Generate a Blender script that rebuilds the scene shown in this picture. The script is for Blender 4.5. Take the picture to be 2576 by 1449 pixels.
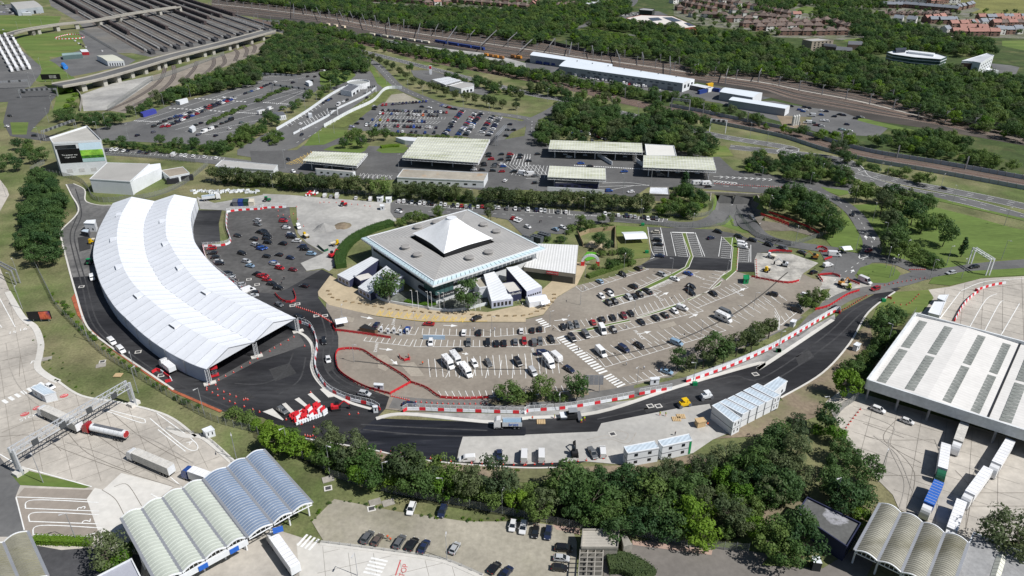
import bpy,bmesh,math,random,re
from mathutils import Vector,Matrix
from mathutils.geometry import tessellate_polygon,intersect_point_line
rnd=random.Random(11)
SC=bpy.context.scene
COL=SC.collection
for o in list(bpy.data.objects): bpy.data.objects.remove(o)

# ------------------------------------------------------------------ camera, sky, sun, exposure
CAM_H,PITCH,FOC=143.0,math.radians(27.8),1800.0
cam=bpy.data.cameras.new('camera');camo=bpy.data.objects.new('camera',cam);COL.objects.link(camo)
camo.location=(0,0,CAM_H);camo.rotation_euler=(math.pi/2 - PITCH,0,0)
cam.sensor_width=36.0;cam.lens=FOC/2576*36.0;cam.clip_start=1;cam.clip_end=9000
SC.camera=camo
SUN_EL,SUN_DIR=math.radians(50),Vector((0.91,-0.41,0)).normalized()
W=bpy.data.worlds.new('World');SC.world=W;W.use_nodes=True
wn=W.node_tree.nodes;wl=W.node_tree.links
sky=wn.new('ShaderNodeTexSky');sky.sky_type='NISHITA';sky.sun_disc=False
sky.sun_elevation=SUN_EL;sky.sun_rotation=math.atan2(SUN_DIR.x,SUN_DIR.y);sky.air_density=1.0;sky.dust_density=0.6
bg=wn['Background'];bg.inputs[1].default_value=0.055
wl.new(sky.outputs[0],bg.inputs[0])
sl=bpy.data.lights.new('sun','SUN');sl.energy=4.8;sl.angle=math.radians(0.5);sl.color=(1.0,0.98,0.95)
so=bpy.data.objects.new('sun',sl);COL.objects.link(so)
sd=Vector((SUN_DIR.x*math.cos(SUN_EL),SUN_DIR.y*math.cos(SUN_EL),math.sin(SUN_EL)))
so.rotation_euler=sd.to_track_quat('Z','Y').to_euler();so.location=sd*500
SC.view_settings.view_transform='Standard';SC.view_settings.look='None'
SC.view_settings.exposure=0.14;SC.view_settings.gamma=1.0;SC.view_settings.use_curve_mapping=False
SC.cycles.max_bounces=6;SC.cycles.transparent_max_bounces=24
SC.cycles.use_denoising=True

# ------------------------------------------------------------------ survey: plan positions read off the aerial photograph
OX=(0,661.3,1322.6,1914.9);OY=(0,367.4,734.8,1081.6)
def G(u,v,z=0.0):
    dx,dy=(u-1288)/FOC,(v-724.5)/FOC
    c,s=math.cos(PITCH),math.sin(PITCH)
    t=(z-CAM_H)/(-s-dy*c)
    return Vector((dx*t,(c-dy*s)*t,z))
def toks(s):
    c=r=0;full=False;out=[]
    for tk in s.split():
        if ':' in tk:
            h,tk=tk.split(':')
            if h == 'F': full=True
            else: full=False;c,r=int(h[0]),int(h[1])
            if not tk: continue
        m=re.match(r'([a-z]*)(-?[\d.]+),(-?[\d.]+)',tk)
        x,y=float(m.group(2)),float(m.group(3))
        out.append((m.group(1),(x,y) if full else (OX[c]+x*.2567,OY[r]+y*.2567)))
    return out
def P(s,z=0.0): return [G(u,v,z) for _,(u,v) in toks(s)]
def smooth(pts,n=6):
    if len(pts) < 3: return [Vector(p) for p in pts]
    out=[]
    for i in range(len(pts)-1):
        p0=pts[max(i-1,0)];p1=pts[i];p2=pts[i+1];p3=pts[min(i+2,len(pts)-1)]
        for k in range(n):
            t=k/n
            out.append(.5*((2*p1)+(p2-p0)*t+(2*p0-5*p1+4*p2-p3)*t*t+(3*p1-p0-3*p2+p3)*t**3))
    out.append(Vector(pts[-1]));return out
def resample(pts,n):
    L=[0]
    for a,b in zip(pts,pts[1:]): L.append(L[-1]+(b-a).length)
    out=[];j=0
    for i in range(n+1):
        d=L[-1]*i/n
        while j < len(L)-2 and L[j+1] < d: j += 1
        t=(d-L[j])/max(1e-6,L[j+1]-L[j]);out.append(pts[j].lerp(pts[j+1],t))
    return out
def step(pts,d):
    T=sum((b-a).length for a,b in zip(pts,pts[1:]))
    return resample(pts,max(1,int(round(T/d))))
def inside(p,poly):
    c=False;j=len(poly)-1
    for i in range(len(poly)):
        a,b=poly[i],poly[j]
        if (a.y > p.y) != (b.y > p.y) and p.x < (b.x-a.x)*(p.y-a.y)/(b.y-a.y)+a.x: c=not c
        j=i
    return c
def segd(p,a,b):
    ab=b-a;t=max(0,min(1,((p.x-a.x)*ab.x+(p.y-a.y)*ab.y)/(ab.x*ab.x+ab.y*ab.y+1e-9)))
    return math.hypot(p.x-a.x-ab.x*t,p.y-a.y-ab.y*t)
# the road cutting in front of the underpass portal
HOLE=P('21:1850,468 2262,486 2330,600 2345,760 2280,850 2120,850 1980,800 1880,775 1800,740 1800,640 1850,560')
def hz(x,y):
    p=Vector((x,y,0))
    if not inside(p,HOLE): return 0.0
    n=len(HOLE)
    ds=min(segd(p,HOLE[i],HOLE[i+1]) for i in (1,2,3,8,9)) ;ds=min(ds,segd(p,HOLE[10],HOLE[0]))
    df=min(segd(p,HOLE[i],HOLE[i+1]) for i in (3,4,5,6,7,8))
    f=lambda t: (lambda q: q*q*(3-2*q))(max(0,min(1,t)))
    return -5.2*min(f(ds/3.0),f(df/20.0))

# ------------------------------------------------------------------ materials
MATS={}
def M(name,col,rough=.85,var=.18,sc=.08,fine=1.2,spec=.25,metal=0.0,streak=None,col2=None,bump=0.0,wave=None,c2pos=(.45,.62),sc2=.03):
    if name in MATS: return MATS[name]
    m=bpy.data.materials.new(name);m.use_nodes=True;MATS[name]=m
    nt=m.node_tree;N=nt.nodes.new;Lk=nt.links.new;b=nt.nodes['Principled BSDF']
    b.inputs['Roughness'].default_value=rough;b.inputs['Specular IOR Level'].default_value=spec;b.inputs['Metallic'].default_value=metal
    geo=N('ShaderNodeNewGeometry');pos=geo.outputs['Position']
    if streak:
        mp=N('ShaderNodeMapping');Lk(pos,mp.inputs[0]);mp.inputs['Rotation'].default_value=(0,0,streak[0]);mp.inputs['Scale'].default_value=(streak[1],1,1);pos=mp.outputs[0]
    def noise(s,d=5):
        n=N('ShaderNodeTexNoise');n.inputs['Scale'].default_value=s;n.inputs['Detail'].default_value=d;n.inputs['Roughness'].default_value=.6;Lk(pos,n.inputs['Vector']);return n.outputs['Fac']
    def ramp(fac,lo,hi,a=.3,bb=.7):
        r=N('ShaderNodeMapRange');r.inputs[1].default_value=a;r.inputs[2].default_value=bb;r.inputs[3].default_value=lo;r.inputs[4].default_value=hi;Lk(fac,r.inputs[0]);return r.outputs[0]
    base=N('ShaderNodeRGB');base.outputs[0].default_value=(*col,1);c=base.outputs[0]
    if col2:
        mx=N('ShaderNodeMix');mx.data_type='RGBA';Lk(ramp(noise(sc2,6),0,1,*c2pos),mx.inputs[0]);Lk(c,mx.inputs[6]);mx.inputs[7].default_value=(*col2,1);c=mx.outputs[2]
    if var:
        k1=ramp(noise(sc),1-var,1+var);k2=ramp(noise(fine,3),1-var*.7,1+var*.7)
        mu=N('ShaderNodeMath');mu.operation='MULTIPLY';Lk(k1,mu.inputs[0]);Lk(k2,mu.inputs[1])
        vm=N('ShaderNodeVectorMath');vm.operation='SCALE';Lk(c,vm.inputs[0]);Lk(mu.outputs[0],vm.inputs['Scale']);c=vm.outputs[0]
    if wave:
        w=N('ShaderNodeTexWave');w.inputs['Scale'].default_value=wave[0];mp=N('ShaderNodeMapping');mp.inputs['Rotation'].default_value=(0,0,wave[1]);Lk(geo.outputs['Position'],mp.inputs[0]);Lk(mp.outputs[0],w.inputs['Vector'])
        vm=N('ShaderNodeVectorMath');vm.operation='SCALE';Lk(c,vm.inputs[0]);Lk(ramp(w.outputs['Fac'],1-wave[2],1,0,1),vm.inputs['Scale']);c=vm.outputs[0]
    Lk(c,b.inputs['Base Color'])
    if bump:
        bp=N('ShaderNodeBump');bp.inputs['Strength'].default_value=bump;bp.inputs['Distance'].default_value=.3;Lk(noise(fine*1.5,4),bp.inputs['Height']);Lk(bp.outputs[0],b.inputs['Normal'])
    return m
def flat(name,col,rough=.5,spec=.3,metal=0): return M(name,col,rough=rough,var=.08,sc=.3,fine=3,spec=spec,metal=metal)
def objcol(name,rough=.3,spec=.5,coat=.6,var=0.0):
    m=bpy.data.materials.new(name);m.use_nodes=True;MATS[name]=m
    b=m.node_tree.nodes['Principled BSDF'];oi=m.node_tree.nodes.new('ShaderNodeObjectInfo')
    b.inputs['Roughness'].default_value=rough;b.inputs['Specular IOR Level'].default_value=spec;b.inputs['Coat Weight'].default_value=coat
    if var:
        n=m.node_tree.nodes.new('ShaderNodeTexNoise');n.inputs['Scale'].default_value=1.3;g=m.node_tree.nodes.new('ShaderNodeNewGeometry');m.node_tree.links.new(g.outputs['Position'],n.inputs['Vector'])
        r=m.node_tree.nodes.new('ShaderNodeMapRange');r.inputs[1].default_value=.3;r.inputs[2].default_value=.7;r.inputs[3].default_value=1-var;r.inputs[4].default_value=1+var;m.node_tree.links.new(n.outputs['Fac'],r.inputs[0])
        v=m.node_tree.nodes.new('ShaderNodeVectorMath');v.operation='SCALE';m.node_tree.links.new(oi.outputs['Color'],v.inputs[0]);m.node_tree.links.new(r.outputs[0],v.inputs['Scale'])
        m.node_tree.links.new(v.outputs[0],b.inputs['Base Color'])
    else: m.node_tree.links.new(oi.outputs['Color'],b.inputs['Base Color'])
    return m
def sheer(name,col,alpha,rough=.6):
    m=bpy.data.materials.new(name);m.use_nodes=True;MATS[name]=m;nt=m.node_tree;b=nt.nodes['Principled BSDF'];b.inputs['Base Color'].default_value=(*col,1);b.inputs['Roughness'].default_value=rough
    t=nt.nodes.new('ShaderNodeBsdfTransparent');mx=nt.nodes.new('ShaderNodeMixShader');mx.inputs[0].default_value=alpha
    nt.links.new(t.outputs[0],mx.inputs[1]);nt.links.new(b.outputs[0],mx.inputs[2]);nt.links.new(mx.outputs[0],nt.nodes['Material Output'].inputs[0]);return m

GRASS=M('dry_grass',(.185,.172,.09),var=.34,sc=.06,fine=1.1,col2=(.095,.125,.04),c2pos=(.38,.62),sc2=.025,bump=.3)
GREEN=M('mown_grass',(.105,.155,.036),var=.22,sc=.07,fine=.8,col2=(.19,.185,.065),c2pos=(.5,.75),sc2=.03,streak=(.5,.25))
SCRUB=M('rough_scrub_ground',(.05,.075,.022),var=.35,sc=.1,fine=.7,col2=(.12,.12,.05),c2pos=(.5,.7))
ASPH=M('worn_asphalt',(.135,.134,.132),var=.14,sc=.05,fine=.6,col2=(.105,.105,.106),sc2=.02)
ASPHD=M('dark_asphalt',(.062,.062,.066),var=.22,sc=.06,fine=.5,col2=(.095,.094,.094),sc2=.03,c2pos=(.5,.7))
BLACK=M('fresh_asphalt',(.02,.02,.0225),var=.35,sc=.06,fine=.7,col2=(.046,.046,.048),sc2=.035,streak=(.35,.25),rough=.7)
TAN=M('tan_car_park_asphalt',(.235,.205,.17),var=.14,sc=.05,fine=.6,col2=(.275,.245,.205),sc2=.022)
CONC=M('buff_concrete',(.45,.415,.365),var=.15,sc=.05,fine=.5,col2=(.33,.305,.27),sc2=.03,c2pos=(.45,.68))
CONCW=M('pale_concrete',(.6,.58,.54),var=.1,sc=.06,fine=.5,col2=(.5,.48,.44),sc2=.03)
DUST=M('dusty_hardstanding',(.4,.39,.365),var=.16,sc=.06,fine=.4,col2=(.27,.265,.255),sc2=.02,c2pos=(.42,.62))
GRAVEL=M('gravel_and_grit',(.31,.285,.23),var=.2,sc=.05,fine=.7,col2=(.17,.165,.1),sc2=.02,c2pos=(.5,.72))
SOIL=M('bare_soil',(.24,.19,.135),var=.25,sc=.1,fine=.8,col2=(.12,.12,.06),sc2=.05)
BALLAST=M('railway_ballast',(.08,.068,.058),var=.25,sc=.06,fine=.5,col2=(.052,.048,.044),sc2=.02,streak=(-.22,.15))
YARD=M('station_hardstanding',(.14,.138,.133),var=.2,sc=.04,fine=.4,col2=(.17,.158,.14),sc2=.015)
PAVE=M('buff_paving',(.42,.345,.235),var=.12,sc=.1,fine=.6)
LINE=M('white_road_paint',(.72,.72,.7),var=.12,sc=.3,fine=2)
YEL=M('yellow_road_paint',(.6,.42,.1),var=.15,sc=.3,fine=2)
REDP=M('red_road_paint',(.5,.1,.1),var=.15,sc=.3,fine=2)
WHITE=M('white_cladding',(.66,.68,.7),var=.07,sc=.2,fine=1,rough=.5)
PVC=M('white_tent_membrane',(.7,.72,.76),var=.04,sc=.1,fine=.7,rough=.45)
STEEL=flat('galvanised_steel',(.42,.43,.45),.45,.4,.5)
WSTEEL=flat('white_painted_steel',(.74,.75,.76),.4)
DARK=flat('dark_rubber',(.02,.02,.022),.7)  # near-black rubber, also used for the painted shade below the tent peak
GLASS=flat('dark_glass',(.015,.02,.025),.12,.6)
CONCR=M('weathered_structural_concrete',(.3,.28,.245),var=.2,sc=.2,fine=1)
GREYM=M('grey_metal_roof',(.4,.39,.37),var=.08,sc=.1,fine=.8,rough=.55)
SLATE=flat('grey_slate',(.12,.125,.14),.7)
PAINT=objcol('car_paint');MATTE=objcol('tinted_surface',.7,.3,0,.1)
MESHF=sheer('steel_mesh_fence',(.2,.21,.2),.45)
MESHW=sheer('pale_mesh_panel',(.62,.63,.64),.3)

# ------------------------------------------------------------------ mesh builder
class MB:
    def __init__(s): s.v=[];s.f=[];s.m=[]
    def face(s,pts,mi=0):
        n=len(s.v);s.v += [tuple(p) for p in pts];s.f.append(tuple(range(n,n+len(pts))));s.m.append(mi)
    def poly(s,pts,mi=0):
        for k,t in enumerate(tessellate_polygon([[Vector((p[0],p[1],0)) for p in pts]])):
            a,b,c=[Vector(pts[i])+Vector((0,0,(k % 3)*.0009)) for i in t]
            s.face([a,b,c] if (b-a).cross(c-a).z >= 0 else [c,b,a],mi)
    def prism(s,pts,z0,z1,mi=0,mt=None,bottom=False):
        pts=[Vector((p[0],p[1],0)) for p in pts]
        if sum(a.x*b.y-b.x*a.y for a,b in zip(pts,pts[1:]+pts[:1])) < 0: pts.reverse()
        s.poly([(p.x,p.y,z1) for p in pts],mi if mt is None else mt)
        for a,b in zip(pts,pts[1:]+pts[:1]): s.face([(a.x,a.y,z0),(b.x,b.y,z0),(b.x,b.y,z1),(a.x,a.y,z1)],mi)
        if bottom: s.poly([(p.x,p.y,z0) for p in pts],mi)
    def hexa(s,B,T,mi=0,mt=None):
        s.face([T[0],T[1],T[2],T[3]],mi if mt is None else mt);s.face([B[3],B[2],B[1],B[0]],mi)
        for i in range(4): j=(i+1) % 4;s.face([B[i],B[j],T[j],T[i]],mi)
    def box(s,x,y,z,sx,sy,sz,mi=0,rz=0):
        c,q=math.cos(rz),math.sin(rz);R=lambda a,b: (x+a*c-b*q,y+a*q+b*c)
        k=[R(-sx/2,-sy/2),R(sx/2,-sy/2),R(sx/2,sy/2),R(-sx/2,sy/2)]
        s.hexa([(a,b,z) for a,b in k],[(a,b,z+sz) for a,b in k],mi)
    def bar(s,a,b,w,h=None,mi=0):
        a,b=Vector(a),Vector(b);h=h or w;d=(b-a).normalized();up=Vector((0,0,1)) if abs(d.z) < .95 else Vector((1,0,0))
        r=d.cross(up).normalized()*w/2;u=r.cross(d).normalized()*h/2
        A=[a-r-u,a+r-u,a+r+u,a-r+u];B=[p+(b-a) for p in A]
        for i in range(4): j=(i+1) % 4;s.face([A[i],A[j],B[j],B[i]],mi)
        s.face(A[::-1],mi);s.face(B,mi)
    def tube(s,a,b,r0,r1=None,n=8,mi=0,cap=True):
        a,b=Vector(a),Vector(b);r1=r0 if r1 is None else r1;d=(b-a).normalized();up=Vector((0,0,1)) if abs(d.z) < .95 else Vector((1,0,0))
        x=d.cross(up).normalized();y=x.cross(d)
        A=[a+(x*math.cos(t)+y*math.sin(t))*r0 for t in [6.28318*i/n for i in range(n)]];B=[b+(x*math.cos(t)+y*math.sin(t))*r1 for t in [6.28318*i/n for i in range(n)]]
        for i in range(n): j=(i+1) % n;s.face([A[j],A[i],B[i],B[j]],mi)
        if cap: s.face(A,mi);s.face(B[::-1],mi)
    def ribbon(s,path,w,mi=0,z=None,off=0.0):
        L=[]
        for i,p in enumerate(path):
            t=path[min(i+1,len(path)-1)]-path[max(i-1,0)];t=Vector((t.x,t.y,0)).normalized();nn=Vector((-t.y,t.x,0))
            zz=p.z if z is None else z
            a=p+nn*(off+w/2);b=p+nn*(off-w/2);L.append(((a.x,a.y,zz),(b.x,b.y,zz)))
        for k,((a,b),(c,d)) in enumerate(zip(L,L[1:])):
            q=(k % 3)*.0009;s.face([(p[0],p[1],p[2]+q) for p in (b,d,c,a)],mi)
    def wall(s,path,z0,z1,th,mi=0):
        L=[]
        for i,p in enumerate(path):
            t=path[min(i+1,len(path)-1)]-path[max(i-1,0)];t=Vector((t.x,t.y,0)).normalized();nn=Vector((-t.y,t.x,0))*th/2;L.append((p+nn,p-nn))
        for (a,b),(c,d) in zip(L,L[1:]):
            k=lambda p,z: (p.x,p.y,p.z+z)
            s.face([k(b,z0),k(d,z0),k(d,z1),k(b,z1)],mi);s.face([k(c,z0),k(a,z0),k(a,z1),k(c,z1)],mi);s.face([k(b,z1),k(d,z1),k(c,z1),k(a,z1)],mi)
        for (a,b) in (L[0],L[-1]): s.face([(a.x,a.y,a.z+z0),(b.x,b.y,b.z+z0),(b.x,b.y,b.z+z1),(a.x,a.y,a.z+z1)],mi)
    def mesh(s,name,mats,smooth=False):
        me=bpy.data.meshes.new(name);me.from_pydata(s.v,[],s.f)
        for m in (mats if isinstance(mats,(list,tuple)) else [mats]): me.materials.append(m)
        me.polygons.foreach_set('material_index',s.m)
        if smooth: me.polygons.foreach_set('use_smooth',[True]*len(s.f))
        me.update();return me
    def build(s,name,mats,parent=None,smooth=False):
        return put(name,s.mesh(name,mats,smooth),parent)
def put(name,me,parent=None):
    o=bpy.data.objects.new(name,me);COL.objects.link(o)
    if parent is not None: o.parent=parent
    return o
def tag(o,label=None,cat=None,group=None,kind=None):
    if label: o['label']=label
    if cat: o['category']=cat
    if group: o['group']=group
    if kind: o['kind']=kind
    return o
def thing(name,loc,label,cat,group=None,rz=0.0):
    o=bpy.data.objects.new(name,None);COL.objects.link(o);o.location=loc;o.rotation_euler=(0,0,rz);o.empty_display_size=.5
    return tag(o,label,cat,group)
def rel(parent,o):
    # world-space built part under a thing placed at its base
    o.parent=parent;o.matrix_parent_inverse=Matrix.Translation(-Vector(parent.location));return o
def part(mb,name,mats,parent,smooth=False):
    return rel(parent,mb.build(name,mats,None,smooth))
def struct(mb,name,mats,parent=None):
    o=mb.build(name,mats);o['kind']='structure';return o
def copytree(src,parent=None):
    c=src.copy();COL.objects.link(c);c.parent=parent
    for ch in src.children: copytree(ch,c)
    return c
ORD=['first','second','third','fourth','fifth','sixth','seventh','eighth','ninth','tenth','eleventh','twelfth','thirteenth','fourteenth','fifteenth','sixteenth','seventeenth','eighteenth','nineteenth']
TENS=['','','twent','thirt','fort','fift','sixt','sevent','eight','ninet']
def nth(i):
    if i < 19: return ORD[i]
    n=i+1;
    if n >= 100: return 'hundred-and-'+nth(n-101) if n > 100 else 'hundredth'
    return TENS[n//10]+'ieth' if n % 10 == 0 else TENS[n//10]+'y-'+ORD[n % 10-1]
_lc={}
def LZ(lay):
    _lc[lay]=_lc.get(lay,-1)+1;return lay*.018+(_lc[lay] % 5)*.0036
def zone(name,pts,mat,lay,dz=0.0):
    mb=MB();z=LZ(lay);mb.poly([(p.x,p.y,z+dz) for p in (P(pts) if isinstance(pts,str) else pts)]);return struct(mb,name,mat)
def road(name,pts,w,mat,lay,kerb=False):
    path=smooth(P(pts));mb=MB();mb.ribbon(path,w,0,LZ(lay));return struct(mb,name,mat),path
def edges(path,w,lay,mat=LINE,lw=.25,name='road_marking'):
    mb=MB();lay=LZ(lay)/.018
    for o in (w,-w): mb.ribbon(path,lw,0,lay*.018,o)
    return struct(mb,name,mat)
def dashes(path,lay,dash=3.0,gap=5.0,lw=.25,off=0,mat=LINE,name='road_marking'):
    mb=MB();q=step(path,1.0);i=0;lay=LZ(lay)/.018;d,g=int(dash),int(gap)
    while i+d < len(q): mb.ribbon(q[i:i+d+1],lw,0,lay*.018,off);i += d+g
    return struct(mb,name,mat)
def bays(p0,p1,q0,q1,n,lay=12,mat=LINE,lw=.2,back=True,name='bay_lines'):
    # bay lines from the row p0-p1 to the row q0-q1
    a,b,c,d=[P(s)[0] for s in (p0,p1,q0,q1)];z=LZ(lay);mb=MB()
    for i in range(n+1):
        t=i/n;mb.ribbon([a.lerp(b,t),c.lerp(d,t)],lw,0,z)
    if back: mb.ribbon([c,d],lw,0,z+.006)
    return struct(mb,name,mat)
def painted(pts_list,lay,mat=LINE,lw=.2,name='road_marking'):
    mb=MB()
    for s in pts_list: mb.ribbon(smooth(P(s)),lw,0,LZ(lay))
    return struct(mb,name,mat)
def font_mesh(cu,mat):
    o=bpy.data.objects.new('lettering',cu);COL.objects.link(o);dg=bpy.context.evaluated_depsgraph_get();me=bpy.data.meshes.new_from_object(o.evaluated_get(dg));bpy.data.objects.remove(o);bpy.data.curves.remove(cu)
    if not me.materials: me.materials.append(mat)
    return me
def ground_text(txt,at,toward,size,mat,lay=9):
    a,b=P(at)[0],P(toward)[0];cu=bpy.data.curves.new('lettering','FONT');cu.body=txt;cu.size=size;cu.align_x='CENTER';cu.materials.append(mat)
    o=bpy.data.objects.new('painted_lettering',font_mesh(cu,mat));COL.objects.link(o);o.location=(a.x,a.y,lay*.018);o.rotation_euler=(0,0,math.atan2(b.y-a.y,b.x-a.x));o['kind']='structure';return o
def text(txt,loc,rot,size,mat,parent,name='lettering',xs=1.0):
    cu=bpy.data.curves.new(name,'FONT');cu.body=txt;cu.size=size;cu.align_x='CENTER';cu.align_y='CENTER';cu.extrude=.01;cu.materials.append(mat)
    o=bpy.data.objects.new(name,font_mesh(cu,mat));COL.objects.link(o);o.location=loc;o.rotation_euler=rot;o.scale=(xs,1,1);
    if parent is not None: rel(parent,o)
    return o
def arrow(at,to,w=.35,lay=9,head=1.6):
    a,b=P(at)[0],P(to)[0];d=(b-a);L=d.length;d.normalize();n=Vector((-d.y,d.x,0));z=Vector((0,0,lay*.018));mb=MB()
    e=b-d*min(head,L*.5);mb.face([a+n*w/2+z,a-n*w/2+z,e-n*w/2+z,e+n*w/2+z]);mb.face([e-n*head*.38+z,b+z,e+n*head*.38+z]);return struct(mb,'direction_arrow',LINE)

# ------------------------------------------------------------------ ground and roads
mb=MB();B=4500
outer=[Vector((-B,-600,0)),Vector((B,-600,0)),Vector((B,2*B,0)),Vector((-B,2*B,0))]
allp=outer+HOLE
mb.v=[tuple(p) for p in allp]
for t in tessellate_polygon([outer,HOLE]):
    a,b,c=[allp[i] for i in t]
    mb.f.append(tuple(t) if (b-a).cross(c-a).z > 0 else tuple(t[::-1]));mb.m.append(0)
struct(mb,'ground',GRASS)
mb=MB();x0,x1=min(p.x for p in HOLE)-2,max(p.x for p in HOLE)+2;y0,y1=min(p.y for p in HOLE)-2,max(p.y for p in HOLE)-.3
nx,ny=int((x1-x0)/1.2),int((y1-y0)/1.2)
for j in range(ny+1):
    for i in range(nx+1):
        x,y=x0+(x1-x0)*i/nx,y0+(y1-y0)*j/ny;z=hz(x,y);mb.v.append((x,y,z-.06))
for j in range(ny):
    for i in range(nx): k=j*(nx+1)+i;mb.f.append((k,k+1,k+nx+2,k+nx+1));mb.m.append(int(mb.v[k][2] < -3.6))
struct(mb,'cutting_slope',[GREEN,ASPH])
def sunk_road(name,pts,w,mat,lay):
    path=step(smooth(P(pts)),1.5);mb=MB()
    rows=[]
    for i,p in enumerate(path):
        t=path[min(i+1,len(path)-1)]-path[max(i-1,0)];t.normalize();n=Vector((-t.y,t.x,0));rows.append([p+n*w*(k/6-.5) for k in range(7)])
    for r1,r2 in zip(rows,rows[1:]):
        for k in range(6):
            f=lambda p: (p.x,p.y,hz(p.x,p.y)+lay*.018+.052+len(mb.f) % 5*.001)
            mb.face([f(r1[k+1]),f(r2[k+1]),f(r2[k]),f(r1[k])][::-1])
    struct(mb,name,mat);return path

# -- far and middle ground sheets (layer numbers stack upwards)
zone('scrub_ground','10:-400,-60 20:1000,-60 30:2700,-60 2700,760 31:2700,330 650,0 30:0,1290 20:1600,1130 0,800 10:1300,510 0,210',SCRUB,1)
zone('town_ground','20:1450,0 30:2700,-60 2700,380 1700,360 1000,400 0,360 20:2500,340 1700,250 1450,150',M('town_gardens',(.12,.13,.075),var=.35,sc=.06,fine=.4,col2=(.2,.19,.17),sc2=.05),2)
zone('town_ground','10:1000,-40 2600,-40 2600,95 1900,70 1500,60 1050,30',M('town_gardens',(.1,.1,.1)),2)
zone('meadow','30:1900,0 2700,-20 2700,150 2250,160 2050,130 2150,90',M('hill_grass',(.17,.17,.055),var=.3,sc=.02,fine=.3),3)
zone('meadow','30:2360,400 2700,390 2700,520 2360,450',GREEN,3)
zone('meadow','30:330,90 430,60 590,85 480,140 350,110',GREEN,3)
zone('meadow','30:800,390 1000,370 1010,400 860,420',GREEN,3)
zone('meadow','20:480,300 700,290 1000,340 1150,420 1000,480 800,480 560,430',M('bramble_meadow',(.09,.14,.02),var=.4,sc=.1,fine=.3),3)
# rail corridors
zone('railway','10:-500,-20 0,20 600,110 1300,230 2576,380 20:600,500 1500,620 1640,690 30:0,720 1000,890 1700,1110 2700,1370 2700,1450 1700,1270 1000,1170 300,1010 20:2576,1000 2000,860 1700,810 0,600 10:2300,590 1640,450 900,330 600,240 0,180 -500,110',BALLAST,4)
zone('railway','00:470,-20 1800,-20 2700,260 2700,330 1480,560 1290,520 1150,520 830,290 760,210 500,60',YARD,4)
zone('railway','00:1500,740 2700,380 2700,440 2300,620 1800,800 1500,950 1230,1110 1050,1080 1200,1000',M('yard_ballast',(.24,.21,.175),var=.2,sc=.06,fine=.4),4)
_,lowrail=road('railway','10:-100,190 420,295 740,375 1050,435 1300,495 1500,555 1900,640 2576,765 20:600,895 1000,995 1300,1060 1600,1115 1900,1180 2576,1320 31:700,20 1100,115 1750,225 2700,400',19,M('rusty_ballast',(.125,.095,.078),var=.2,sc=.08,fine=.6),5)
RAIL=flat('rusty_rail',(.27,.23,.2),.5);RAILP=flat('bare_rail',(.3,.27,.25),.5)
mb=MB()
for o in (-6.2,-4.7,-1.9,-.4,2.4,3.9): mb.ribbon(lowrail,.4,0,.22,o)
struct(mb,'rails',RAIL)
mb=MB()
for o in (-5.45,-1.15,3.15): mb.ribbon(lowrail,2.7,0,.14,o)
struct(mb,'sleepers',M('sleeper_band',(.16,.09,.065),var=.25))
# main line: many tracks
up=smooth(P('10:-500,-10 0,35 600,122 1300,240 2576,395 20:600,515 1500,640 2100,720 30:200,770 1000,900 1700,1125 2700,1385'))
lo=smooth(P('10:-500,95 0,160 600,222 1300,360 2200,530 20:0,585 800,655 1700,790 2300,880 30:300,985 1000,1110 1700,1225 2700,1440'))
ua,la=resample(up,80),resample(lo,80);mb=MB();ml=MB()
for k,t in enumerate([.04,.1,.19,.25,.36,.42,.55,.61,.72,.78,.9,.95]):
    pth=[a.lerp(b,t) for a,b in zip(ua,la)]
    mb.ribbon(pth,.55,0,.17,.75);mb.ribbon(pth,.55,0,.17,-.75);ml.ribbon(pth,2.8,k % 3,.1+k*.004)
struct(mb,'rails',RAIL);struct(ml,'sleepers',[MATS['sleeper_band'],M('rust_band',(.17,.105,.075),var=.25),M('dark_band',(.035,.032,.03),var=.25)])
mb=MB();mb.ribbon([a.lerp(b,.48) for a,b in zip(ua,la)],3,0,.12);struct(mb,'track_path',CONC)
mb=MB();mb.wall([a.lerp(b,-.02) for a,b in zip(ua[:55],la[:55])],0,4,.4);tag(struct(mb,'retaining_wall',M('dark_wall',(.05,.05,.06),var=.2)),'long dark retaining wall behind the main railway tracks','wall');bpy.context.scene.objects['retaining_wall']['kind']='thing'
# curved yard tracks by the woodland
for s in ('00:1050,1085 1330,960 1560,800 1620,660','00:1200,1090 1560,900 1700,760 1700,640','00:1800,790 1900,680 1930,600','00:1990,740 2090,640 2090,560','00:2080,700 2200,620 2180,530','00:2300,600 2330,520 2290,480','00:2400,560 2420,490 2370,440','00:2480,520 2500,460 2450,430'):
    pth=smooth(P(s));mb=MB();mb.ribbon(pth,4.2,0,.12);mb.ribbon(pth,.3,1,.2,.75);mb.ribbon(pth,.3,1,.2,-.75);struct(mb,'yard_track',[M('track_bed',(.1,.085,.075),var=.2),RAIL])
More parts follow.
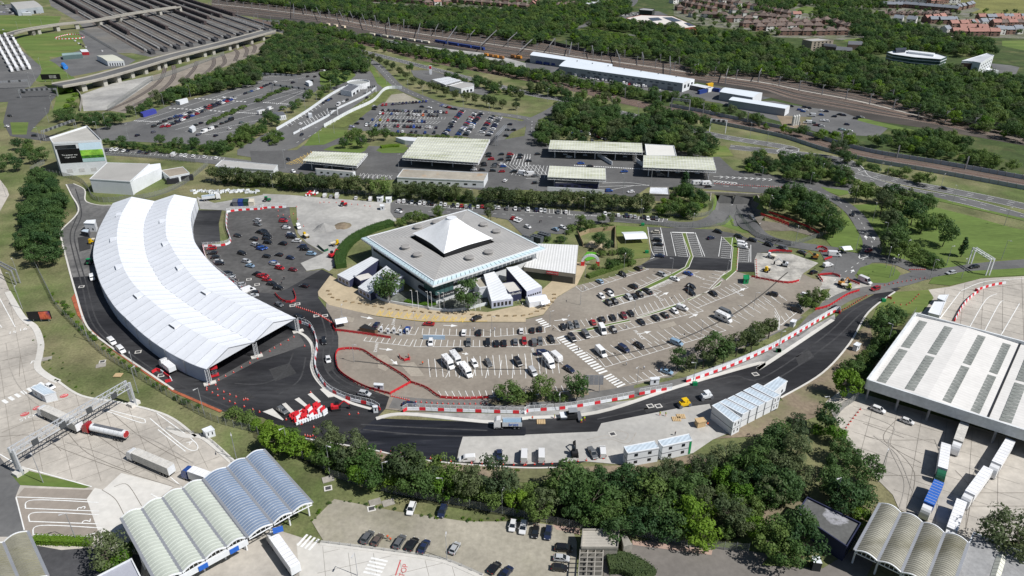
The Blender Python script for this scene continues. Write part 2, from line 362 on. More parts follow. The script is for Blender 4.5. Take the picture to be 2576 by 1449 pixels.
# roads
_,mA=road('motorway','10:-300,170 0,255 230,322 700,435 1200,560 1640,670 20:0,910 400,985 800,1075 1100,1145 1500,1240 1900,1335 2576,1450 31:250,70 850,225 1350,345 1900,450 2300,530 2700,620',11,ASPH,6)
edges(mA,5.0,7);dashes(mA,7,3,7,.3,1.7);dashes(mA,7,3,7,.3,-1.7)
_,mB_=road('motorway','21:2000,10 31:750,130 1000,310 1400,425 1900,520 2300,620 2700,740',11,ASPH,6)
edges(mB_,5.0,7);dashes(mB_,7,3,7,.3,1.7)
_,r1=road('service_road','10:300,330 700,440 1060,600 1200,720 1330,850 1560,955 1800,1040 2100,1090 2576,1160 20:60,1220 40,1380',9,ASPH,6)
dashes(r1,7,3,6)
road('service_road','20:-40,1220 200,1110 330,1030 420,960',9,ASPH,5)
road('service_road','20:60,1190 500,1240 720,1300',7,ASPH,5)
road('approach_road','20:280,345 360,300 520,270 620,225 590,170 480,130',10,ASPH,6)
road('approach_road','20:1000,340 1400,380 2000,440 2200,480',7,ASPH,4)
road('town_road','20:1020,60 1060,20 1080,-40',12,ASPH,6)
zone('car_park','20:880,150 1000,120 1300,110 1400,150 1000,190',ASPH,5)
zone('yard','20:0,610 330,650 330,720 800,800 1540,900 1700,830 1990,860 2400,960 30:-50,990 120,990 300,1030 800,1100 960,1160 1240,1260 1150,1340 600,1310 20:2200,1110 1900,1010 1500,950 900,830 300,740 0,700',ASPH,5)
zone('yard','10:850,330 1640,460 2250,530 2576,620 2576,680 2200,580 1700,480 1000,350',DUST,5)
zone('gravel_ground','30:150,1130 500,1150 420,1260 220,1250',SOIL,6)
zone('verge','30:960,1150 1550,1290 1480,1320 1230,1250 1130,1230 940,1180',GREEN,6)
# far left car parks
zone('car_park','00:1290,1190 1650,1040 2576,780 10:0,710 300,725 440,700 600,680 880,670 1050,700 1190,850 800,900 550,870 350,1020 180,1080 0,1150 00:2400,1290 2100,1425 1000,1375 950,1260 1230,1200',ASPH,6)
zone('customs_road','10:-250,1470 0,1320 130,1275 420,1100 640,950 800,870 1100,780 1190,850 1000,1010 740,1140 580,1255 480,1330 330,1440 100,1520 11:-60,120 -250,90',ASPH,7)
zone('car_park','10:830,1265 960,1160 1080,1040 1180,1005 1600,1000 2000,1080 2340,1150 2560,1195 2576,1240 2440,1300 2300,1431 2000,1345 1320,1305 850,1275',ASPH,6)
zone('gravel_ground','10:1200,1003 1260,930 1380,915 1500,970 1560,998 1200,1008',GRAVEL,7)
zone('forecourt','10:1450,690 1640,690 1850,750 2080,830 2230,900 2180,940 2000,900 1700,840 1480,750',ASPH,6)
zone('traffic_island','10:560,710 700,680 880,690 910,740 850,790 700,850 560,830',GREEN,8)
zone('verge','10:1040,650 1290,860 1210,890 1120,820',GREEN,7)
zone('verge','10:580,1260 830,1280 820,1320 600,1420 400,1431 480,1330',GREEN,7)
zone('verge','10:700,1180 1100,900 1300,890 1250,930 1180,1000 950,1150 800,1250 600,1250',M('rough_bank',(.11,.13,.04),var=.3,sc=.1,fine=.5),8)
# top left terminal ground
zone('lorry_park','00:-300,320 100,330 160,450 400,650 400,720 300,850 200,880 -300,910',ASPH,4)
zone('approach_road','00:-300,850 250,870 560,830 700,800 780,850 560,930 500,1000 480,1100 400,1180 300,1290 480,1330 900,1270 1250,1200 1050,1340 950,1370 450,1385 300,1365 100,1335 30,1200 80,1000 -300,1010',M('ramp_asphalt',(.09,.09,.09),var=.15),6)
zone('meadow','00:-100,150 600,160 560,250 -100,330',GREEN,4)
zone('meadow','00:180,340 820,320 790,480 600,560 480,560 740,770 640,800 400,810 350,790 420,680 160,400',GREEN,4)
zone('yard','00:480,590 700,520 850,480 770,310 830,290 1150,520 1330,590 1250,640 860,720 700,750 540,620',ASPH,5)
zone('yard','00:790,930 1100,820 1500,740 1500,790 1200,1000 1050,1080 820,1090',DUST,5)
zone('verge','00:100,1200 280,1200 260,1320 120,1320',GREEN,7)
zone('verge','00:700,850 780,850 780,940 640,1090 520,1080 560,930',GREEN,7)
zone('car_park','00:-50,50 100,40 230,140 -50,150',ASPH,4)
# toll plaza and the strip road
zone('staff_parking','F:255,371 400,380 560,395 660,408 700,440 530,412 400,398 262,391',ASPH,6)
zone('toll_plaza','01:2450,50 11:0,50 330,40 470,-60 10:1000,1340 1000,1431 1380,1440 1480,1400 2300,1380 20:0,1330 250,1370 1160,1400 21:1750,100 1880,90 2040,240 31:250,300 900,370 900,470 600,450 300,460 21:2380,470 1790,425 1660,410 1200,405 1060,500 770,470 210,450 11:2576,430 2200,440 1300,330 950,340 900,330 510,290 -100,230',M('plaza_asphalt',(.098,.097,.096),var=.15,sc=.05,fine=.5,col2=(.125,.124,.122),sc2=.02),7.55)
zone('traffic_island','11:590,40 680,0 900,-60 1050,-20 1000,50 950,70 800,60',GREEN,8)
zone('traffic_island','11:1110,45 1180,-10 1350,-20 1430,20 1380,70 1170,70',GREEN,8)
zone('strip_road','11:1250,560 1330,510 1500,550 2060,600 21:0,600 700,655 1390,715 1390,780 850,745 700,765 500,765 400,860 300,865 100,835 11:2576,905 2400,725 2000,645 1650,690 1300,705 1240,650',ASPH,6)
pL=sunk_road('underpass_road','21:1340,755 1550,778 1740,760 1860,705 1920,630 1950,560 1955,490',8.5,ASPH,6)
pR=sunk_road('underpass_road','21:2150,500 2150,560 2140,640 2200,760 2300,870 2450,940 31:0,905 300,965 620,1010 760,1030',8,ASPH,6)
zone('works_ground','21:2240,700 2350,680 31:0,730 270,770 600,880 480,880 300,830 100,840 21:2500,830 2330,830',M('stripped_verge',(.16,.14,.115),var=.2,sc=.2,fine=1),6)
# service drive in front of the main hall (old grey asphalt), works area
zone('car_park','01:2220,650 11:260,590 270,700 340,900 600,1060 420,1230 590,1210 240,1400 12:100,20 01:2400,1420 2060,1160 1990,980 2250,960 2230,800',M('old_car_park_asphalt',(.085,.083,.081),var=.22,sc=.05,fine=.4,col2=(.15,.145,.14),sc2=.03,c2pos=(.5,.66)),6)
zone('works_ground','01:1930,500 2100,560 2576,480 11:0,470 250,480 1250,560 1250,650 1310,730 1000,830 830,1000 740,1150 650,1230 590,1200 430,1225 370,1150 600,1050 430,950 340,850 330,600 0,600 01:2230,640 2180,630 1960,620',DUST,7)
# fresh asphalt of the new road
zone('new_road','01:640,375 720,370 830,430 840,540 960,580 1090,580 1950,630 2175,632 2145,760 2160,940 1985,975 2010,1060 2060,1160 2240,1320 2400,1420 12:100,20 11:240,1400 580,1210 690,1265 12:540,0 545,60 620,160 700,300 740,440 740,560 715,620 740,760 940,920 1240,1030 1200,1150 1110,1240 2250,1280 22:0,1240 700,1180 1500,930 2300,700 32:0,740 720,260 780,200 1150,0 31:1300,1385 1370,1400 32:1310,0 1050,200 870,500 600,800 190,1040 22:2450,1160 1900,1300 23:560,320 330,365 0,372 13:2560,370 1900,330 1400,270 1050,190 390,80 12:0,1230 02:2170,1170 1700,960 1450,790 1060,520 850,330 745,0 01:740,1431 650,1100 600,900 600,830 770,640 700,480',BLACK,8)
zone('old_road','01:640,375 720,370 830,430 840,540 960,580 1090,580 1200,700 1000,1000 950,1270 715,1290 650,1100 600,900 600,830 770,640 700,480',M('scuffed_asphalt',(.11,.109,.107),var=.2,sc=.06,fine=.4,col2=(.17,.165,.16),sc2=.05),9)
zone('laid_strip','12:1110,1240 2250,1285 22:0,1330 0,1400 13:1900,200 1890,320 1400,262 1050,180 12:900,1400',M('damp_black_asphalt',(.016,.017,.022),var=.5,sc=.12,fine=.5,col2=(.05,.05,.052),sc2=.25,c2pos=(.58,.68),streak=(.05,.12),rough=.55),9)
zone('tent_floor','02:2055,890 12:345,400 420,520 200,600 -50,680 02:2100,900',M('tent_forecourt',(.085,.083,.082),var=.2),9)
zone('compound_ground','13:1960,70 2560,60 23:0,50 700,20 22:740,1290 1500,1140 1800,1100 1830,1180 2000,1380 23:1830,100 1640,230 1500,260 960,345 560,310 0,340 13:2560,340 1900,318 1920,200',M('compound_concrete',(.43,.415,.385),var=.13,sc=.1,fine=.5,col2=(.33,.32,.3),sc2=.05),10)
zone('works_strip','12:1110,1240 1380,1180 2576,1200 22:0,1180 1070,1060 1570,900 32:0,620 720,220 725,268 0,730 22:2300,700 1500,930 700,1180 0,1230 12:2250,1270 1400,1195',M('kerb_works_concrete',(.33,.325,.31),var=.2,sc=.1,fine=.5,col2=(.2,.2,.195),sc2=.08),10)
def kerb(pts,w=.8,h=.14,mat=CONCW,name='kerb'):
    mb=MB();mb.wall(smooth(P(pts)),0,h+.15,w);return struct(mb,name,mat)
kerb('12:1110,1245 1400,1200 2250,1280 22:0,1240 700,1183 1500,928 2300,698 32:0,738 700,275',1.5)
kerb('12:345,395 420,440 480,520 490,620 480,740 530,860 660,990 860,1090 1060,1150',1.1)
kerb('01:650,380 700,480 770,640 600,830 600,900 650,1100 740,1431 02:850,330 1060,520 1450,790 1700,960',.7)
kerb('32:190,1040 600,795 870,500 1050,200 1310,0',.6)
kerb('01:720,372 830,430 840,540 960,580 1090,582',.6)
kerb('13:390,85 1050,195 1400,275 1900,335 2560,375 23:330,370',.5)
zone('bare_verge','13:1000,190 1400,275 1900,335 2560,375 23:330,370 960,350 1500,270 1640,240 1800,300 1700,420 600,420 0,520 13:1200,330',SOIL,7)
zone('bare_verge','22:2010,1395 2500,1065 2600,1090 32:400,1180 560,1220 33:300,-60 23:2300,60 1850,90',SOIL,6.5)
zone('orange_netting_strip','02:700,60 760,230 900,400 1100,570 1450,820 1700,985 2160,1185 2180,1165 1700,960 1450,790 1060,520 850,330 745,0 730,20',M('rust_orange_mesh',(.33,.1,.05),var=.25,sc=.3),9)
# main car park
zone('car_park','12:620,160 700,300 740,440 740,560 715,620 740,760 940,920 1240,1030 1200,1150 1380,1170 2576,1190 22:0,1130 1070,1030 1570,880 32:0,590 700,200 31:1000,1400 500,1300 0,1060 21:2250,1290 2040,1225 1190,1200 500,1370 22:300,60 170,230 0,270 12:2576,300 1600,300 1100,240 620,110',TAN,9)
zone('works_ground','31:-40,1050 300,1060 560,1150 400,1260 370,1340 -100,1300 21:2250,1280 2240,1120',M('works_rubble',(.43,.41,.37),var=.2,sc=.2,fine=1,col2=(.25,.24,.22),sc2=.12),10)
zone('works_ground','31:550,1270 850,1300 1080,1360 1060,1420 32:800,60 640,90 560,-30 31:600,1360',M('works_rubble',(.43,.41,.37)),10)
_,sr=road('service_road','12:1260,1080 1800,1120 2576,1110 22:0,1090 600,1045 1000,985 1500,865 2100,640 2576,405 32:300,400 650,150 900,20 31:1250,1390',6.5,M('lane_asphalt',(.15,.145,.138),var=.15,sc=.05,fine=.4),10)
zone('paving','11:540,1431 660,1270 900,1400 1300,1500 12:1600,150 2200,200 2576,120 21:480,1130 600,1170 500,1370 22:310,50 170,225 0,262 12:2576,297 1600,292 1100,235 650,130 545,40',PAVE,11)
zone('planted_strip','12:2200,1085 2300,1000 2576,960 22:0,965 400,960 600,960 620,1010 380,1060 0,1090 12:2576,1110 2250,1110',SOIL,11)
zone('planted_strip','22:1060,950 1060,920 1300,850 1430,840 1550,740 2000,600 2450,430 32:30,470 300,330 420,240 500,190 330,380 0,560 22:2200,600 1550,840',GRASS,11)
zone('planted_strip','32:380,240 520,130 640,40 600,-20 680,-30 540,180 440,250',GRASS,11)
for s in ('22:420,395 700,340 1000,275 1030,290 880,320 600,390','22:1080,260 1350,170 1560,95 1530,125 1320,200 1090,265','22:740,90 880,45 980,20 960,45 760,100','21:1060,1431 1340,1300 1560,1190 1610,1080 1530,860 1570,855 1640,1090 1600,1190 1400,1310 1120,1440','22:1560,80 1790,0 21:1930,1310 1900,1370 22:1600,85','21:1900,1290 2010,1220 2030,1000 1930,900 2050,895 2090,960 2070,1220 1960,1320'):
    zone('grass_median',s,GREEN,13)
    mb=MB();pp=P(s);mb.wall(pp+[pp[0]],0,.3,.3);struct(mb,'kerb',CONCW)
zone('car_park','21:1195,795 1830,820 2050,860 31:0,950 250,1000 300,1050 0,1045 21:2280,1100 2240,1200 2060,1230 1990,1225 1100,1185 1220,1110 1240,1000',M('new_parking_asphalt',(.088,.087,.086),var=.14,sc=.05,fine=.4),8)
zone('laid_strip','21:1130,1165 1380,1080 2010,1110 2010,1200 1960,1228 1180,1198',BLACK,10)
zone('laid_strip','21:2075,1150 2260,1150 2260,1235 2075,1235',BLACK,10)
# right-hand roads and yard
_,rr=road('access_road','31:200,340 450,410 700,510 900,650 1020,820 1085,950 1060,1060 920,1170 760,1280 700,1350',8.5,ASPH,10)
dashes(rr,11,2,4,.2)
_,ra=road('access_road','31:920,1110 1150,1105 1350,1140 1500,1200 1650,1250 1900,1235 2200,1190 2700,1150',9,ASPH,9)
road('access_road','31:800,1240 900,1340 1100,1370 1350,1330 1650,1240',8,ASPH,9)
zone('access_road','31:560,1010 800,1030 980,1060 1100,1110 950,1200 900,1300 1000,1370 860,1310 560,1260 650,1170',ASPH,8)
zone('traffic_island','31:935,1250 970,1195 1060,1165 1180,1160 1300,1190 1365,1250 1340,1305 1230,1345 1090,1345 980,1310',GREEN,13)
zone('verge','31:780,600 1000,900 1010,1000 940,1050 700,1000 600,880 800,800',GREEN,7)
zone('verge','31:900,580 1200,560 1700,600 2100,700 2450,800 2700,850 2700,1130 2200,1170 1650,1210 1450,1170 1130,1070 1150,960 1060,760',GREEN,7)
zone('verge','31:580,400 850,440 860,470 760,490 640,440',GREEN,9)
zone('verge','31:1400,430 1550,460 2000,580 2700,740 2700,765 2000,600 1500,490',GREEN,9)
zone('verge','31:1680,1290 2000,1230 2700,1190 2700,1260 2200,1290 1850,1370 1640,1350',GREEN,9)
zone('verge','21:1700,80 1900,0 1960,0 2040,100 1800,110',GREEN,8)
zone('customs_yard','31:1635,1410 1850,1380 2150,1300 2700,1270 32:2900,100 2900,900 2500,600 1880,380 1500,230 1600,150 1680,40',CONC,6)
zone('customs_yard','32:820,930 1000,1000 2700,1500 33:2800,1100 2000,1100 1350,780 1290,640 1150,500 870,150 32:630,1080',CONC,6)
zone('verge','32:1150,120 1310,0 1640,-20 1690,60 1590,190 1450,230 1380,330 1050,330',GREEN,6)
zone('bare_verge','32:190,1040 600,810 880,510 1050,260 1100,500 950,720 820,920 620,1090 560,1210 300,1170',SOIL,7)
# lorry lanes on the left
zone('lorry_yard','01:-300,350 0,330 70,420 90,480 0,640 -60,800 -50,1080 100,1431 02:75,0 220,245 330,350 375,500 355,760 560,870 800,1020 1200,1090 1640,1215 1960,1420 03:2050,80 2280,310 2700,700 13:200,1000 540,1110 1200,1190 1700,1260 2150,1450 1500,2200 03:-300,2200 02:-300,-400',CONC,6)
zone('old_road','03:-300,250 0,270 130,430 200,540 150,670 240,990 330,1050 -300,1050',ASPH,7)
zone('old_road','03:330,1130 600,1180 850,1160 1400,1230 1350,1700 420,1700',ASPHD,7)
zone('pale_apron','03:850,680 930,570 1010,590 1190,425 1560,520 1700,560 1500,720 1180,860 1215,950 1060,1060 985,1060',CONCW,7)
zone('worn_bay_area','03:160,660 240,570 910,590 850,680 985,1055 330,1040 240,990',M('brown_worn_concrete',(.27,.235,.2),var=.12,sc=.05,fine=.5),7)
zone('pale_apron','13:330,1110 540,1120 1200,1195 1640,1260 2050,1400 2150,1560 400,1900',CONCW,8)
zone('island_verge','03:120,450 270,400 900,560 830,575 200,545',GREEN,8)
kerb('02:75,0 220,245 345,350 400,500 390,620 370,740 470,830 570,880',2.2,.1)
kerb('03:1640,-20 1800,60 2000,80 2270,310',1.8,.1)
kerb('02:560,870 800,1020 1200,1090 1640,1215 1920,1420',.8,.1)
# gravel car park at the bottom
zone('gravel_car_park','13:480,900 700,680 1300,800 2000,900 2576,900 23:450,960 500,1100 500,1450 300,1700 13:2400,1650 1900,1300 1200,1200 600,1100',GRAVEL,7)
zone('old_road','23:960,1130 1300,1060 2400,1220 33:0,1330 600,1360 900,1180 1100,1300 900,1700 23:760,1700 760,1280 1040,1290',M('pitted_asphalt',(.17,.155,.14),var=.14,sc=.08,fine=.6),7)
zone('path','23:1040,1080 1830,1180 1820,1230 1050,1130',M('pink_paving',(.38,.27,.22),var=.12),9)
zone('path','23:260,930 530,970 530,1030 300,980',MATS['pink_paving'],8)
zone('dirt_track','23:2300,900 33:50,700 350,680 450,760 200,900 0,1000 23:2050,1050',SOIL,7)
zone('woodland_floor','12:-100,1260 13:0,100 500,200 1050,300 2000,430 23:0,560 1800,300 2400,200 33:300,300 500,700 23:2300,1000 1800,1150 0,850 13:2400,850 1500,700 700,470 0,130',M('shaded_floor',(.05,.055,.025),var=.4,sc=.1,fine=.5),6)  # dark mottled ground colour for the bottom wood
kerb('13:560,1110 1200,1190 1640,1255 1850,1310 2150,1440',1.6,.1)

# -- paint
def row_bays(front,rear,n,**k):
    a=front.split();b=rear.split();return bays(a[0],a[1],b[0],b[1],n,**k)
row_bays('12:1015,445 12:1475,470','12:990,482 12:1440,535',8)
row_bays('12:1505,470 12:2560,480','12:1480,540 22:0,540',17)
row_bays('22:0,470 22:290,450','22:0,540 22:340,512',5)
row_bays('12:1060,305 12:1525,350','12:1010,360 12:1490,425',8)
row_bays('12:1570,360 12:2230,370','12:1560,420 12:2230,440',10,mat=LINE)
row_bays('12:2270,365 22:180,340','12:2270,440 22:190,400',8)
row_bays('12:1860,720 12:2576,650','12:1790,845 12:2576,850',6,back=False,lw=.2)
row_bays('12:1620,660 22:300,590','12:1640,840 22:330,800',20,back=False)
row_bays('12:1720,975 22:0,965','12:1760,1040 22:0,1020',13)
row_bays('22:0,965 22:520,900','22:0,1020 22:560,960',9)
row_bays('22:430,440 22:1680,155','22:480,490 22:1740,190',22)
row_bays('22:270,330 22:1050,175','22:340,390 22:1040,240',15,back=False)
row_bays('22:1060,160 22:1500,20','22:1100,235 22:1560,95',9)
row_bays('22:860,60 22:1220,-40','22:900,130 22:1330,0',7)
row_bays('22:760,90 22:1180,-40','22:830,152 22:1300,20',7)
row_bays('22:1590,100 22:2080,-100','22:1680,160 22:2180,-40',11)
row_bays('22:590,590 22:1780,250','22:690,660 22:1880,330',16,back=False)
row_bays('22:1780,250 22:2430,0','22:1880,330 22:2510,60',11,back=False)
row_bays('22:700,640 22:1850,330','22:780,740 22:1960,380',17)
row_bays('22:1850,330 22:2470,20','22:1960,380 22:2560,90',9,back=False)
row_bays('22:950,840 22:1330,740','22:1020,900 22:1420,810',6)
row_bays('22:2440,300 32:130,160','22:2480,380 32:180,250',4)
row_bays('32:150,270 32:400,90','32:190,330 32:440,130',6)
row_bays('21:490,1380 21:1120,1190','21:550,1431 21:1205,1210',10)
row_bays('21:950,1390 21:1350,1215','21:1010,1431 21:1420,1245',7)
row_bays('21:1230,1431 21:1700,1235','21:1130,1440 21:1420,1310',7)
row_bays('21:1710,1380 21:1850,1225','21:1800,1400 21:1950,1245',5)
for a,b,n in (('21:1430,850 21:1530,855','21:1490,1080 21:1590,1090',12),('21:1575,858 21:1665,862','21:1630,1080 21:1730,1085',12),('21:1925,900 21:2025,905','21:1910,1095 21:2005,1105',10),('21:2085,1000 21:2190,1010','21:2080,1130 21:2185,1140',7),('21:1240,870 21:1330,870','21:1260,1080 21:1360,1085',10)):
    p,q=a.split();r,s=b.split();bays(p,r,q,s,n)
painted(['21:1195,795 1225,1000 1260,1085 1220,1110','21:1320,800 21:1385,1080','21:1330,860 21:1360,1085','21:1420,845 21:1470,1080','21:1660,850 21:1755,1085','21:1890,1085 21:1920,890','21:2205,970 21:2205,1140'],9,lw=.25)
painted(['21:1430,848 21:1650,853'],9,lw=.9)
def zebra(a,b,n,w,lay=12,mat=LINE,name='zebra_stripe'):
    A,Bv=P(a)[0],P(b)[0];d=(Bv-A);L=d.length/n;d.normalize();nn=Vector((-d.y,d.x,0));mb=MB()
    for i in range(n):
        c=A+d*(L*(i+.5));mb.face([c+nn*w/2-d*L*.27+Vector((0,0,lay*.018)),c-nn*w/2-d*L*.27+Vector((0,0,lay*.018)),c-nn*w/2+d*L*.27+Vector((0,0,lay*.018)),c+nn*w/2+d*L*.27+Vector((0,0,lay*.018))])
    return struct(mb,name,mat)
zebra('22:335,435','22:770,800',17,3.6)
zebra('22:790,815','22:945,930',6,3.6)
zebra('22:120,265','22:225,350',5,3)
# blue-badge bays
for i in range(10):
    a=1150+i*89;yy=180+i*9 - max(0,i-6)*4
    painted([f'12:{a},{yy} 12:{a-35},{yy+48}',f'12:{a+40},{yy+4} 12:{a+5},{yy+52}',f'12:{a},{yy} 12:{a+5},{yy+52}',f'12:{a+40},{yy+4} 12:{a-35},{yy+48}',f'12:{a-17},{yy+24} 12:{a+22},{yy+28}'],13,YEL,.22)
painted(['12:1110,228 1600,290 2200,288'],13,YEL,.3)
# words and arrows in the lanes
for at,to,sz in (('12:1270,290','12:1258,330',1.5),('12:1095,550','12:1085,600',1.6),('22:60,590','22:70,620',1.5),('22:1285,58','22:1310,75',1.8),('22:1095,425','22:1120,450',1.9),('22:2060,10','22:2090,30',1.9),('21:1680,1290','21:1715,1305',1.9)):
    ground_text('FRANCE',at,to,sz,LINE,12)
for a,b in (('12:960,245 12:1085,265',0),('12:1770,330 12:1910,335',0),('12:1140,560 12:1280,572',0),('12:1255,665 12:1320,715',0),('22:280,285 22:420,268',0),('22:1110,415 22:1230,388',0),('22:1600,255 22:1690,215',0),('22:1310,45 22:1400,5',0),('12:1950,605 22:0,615',1),('31:1030,920 31:1020,880',0),('31:1110,925 31:1095,885',0),('31:880,1245 31:905,1215',0),('21:2080,1431 21:2150,1395',0)):
    p,q=a.split()
    if b: q='12:2015,612'
    arrow(p,q,lay=12,head=2.6)
painted(['31:965,1065 965,1105 1050,1085'],12,lw=.4)
# lane lines: far car park (queueing lanes)
lanes=[]
for k in range(8):
    lanes.append(f'00:{1340+k*95},{1200+k*18} 00:{2576},{800+k*62}')
painted(lanes,8,lw=.3)
painted(['10:0,760 10:520,720','10:0,820 10:420,760','10:0,960 10:380,860','10:0,1010 10:420,880','10:130,1030 10:400,900'],8,lw=.3)
for a,b in (('00:1650,1060 00:2210,1095',0),('00:1900,965 00:2420,1000',0),('00:1310,1185 00:1560,1195',0),('00:2280,1100 00:2540,1115',0),('10:0,1005 10:290,1025',0)):
    p,q=a.split();zebra(p,q,14,1.6,9)
rows=[]
for k in range(11): rows += [f'10:{250+k*35},{1240-k*21} 10:{215+k*35},{1210-k*21}']
for k in range(10): rows += [f'10:{430+k*28},{1230-k*14} 10:{400+k*28},{1190-k*14}']
painted(rows,9,lw=.3)
dashes(smooth(P('10:330,1400 700,1200 1100,920')),9,3,5,.3)
# dense car park bays
for a,b,c,d,n in (('10:1190,1075 10:1800,1090','','10:1150,1120 10:1790,1115','',22),('10:1130,1130 10:1790,1150','','10:1100,1165 10:1780,1170','',20),('10:1080,1170 10:1740,1190','','10:1050,1210 10:1700,1215','',20),('10:1030,1215 10:1700,1240','','10:1000,1240 10:1680,1265','',20)):
    p,q=a.split();r,s=c.split();bays(p,q,r,s,n,lay=8,lw=.2)
for a,c,n in (('10:1940,1080 10:1750,1310','10:1985,1085 10:1800,1315',18),('10:2060,1100 10:1880,1320','10:2165,1110 10:2010,1325',18),('10:2210,1130 10:2080,1320','10:2350,1150 10:2230,1335',16)):
    p,q=a.split();r,s=c.split();bays(p,q,r,s,n,lay=8,lw=.2)
# plaza hatching and lines
for k in range(9):
    painted([f'21:{-60+k*34},{180+k*2} 21:{-140+k*40},{285+k*4}',f'21:{-200+k*40},{185} 21:{-60+k*34},{290}'],9,lw=.2)
for k in range(8):
    painted([f'11:{960+k*40},{270+k*3} 11:{940+k*46},{315+k*2}',f'11:{940+k*42},{312} 11:{990+k*40},{268+k*3}'],9,lw=.2)
    painted([f'11:{2440+k*26},{80} 11:{2390+k*30},{180+k*3}',f'11:{2390+k*30},{180} 11:{2440+k*26},{85+k*3}'],9,lw=.2)
for k in range(8): painted([f'11:{230+k*34},{175-k*18} 11:{290+k*30},{185-k*8}',f'11:{230+k*25},{175} 11:{330+k*22},{130-k*10}'],9,YEL,.25)
painted(['21:330,410 21:1210,385','21:750,365 1000,360 1210,390','21:780,440 21:1060,390','21:0,320 21:120,325','21:1840,300 21:2370,325','21:1830,340 21:2070,360'],9,lw=.3)
zebra('21:470,190','21:1180,230',40,1.5,9)
for k in range(9): painted([f'21:{1900+k*60},{295+k*3} 21:{1930+k*60},{305+k*3} 21:{1900+k*60},{318+k*3}'],9,lw=.4)
for k in range(7): painted([f'21:{1830+k*35},{335+k*4} 21:{1860+k*35},{345+k*4} 21:{1830+k*35},{356+k*4}'],9,lw=.4)
dashes(smooth(P('21:1800,385 2300,415 31:100,410 400,400')),9,3,5,.3);dashes(smooth(P('21:1840,370 21:2570,400')),9,2,3,.25)
row_bays('11:1330,540 11:2060,600','11:1300,565 11:2050,630',20,lay=8);row_bays('21:0,610 21:430,625','21:0,650 21:430,670',11,lay=8);row_bays('21:760,650 21:1390,715','21:750,690 21:1380,750',16,lay=8)
ground_text('FIRE ASSEMBLY POINT','21:570,685','21:640,688',1.8,LINE,8)
dashes(smooth(P('11:1350,640 1900,650 21:0,680 500,715')),8,2,3,.2)
row_bays('01:1020,45 01:2200,115','01:1000,65 01:2190,140',30,lay=8,lw=.2)
# lorry yard paint
painted(['02:-20,30 02:150,345','02:-100,200 02:20,350','03:250,770 330,690 970,715','03:250,772 03:970,800','03:290,900 350,812 970,835','03:290,900 03:970,925','03:325,1028 400,940 1000,965','03:325,1030 03:990,1056','03:160,665 03:240,985','03:160,660 03:850,685','02:1050,1170 1390,1285 1420,1250','02:1080,1160 02:1420,1250','03:1470,-110 1840,190 1920,130 1540,-160','03:1550,0 03:1820,215','03:0,240 03:130,320','03:230,370 03:900,560','03:1670,465 03:1790,565','03:1480,630 03:1560,675'],9,lw=.3)
for tx,at,to,sz in (('15','02:120,410','02:170,400',3),('16','02:225,380','02:270,370',3),('P','02:315,705','02:350,700',3),('A','03:1840,140','03:1870,160',2.5),('3','03:840,760','03:845,740',3),('2','03:890,890','03:895,870',3),('1','03:940,1015','03:945,995',3)):
    ground_text(tx,at,to,sz,LINE,10)
for at,to in (('02:630,1020','02:680,1005'),('02:365,1140','02:410,1125'),('02:245,1200','02:290,1185')):
    a,b=P(at)[0],P(to)[0];mb=MB();ang=math.atan2(b.y-a.y,b.x-a.x)
    mb.face([(a.x+math.cos(ang)*1.3*math.cos(t)-math.sin(ang)*1.1*math.sin(t),a.y+math.sin(ang)*1.3*math.cos(t)+math.cos(ang)*1.1*math.sin(t),.19) for t in [i*.5236 for i in range(12)]]);struct(mb,'painted_disc',REDP)
    ground_text('STOP',at,to,.8,LINE,12)
ground_text('STOP','02:290,1240','02:330,1225',2.2,LINE,10);ground_text('STOP','13:1400,1400','13:1420,1345',2.0,REDP,11);painted(['13:1300,1431 13:1350,1280'],11,REDP,.3)
zebra('02:440,890','02:20,1090',7,3,9);zebra('13:1150,1260','13:1060,1431',5,4.5,11);zebra('13:370,1075','13:520,1135',4,4,11)
# expansion joints of the slabs
JOINT=M('joint_sealant',(.2,.18,.155),var=.1)
painted(['03:0,70 330,60 640,200 1250,420 1700,560','03:400,0 03:600,210','03:640,0 860,230 1290,420','02:20,1380 350,1260 700,1280','03:900,20 1250,260 1500,420','02:1100,1190 1350,1400 03:1600,200 1850,330','03:1260,400 1560,260 1800,90','02:0,680 190,640 370,600','02:200,640 02:190,830','32:1000,1290 32:1400,1431','32:1330,1250 33:1200,100 1570,330','33:1010,60 1200,100 1700,100','33:1240,120 1500,420 1420,800','33:1170,450 33:1570,450','33:1900,400 2050,600 2000,1000','33:2050,620 33:2576,620','33:2000,750 33:2576,750','31:1950,1420 31:2700,1340','03:1120,560 1250,540 1390,750','03:1000,590 1130,680 1215,830'],9,JOINT,.16,'slab_joint')
painted(['32:2040,350 2200,80 2310,20','32:2180,400 2330,120 2380,90','32:2340,440 32:2530,115','32:1700,330 32:1950,0','31:1960,1420 2200,1330 2600,1300'],9,lw=.3)
# trench line across the car park
painted(['12:900,680 1500,740 2200,760 22:0,760','22:690,655 1000,600 1500,470 2000,240 2300,40 31:200,1290 260,1240'],12,M('trench_patch',(.075,.07,.065),var=.2),.55,'trench_patch')
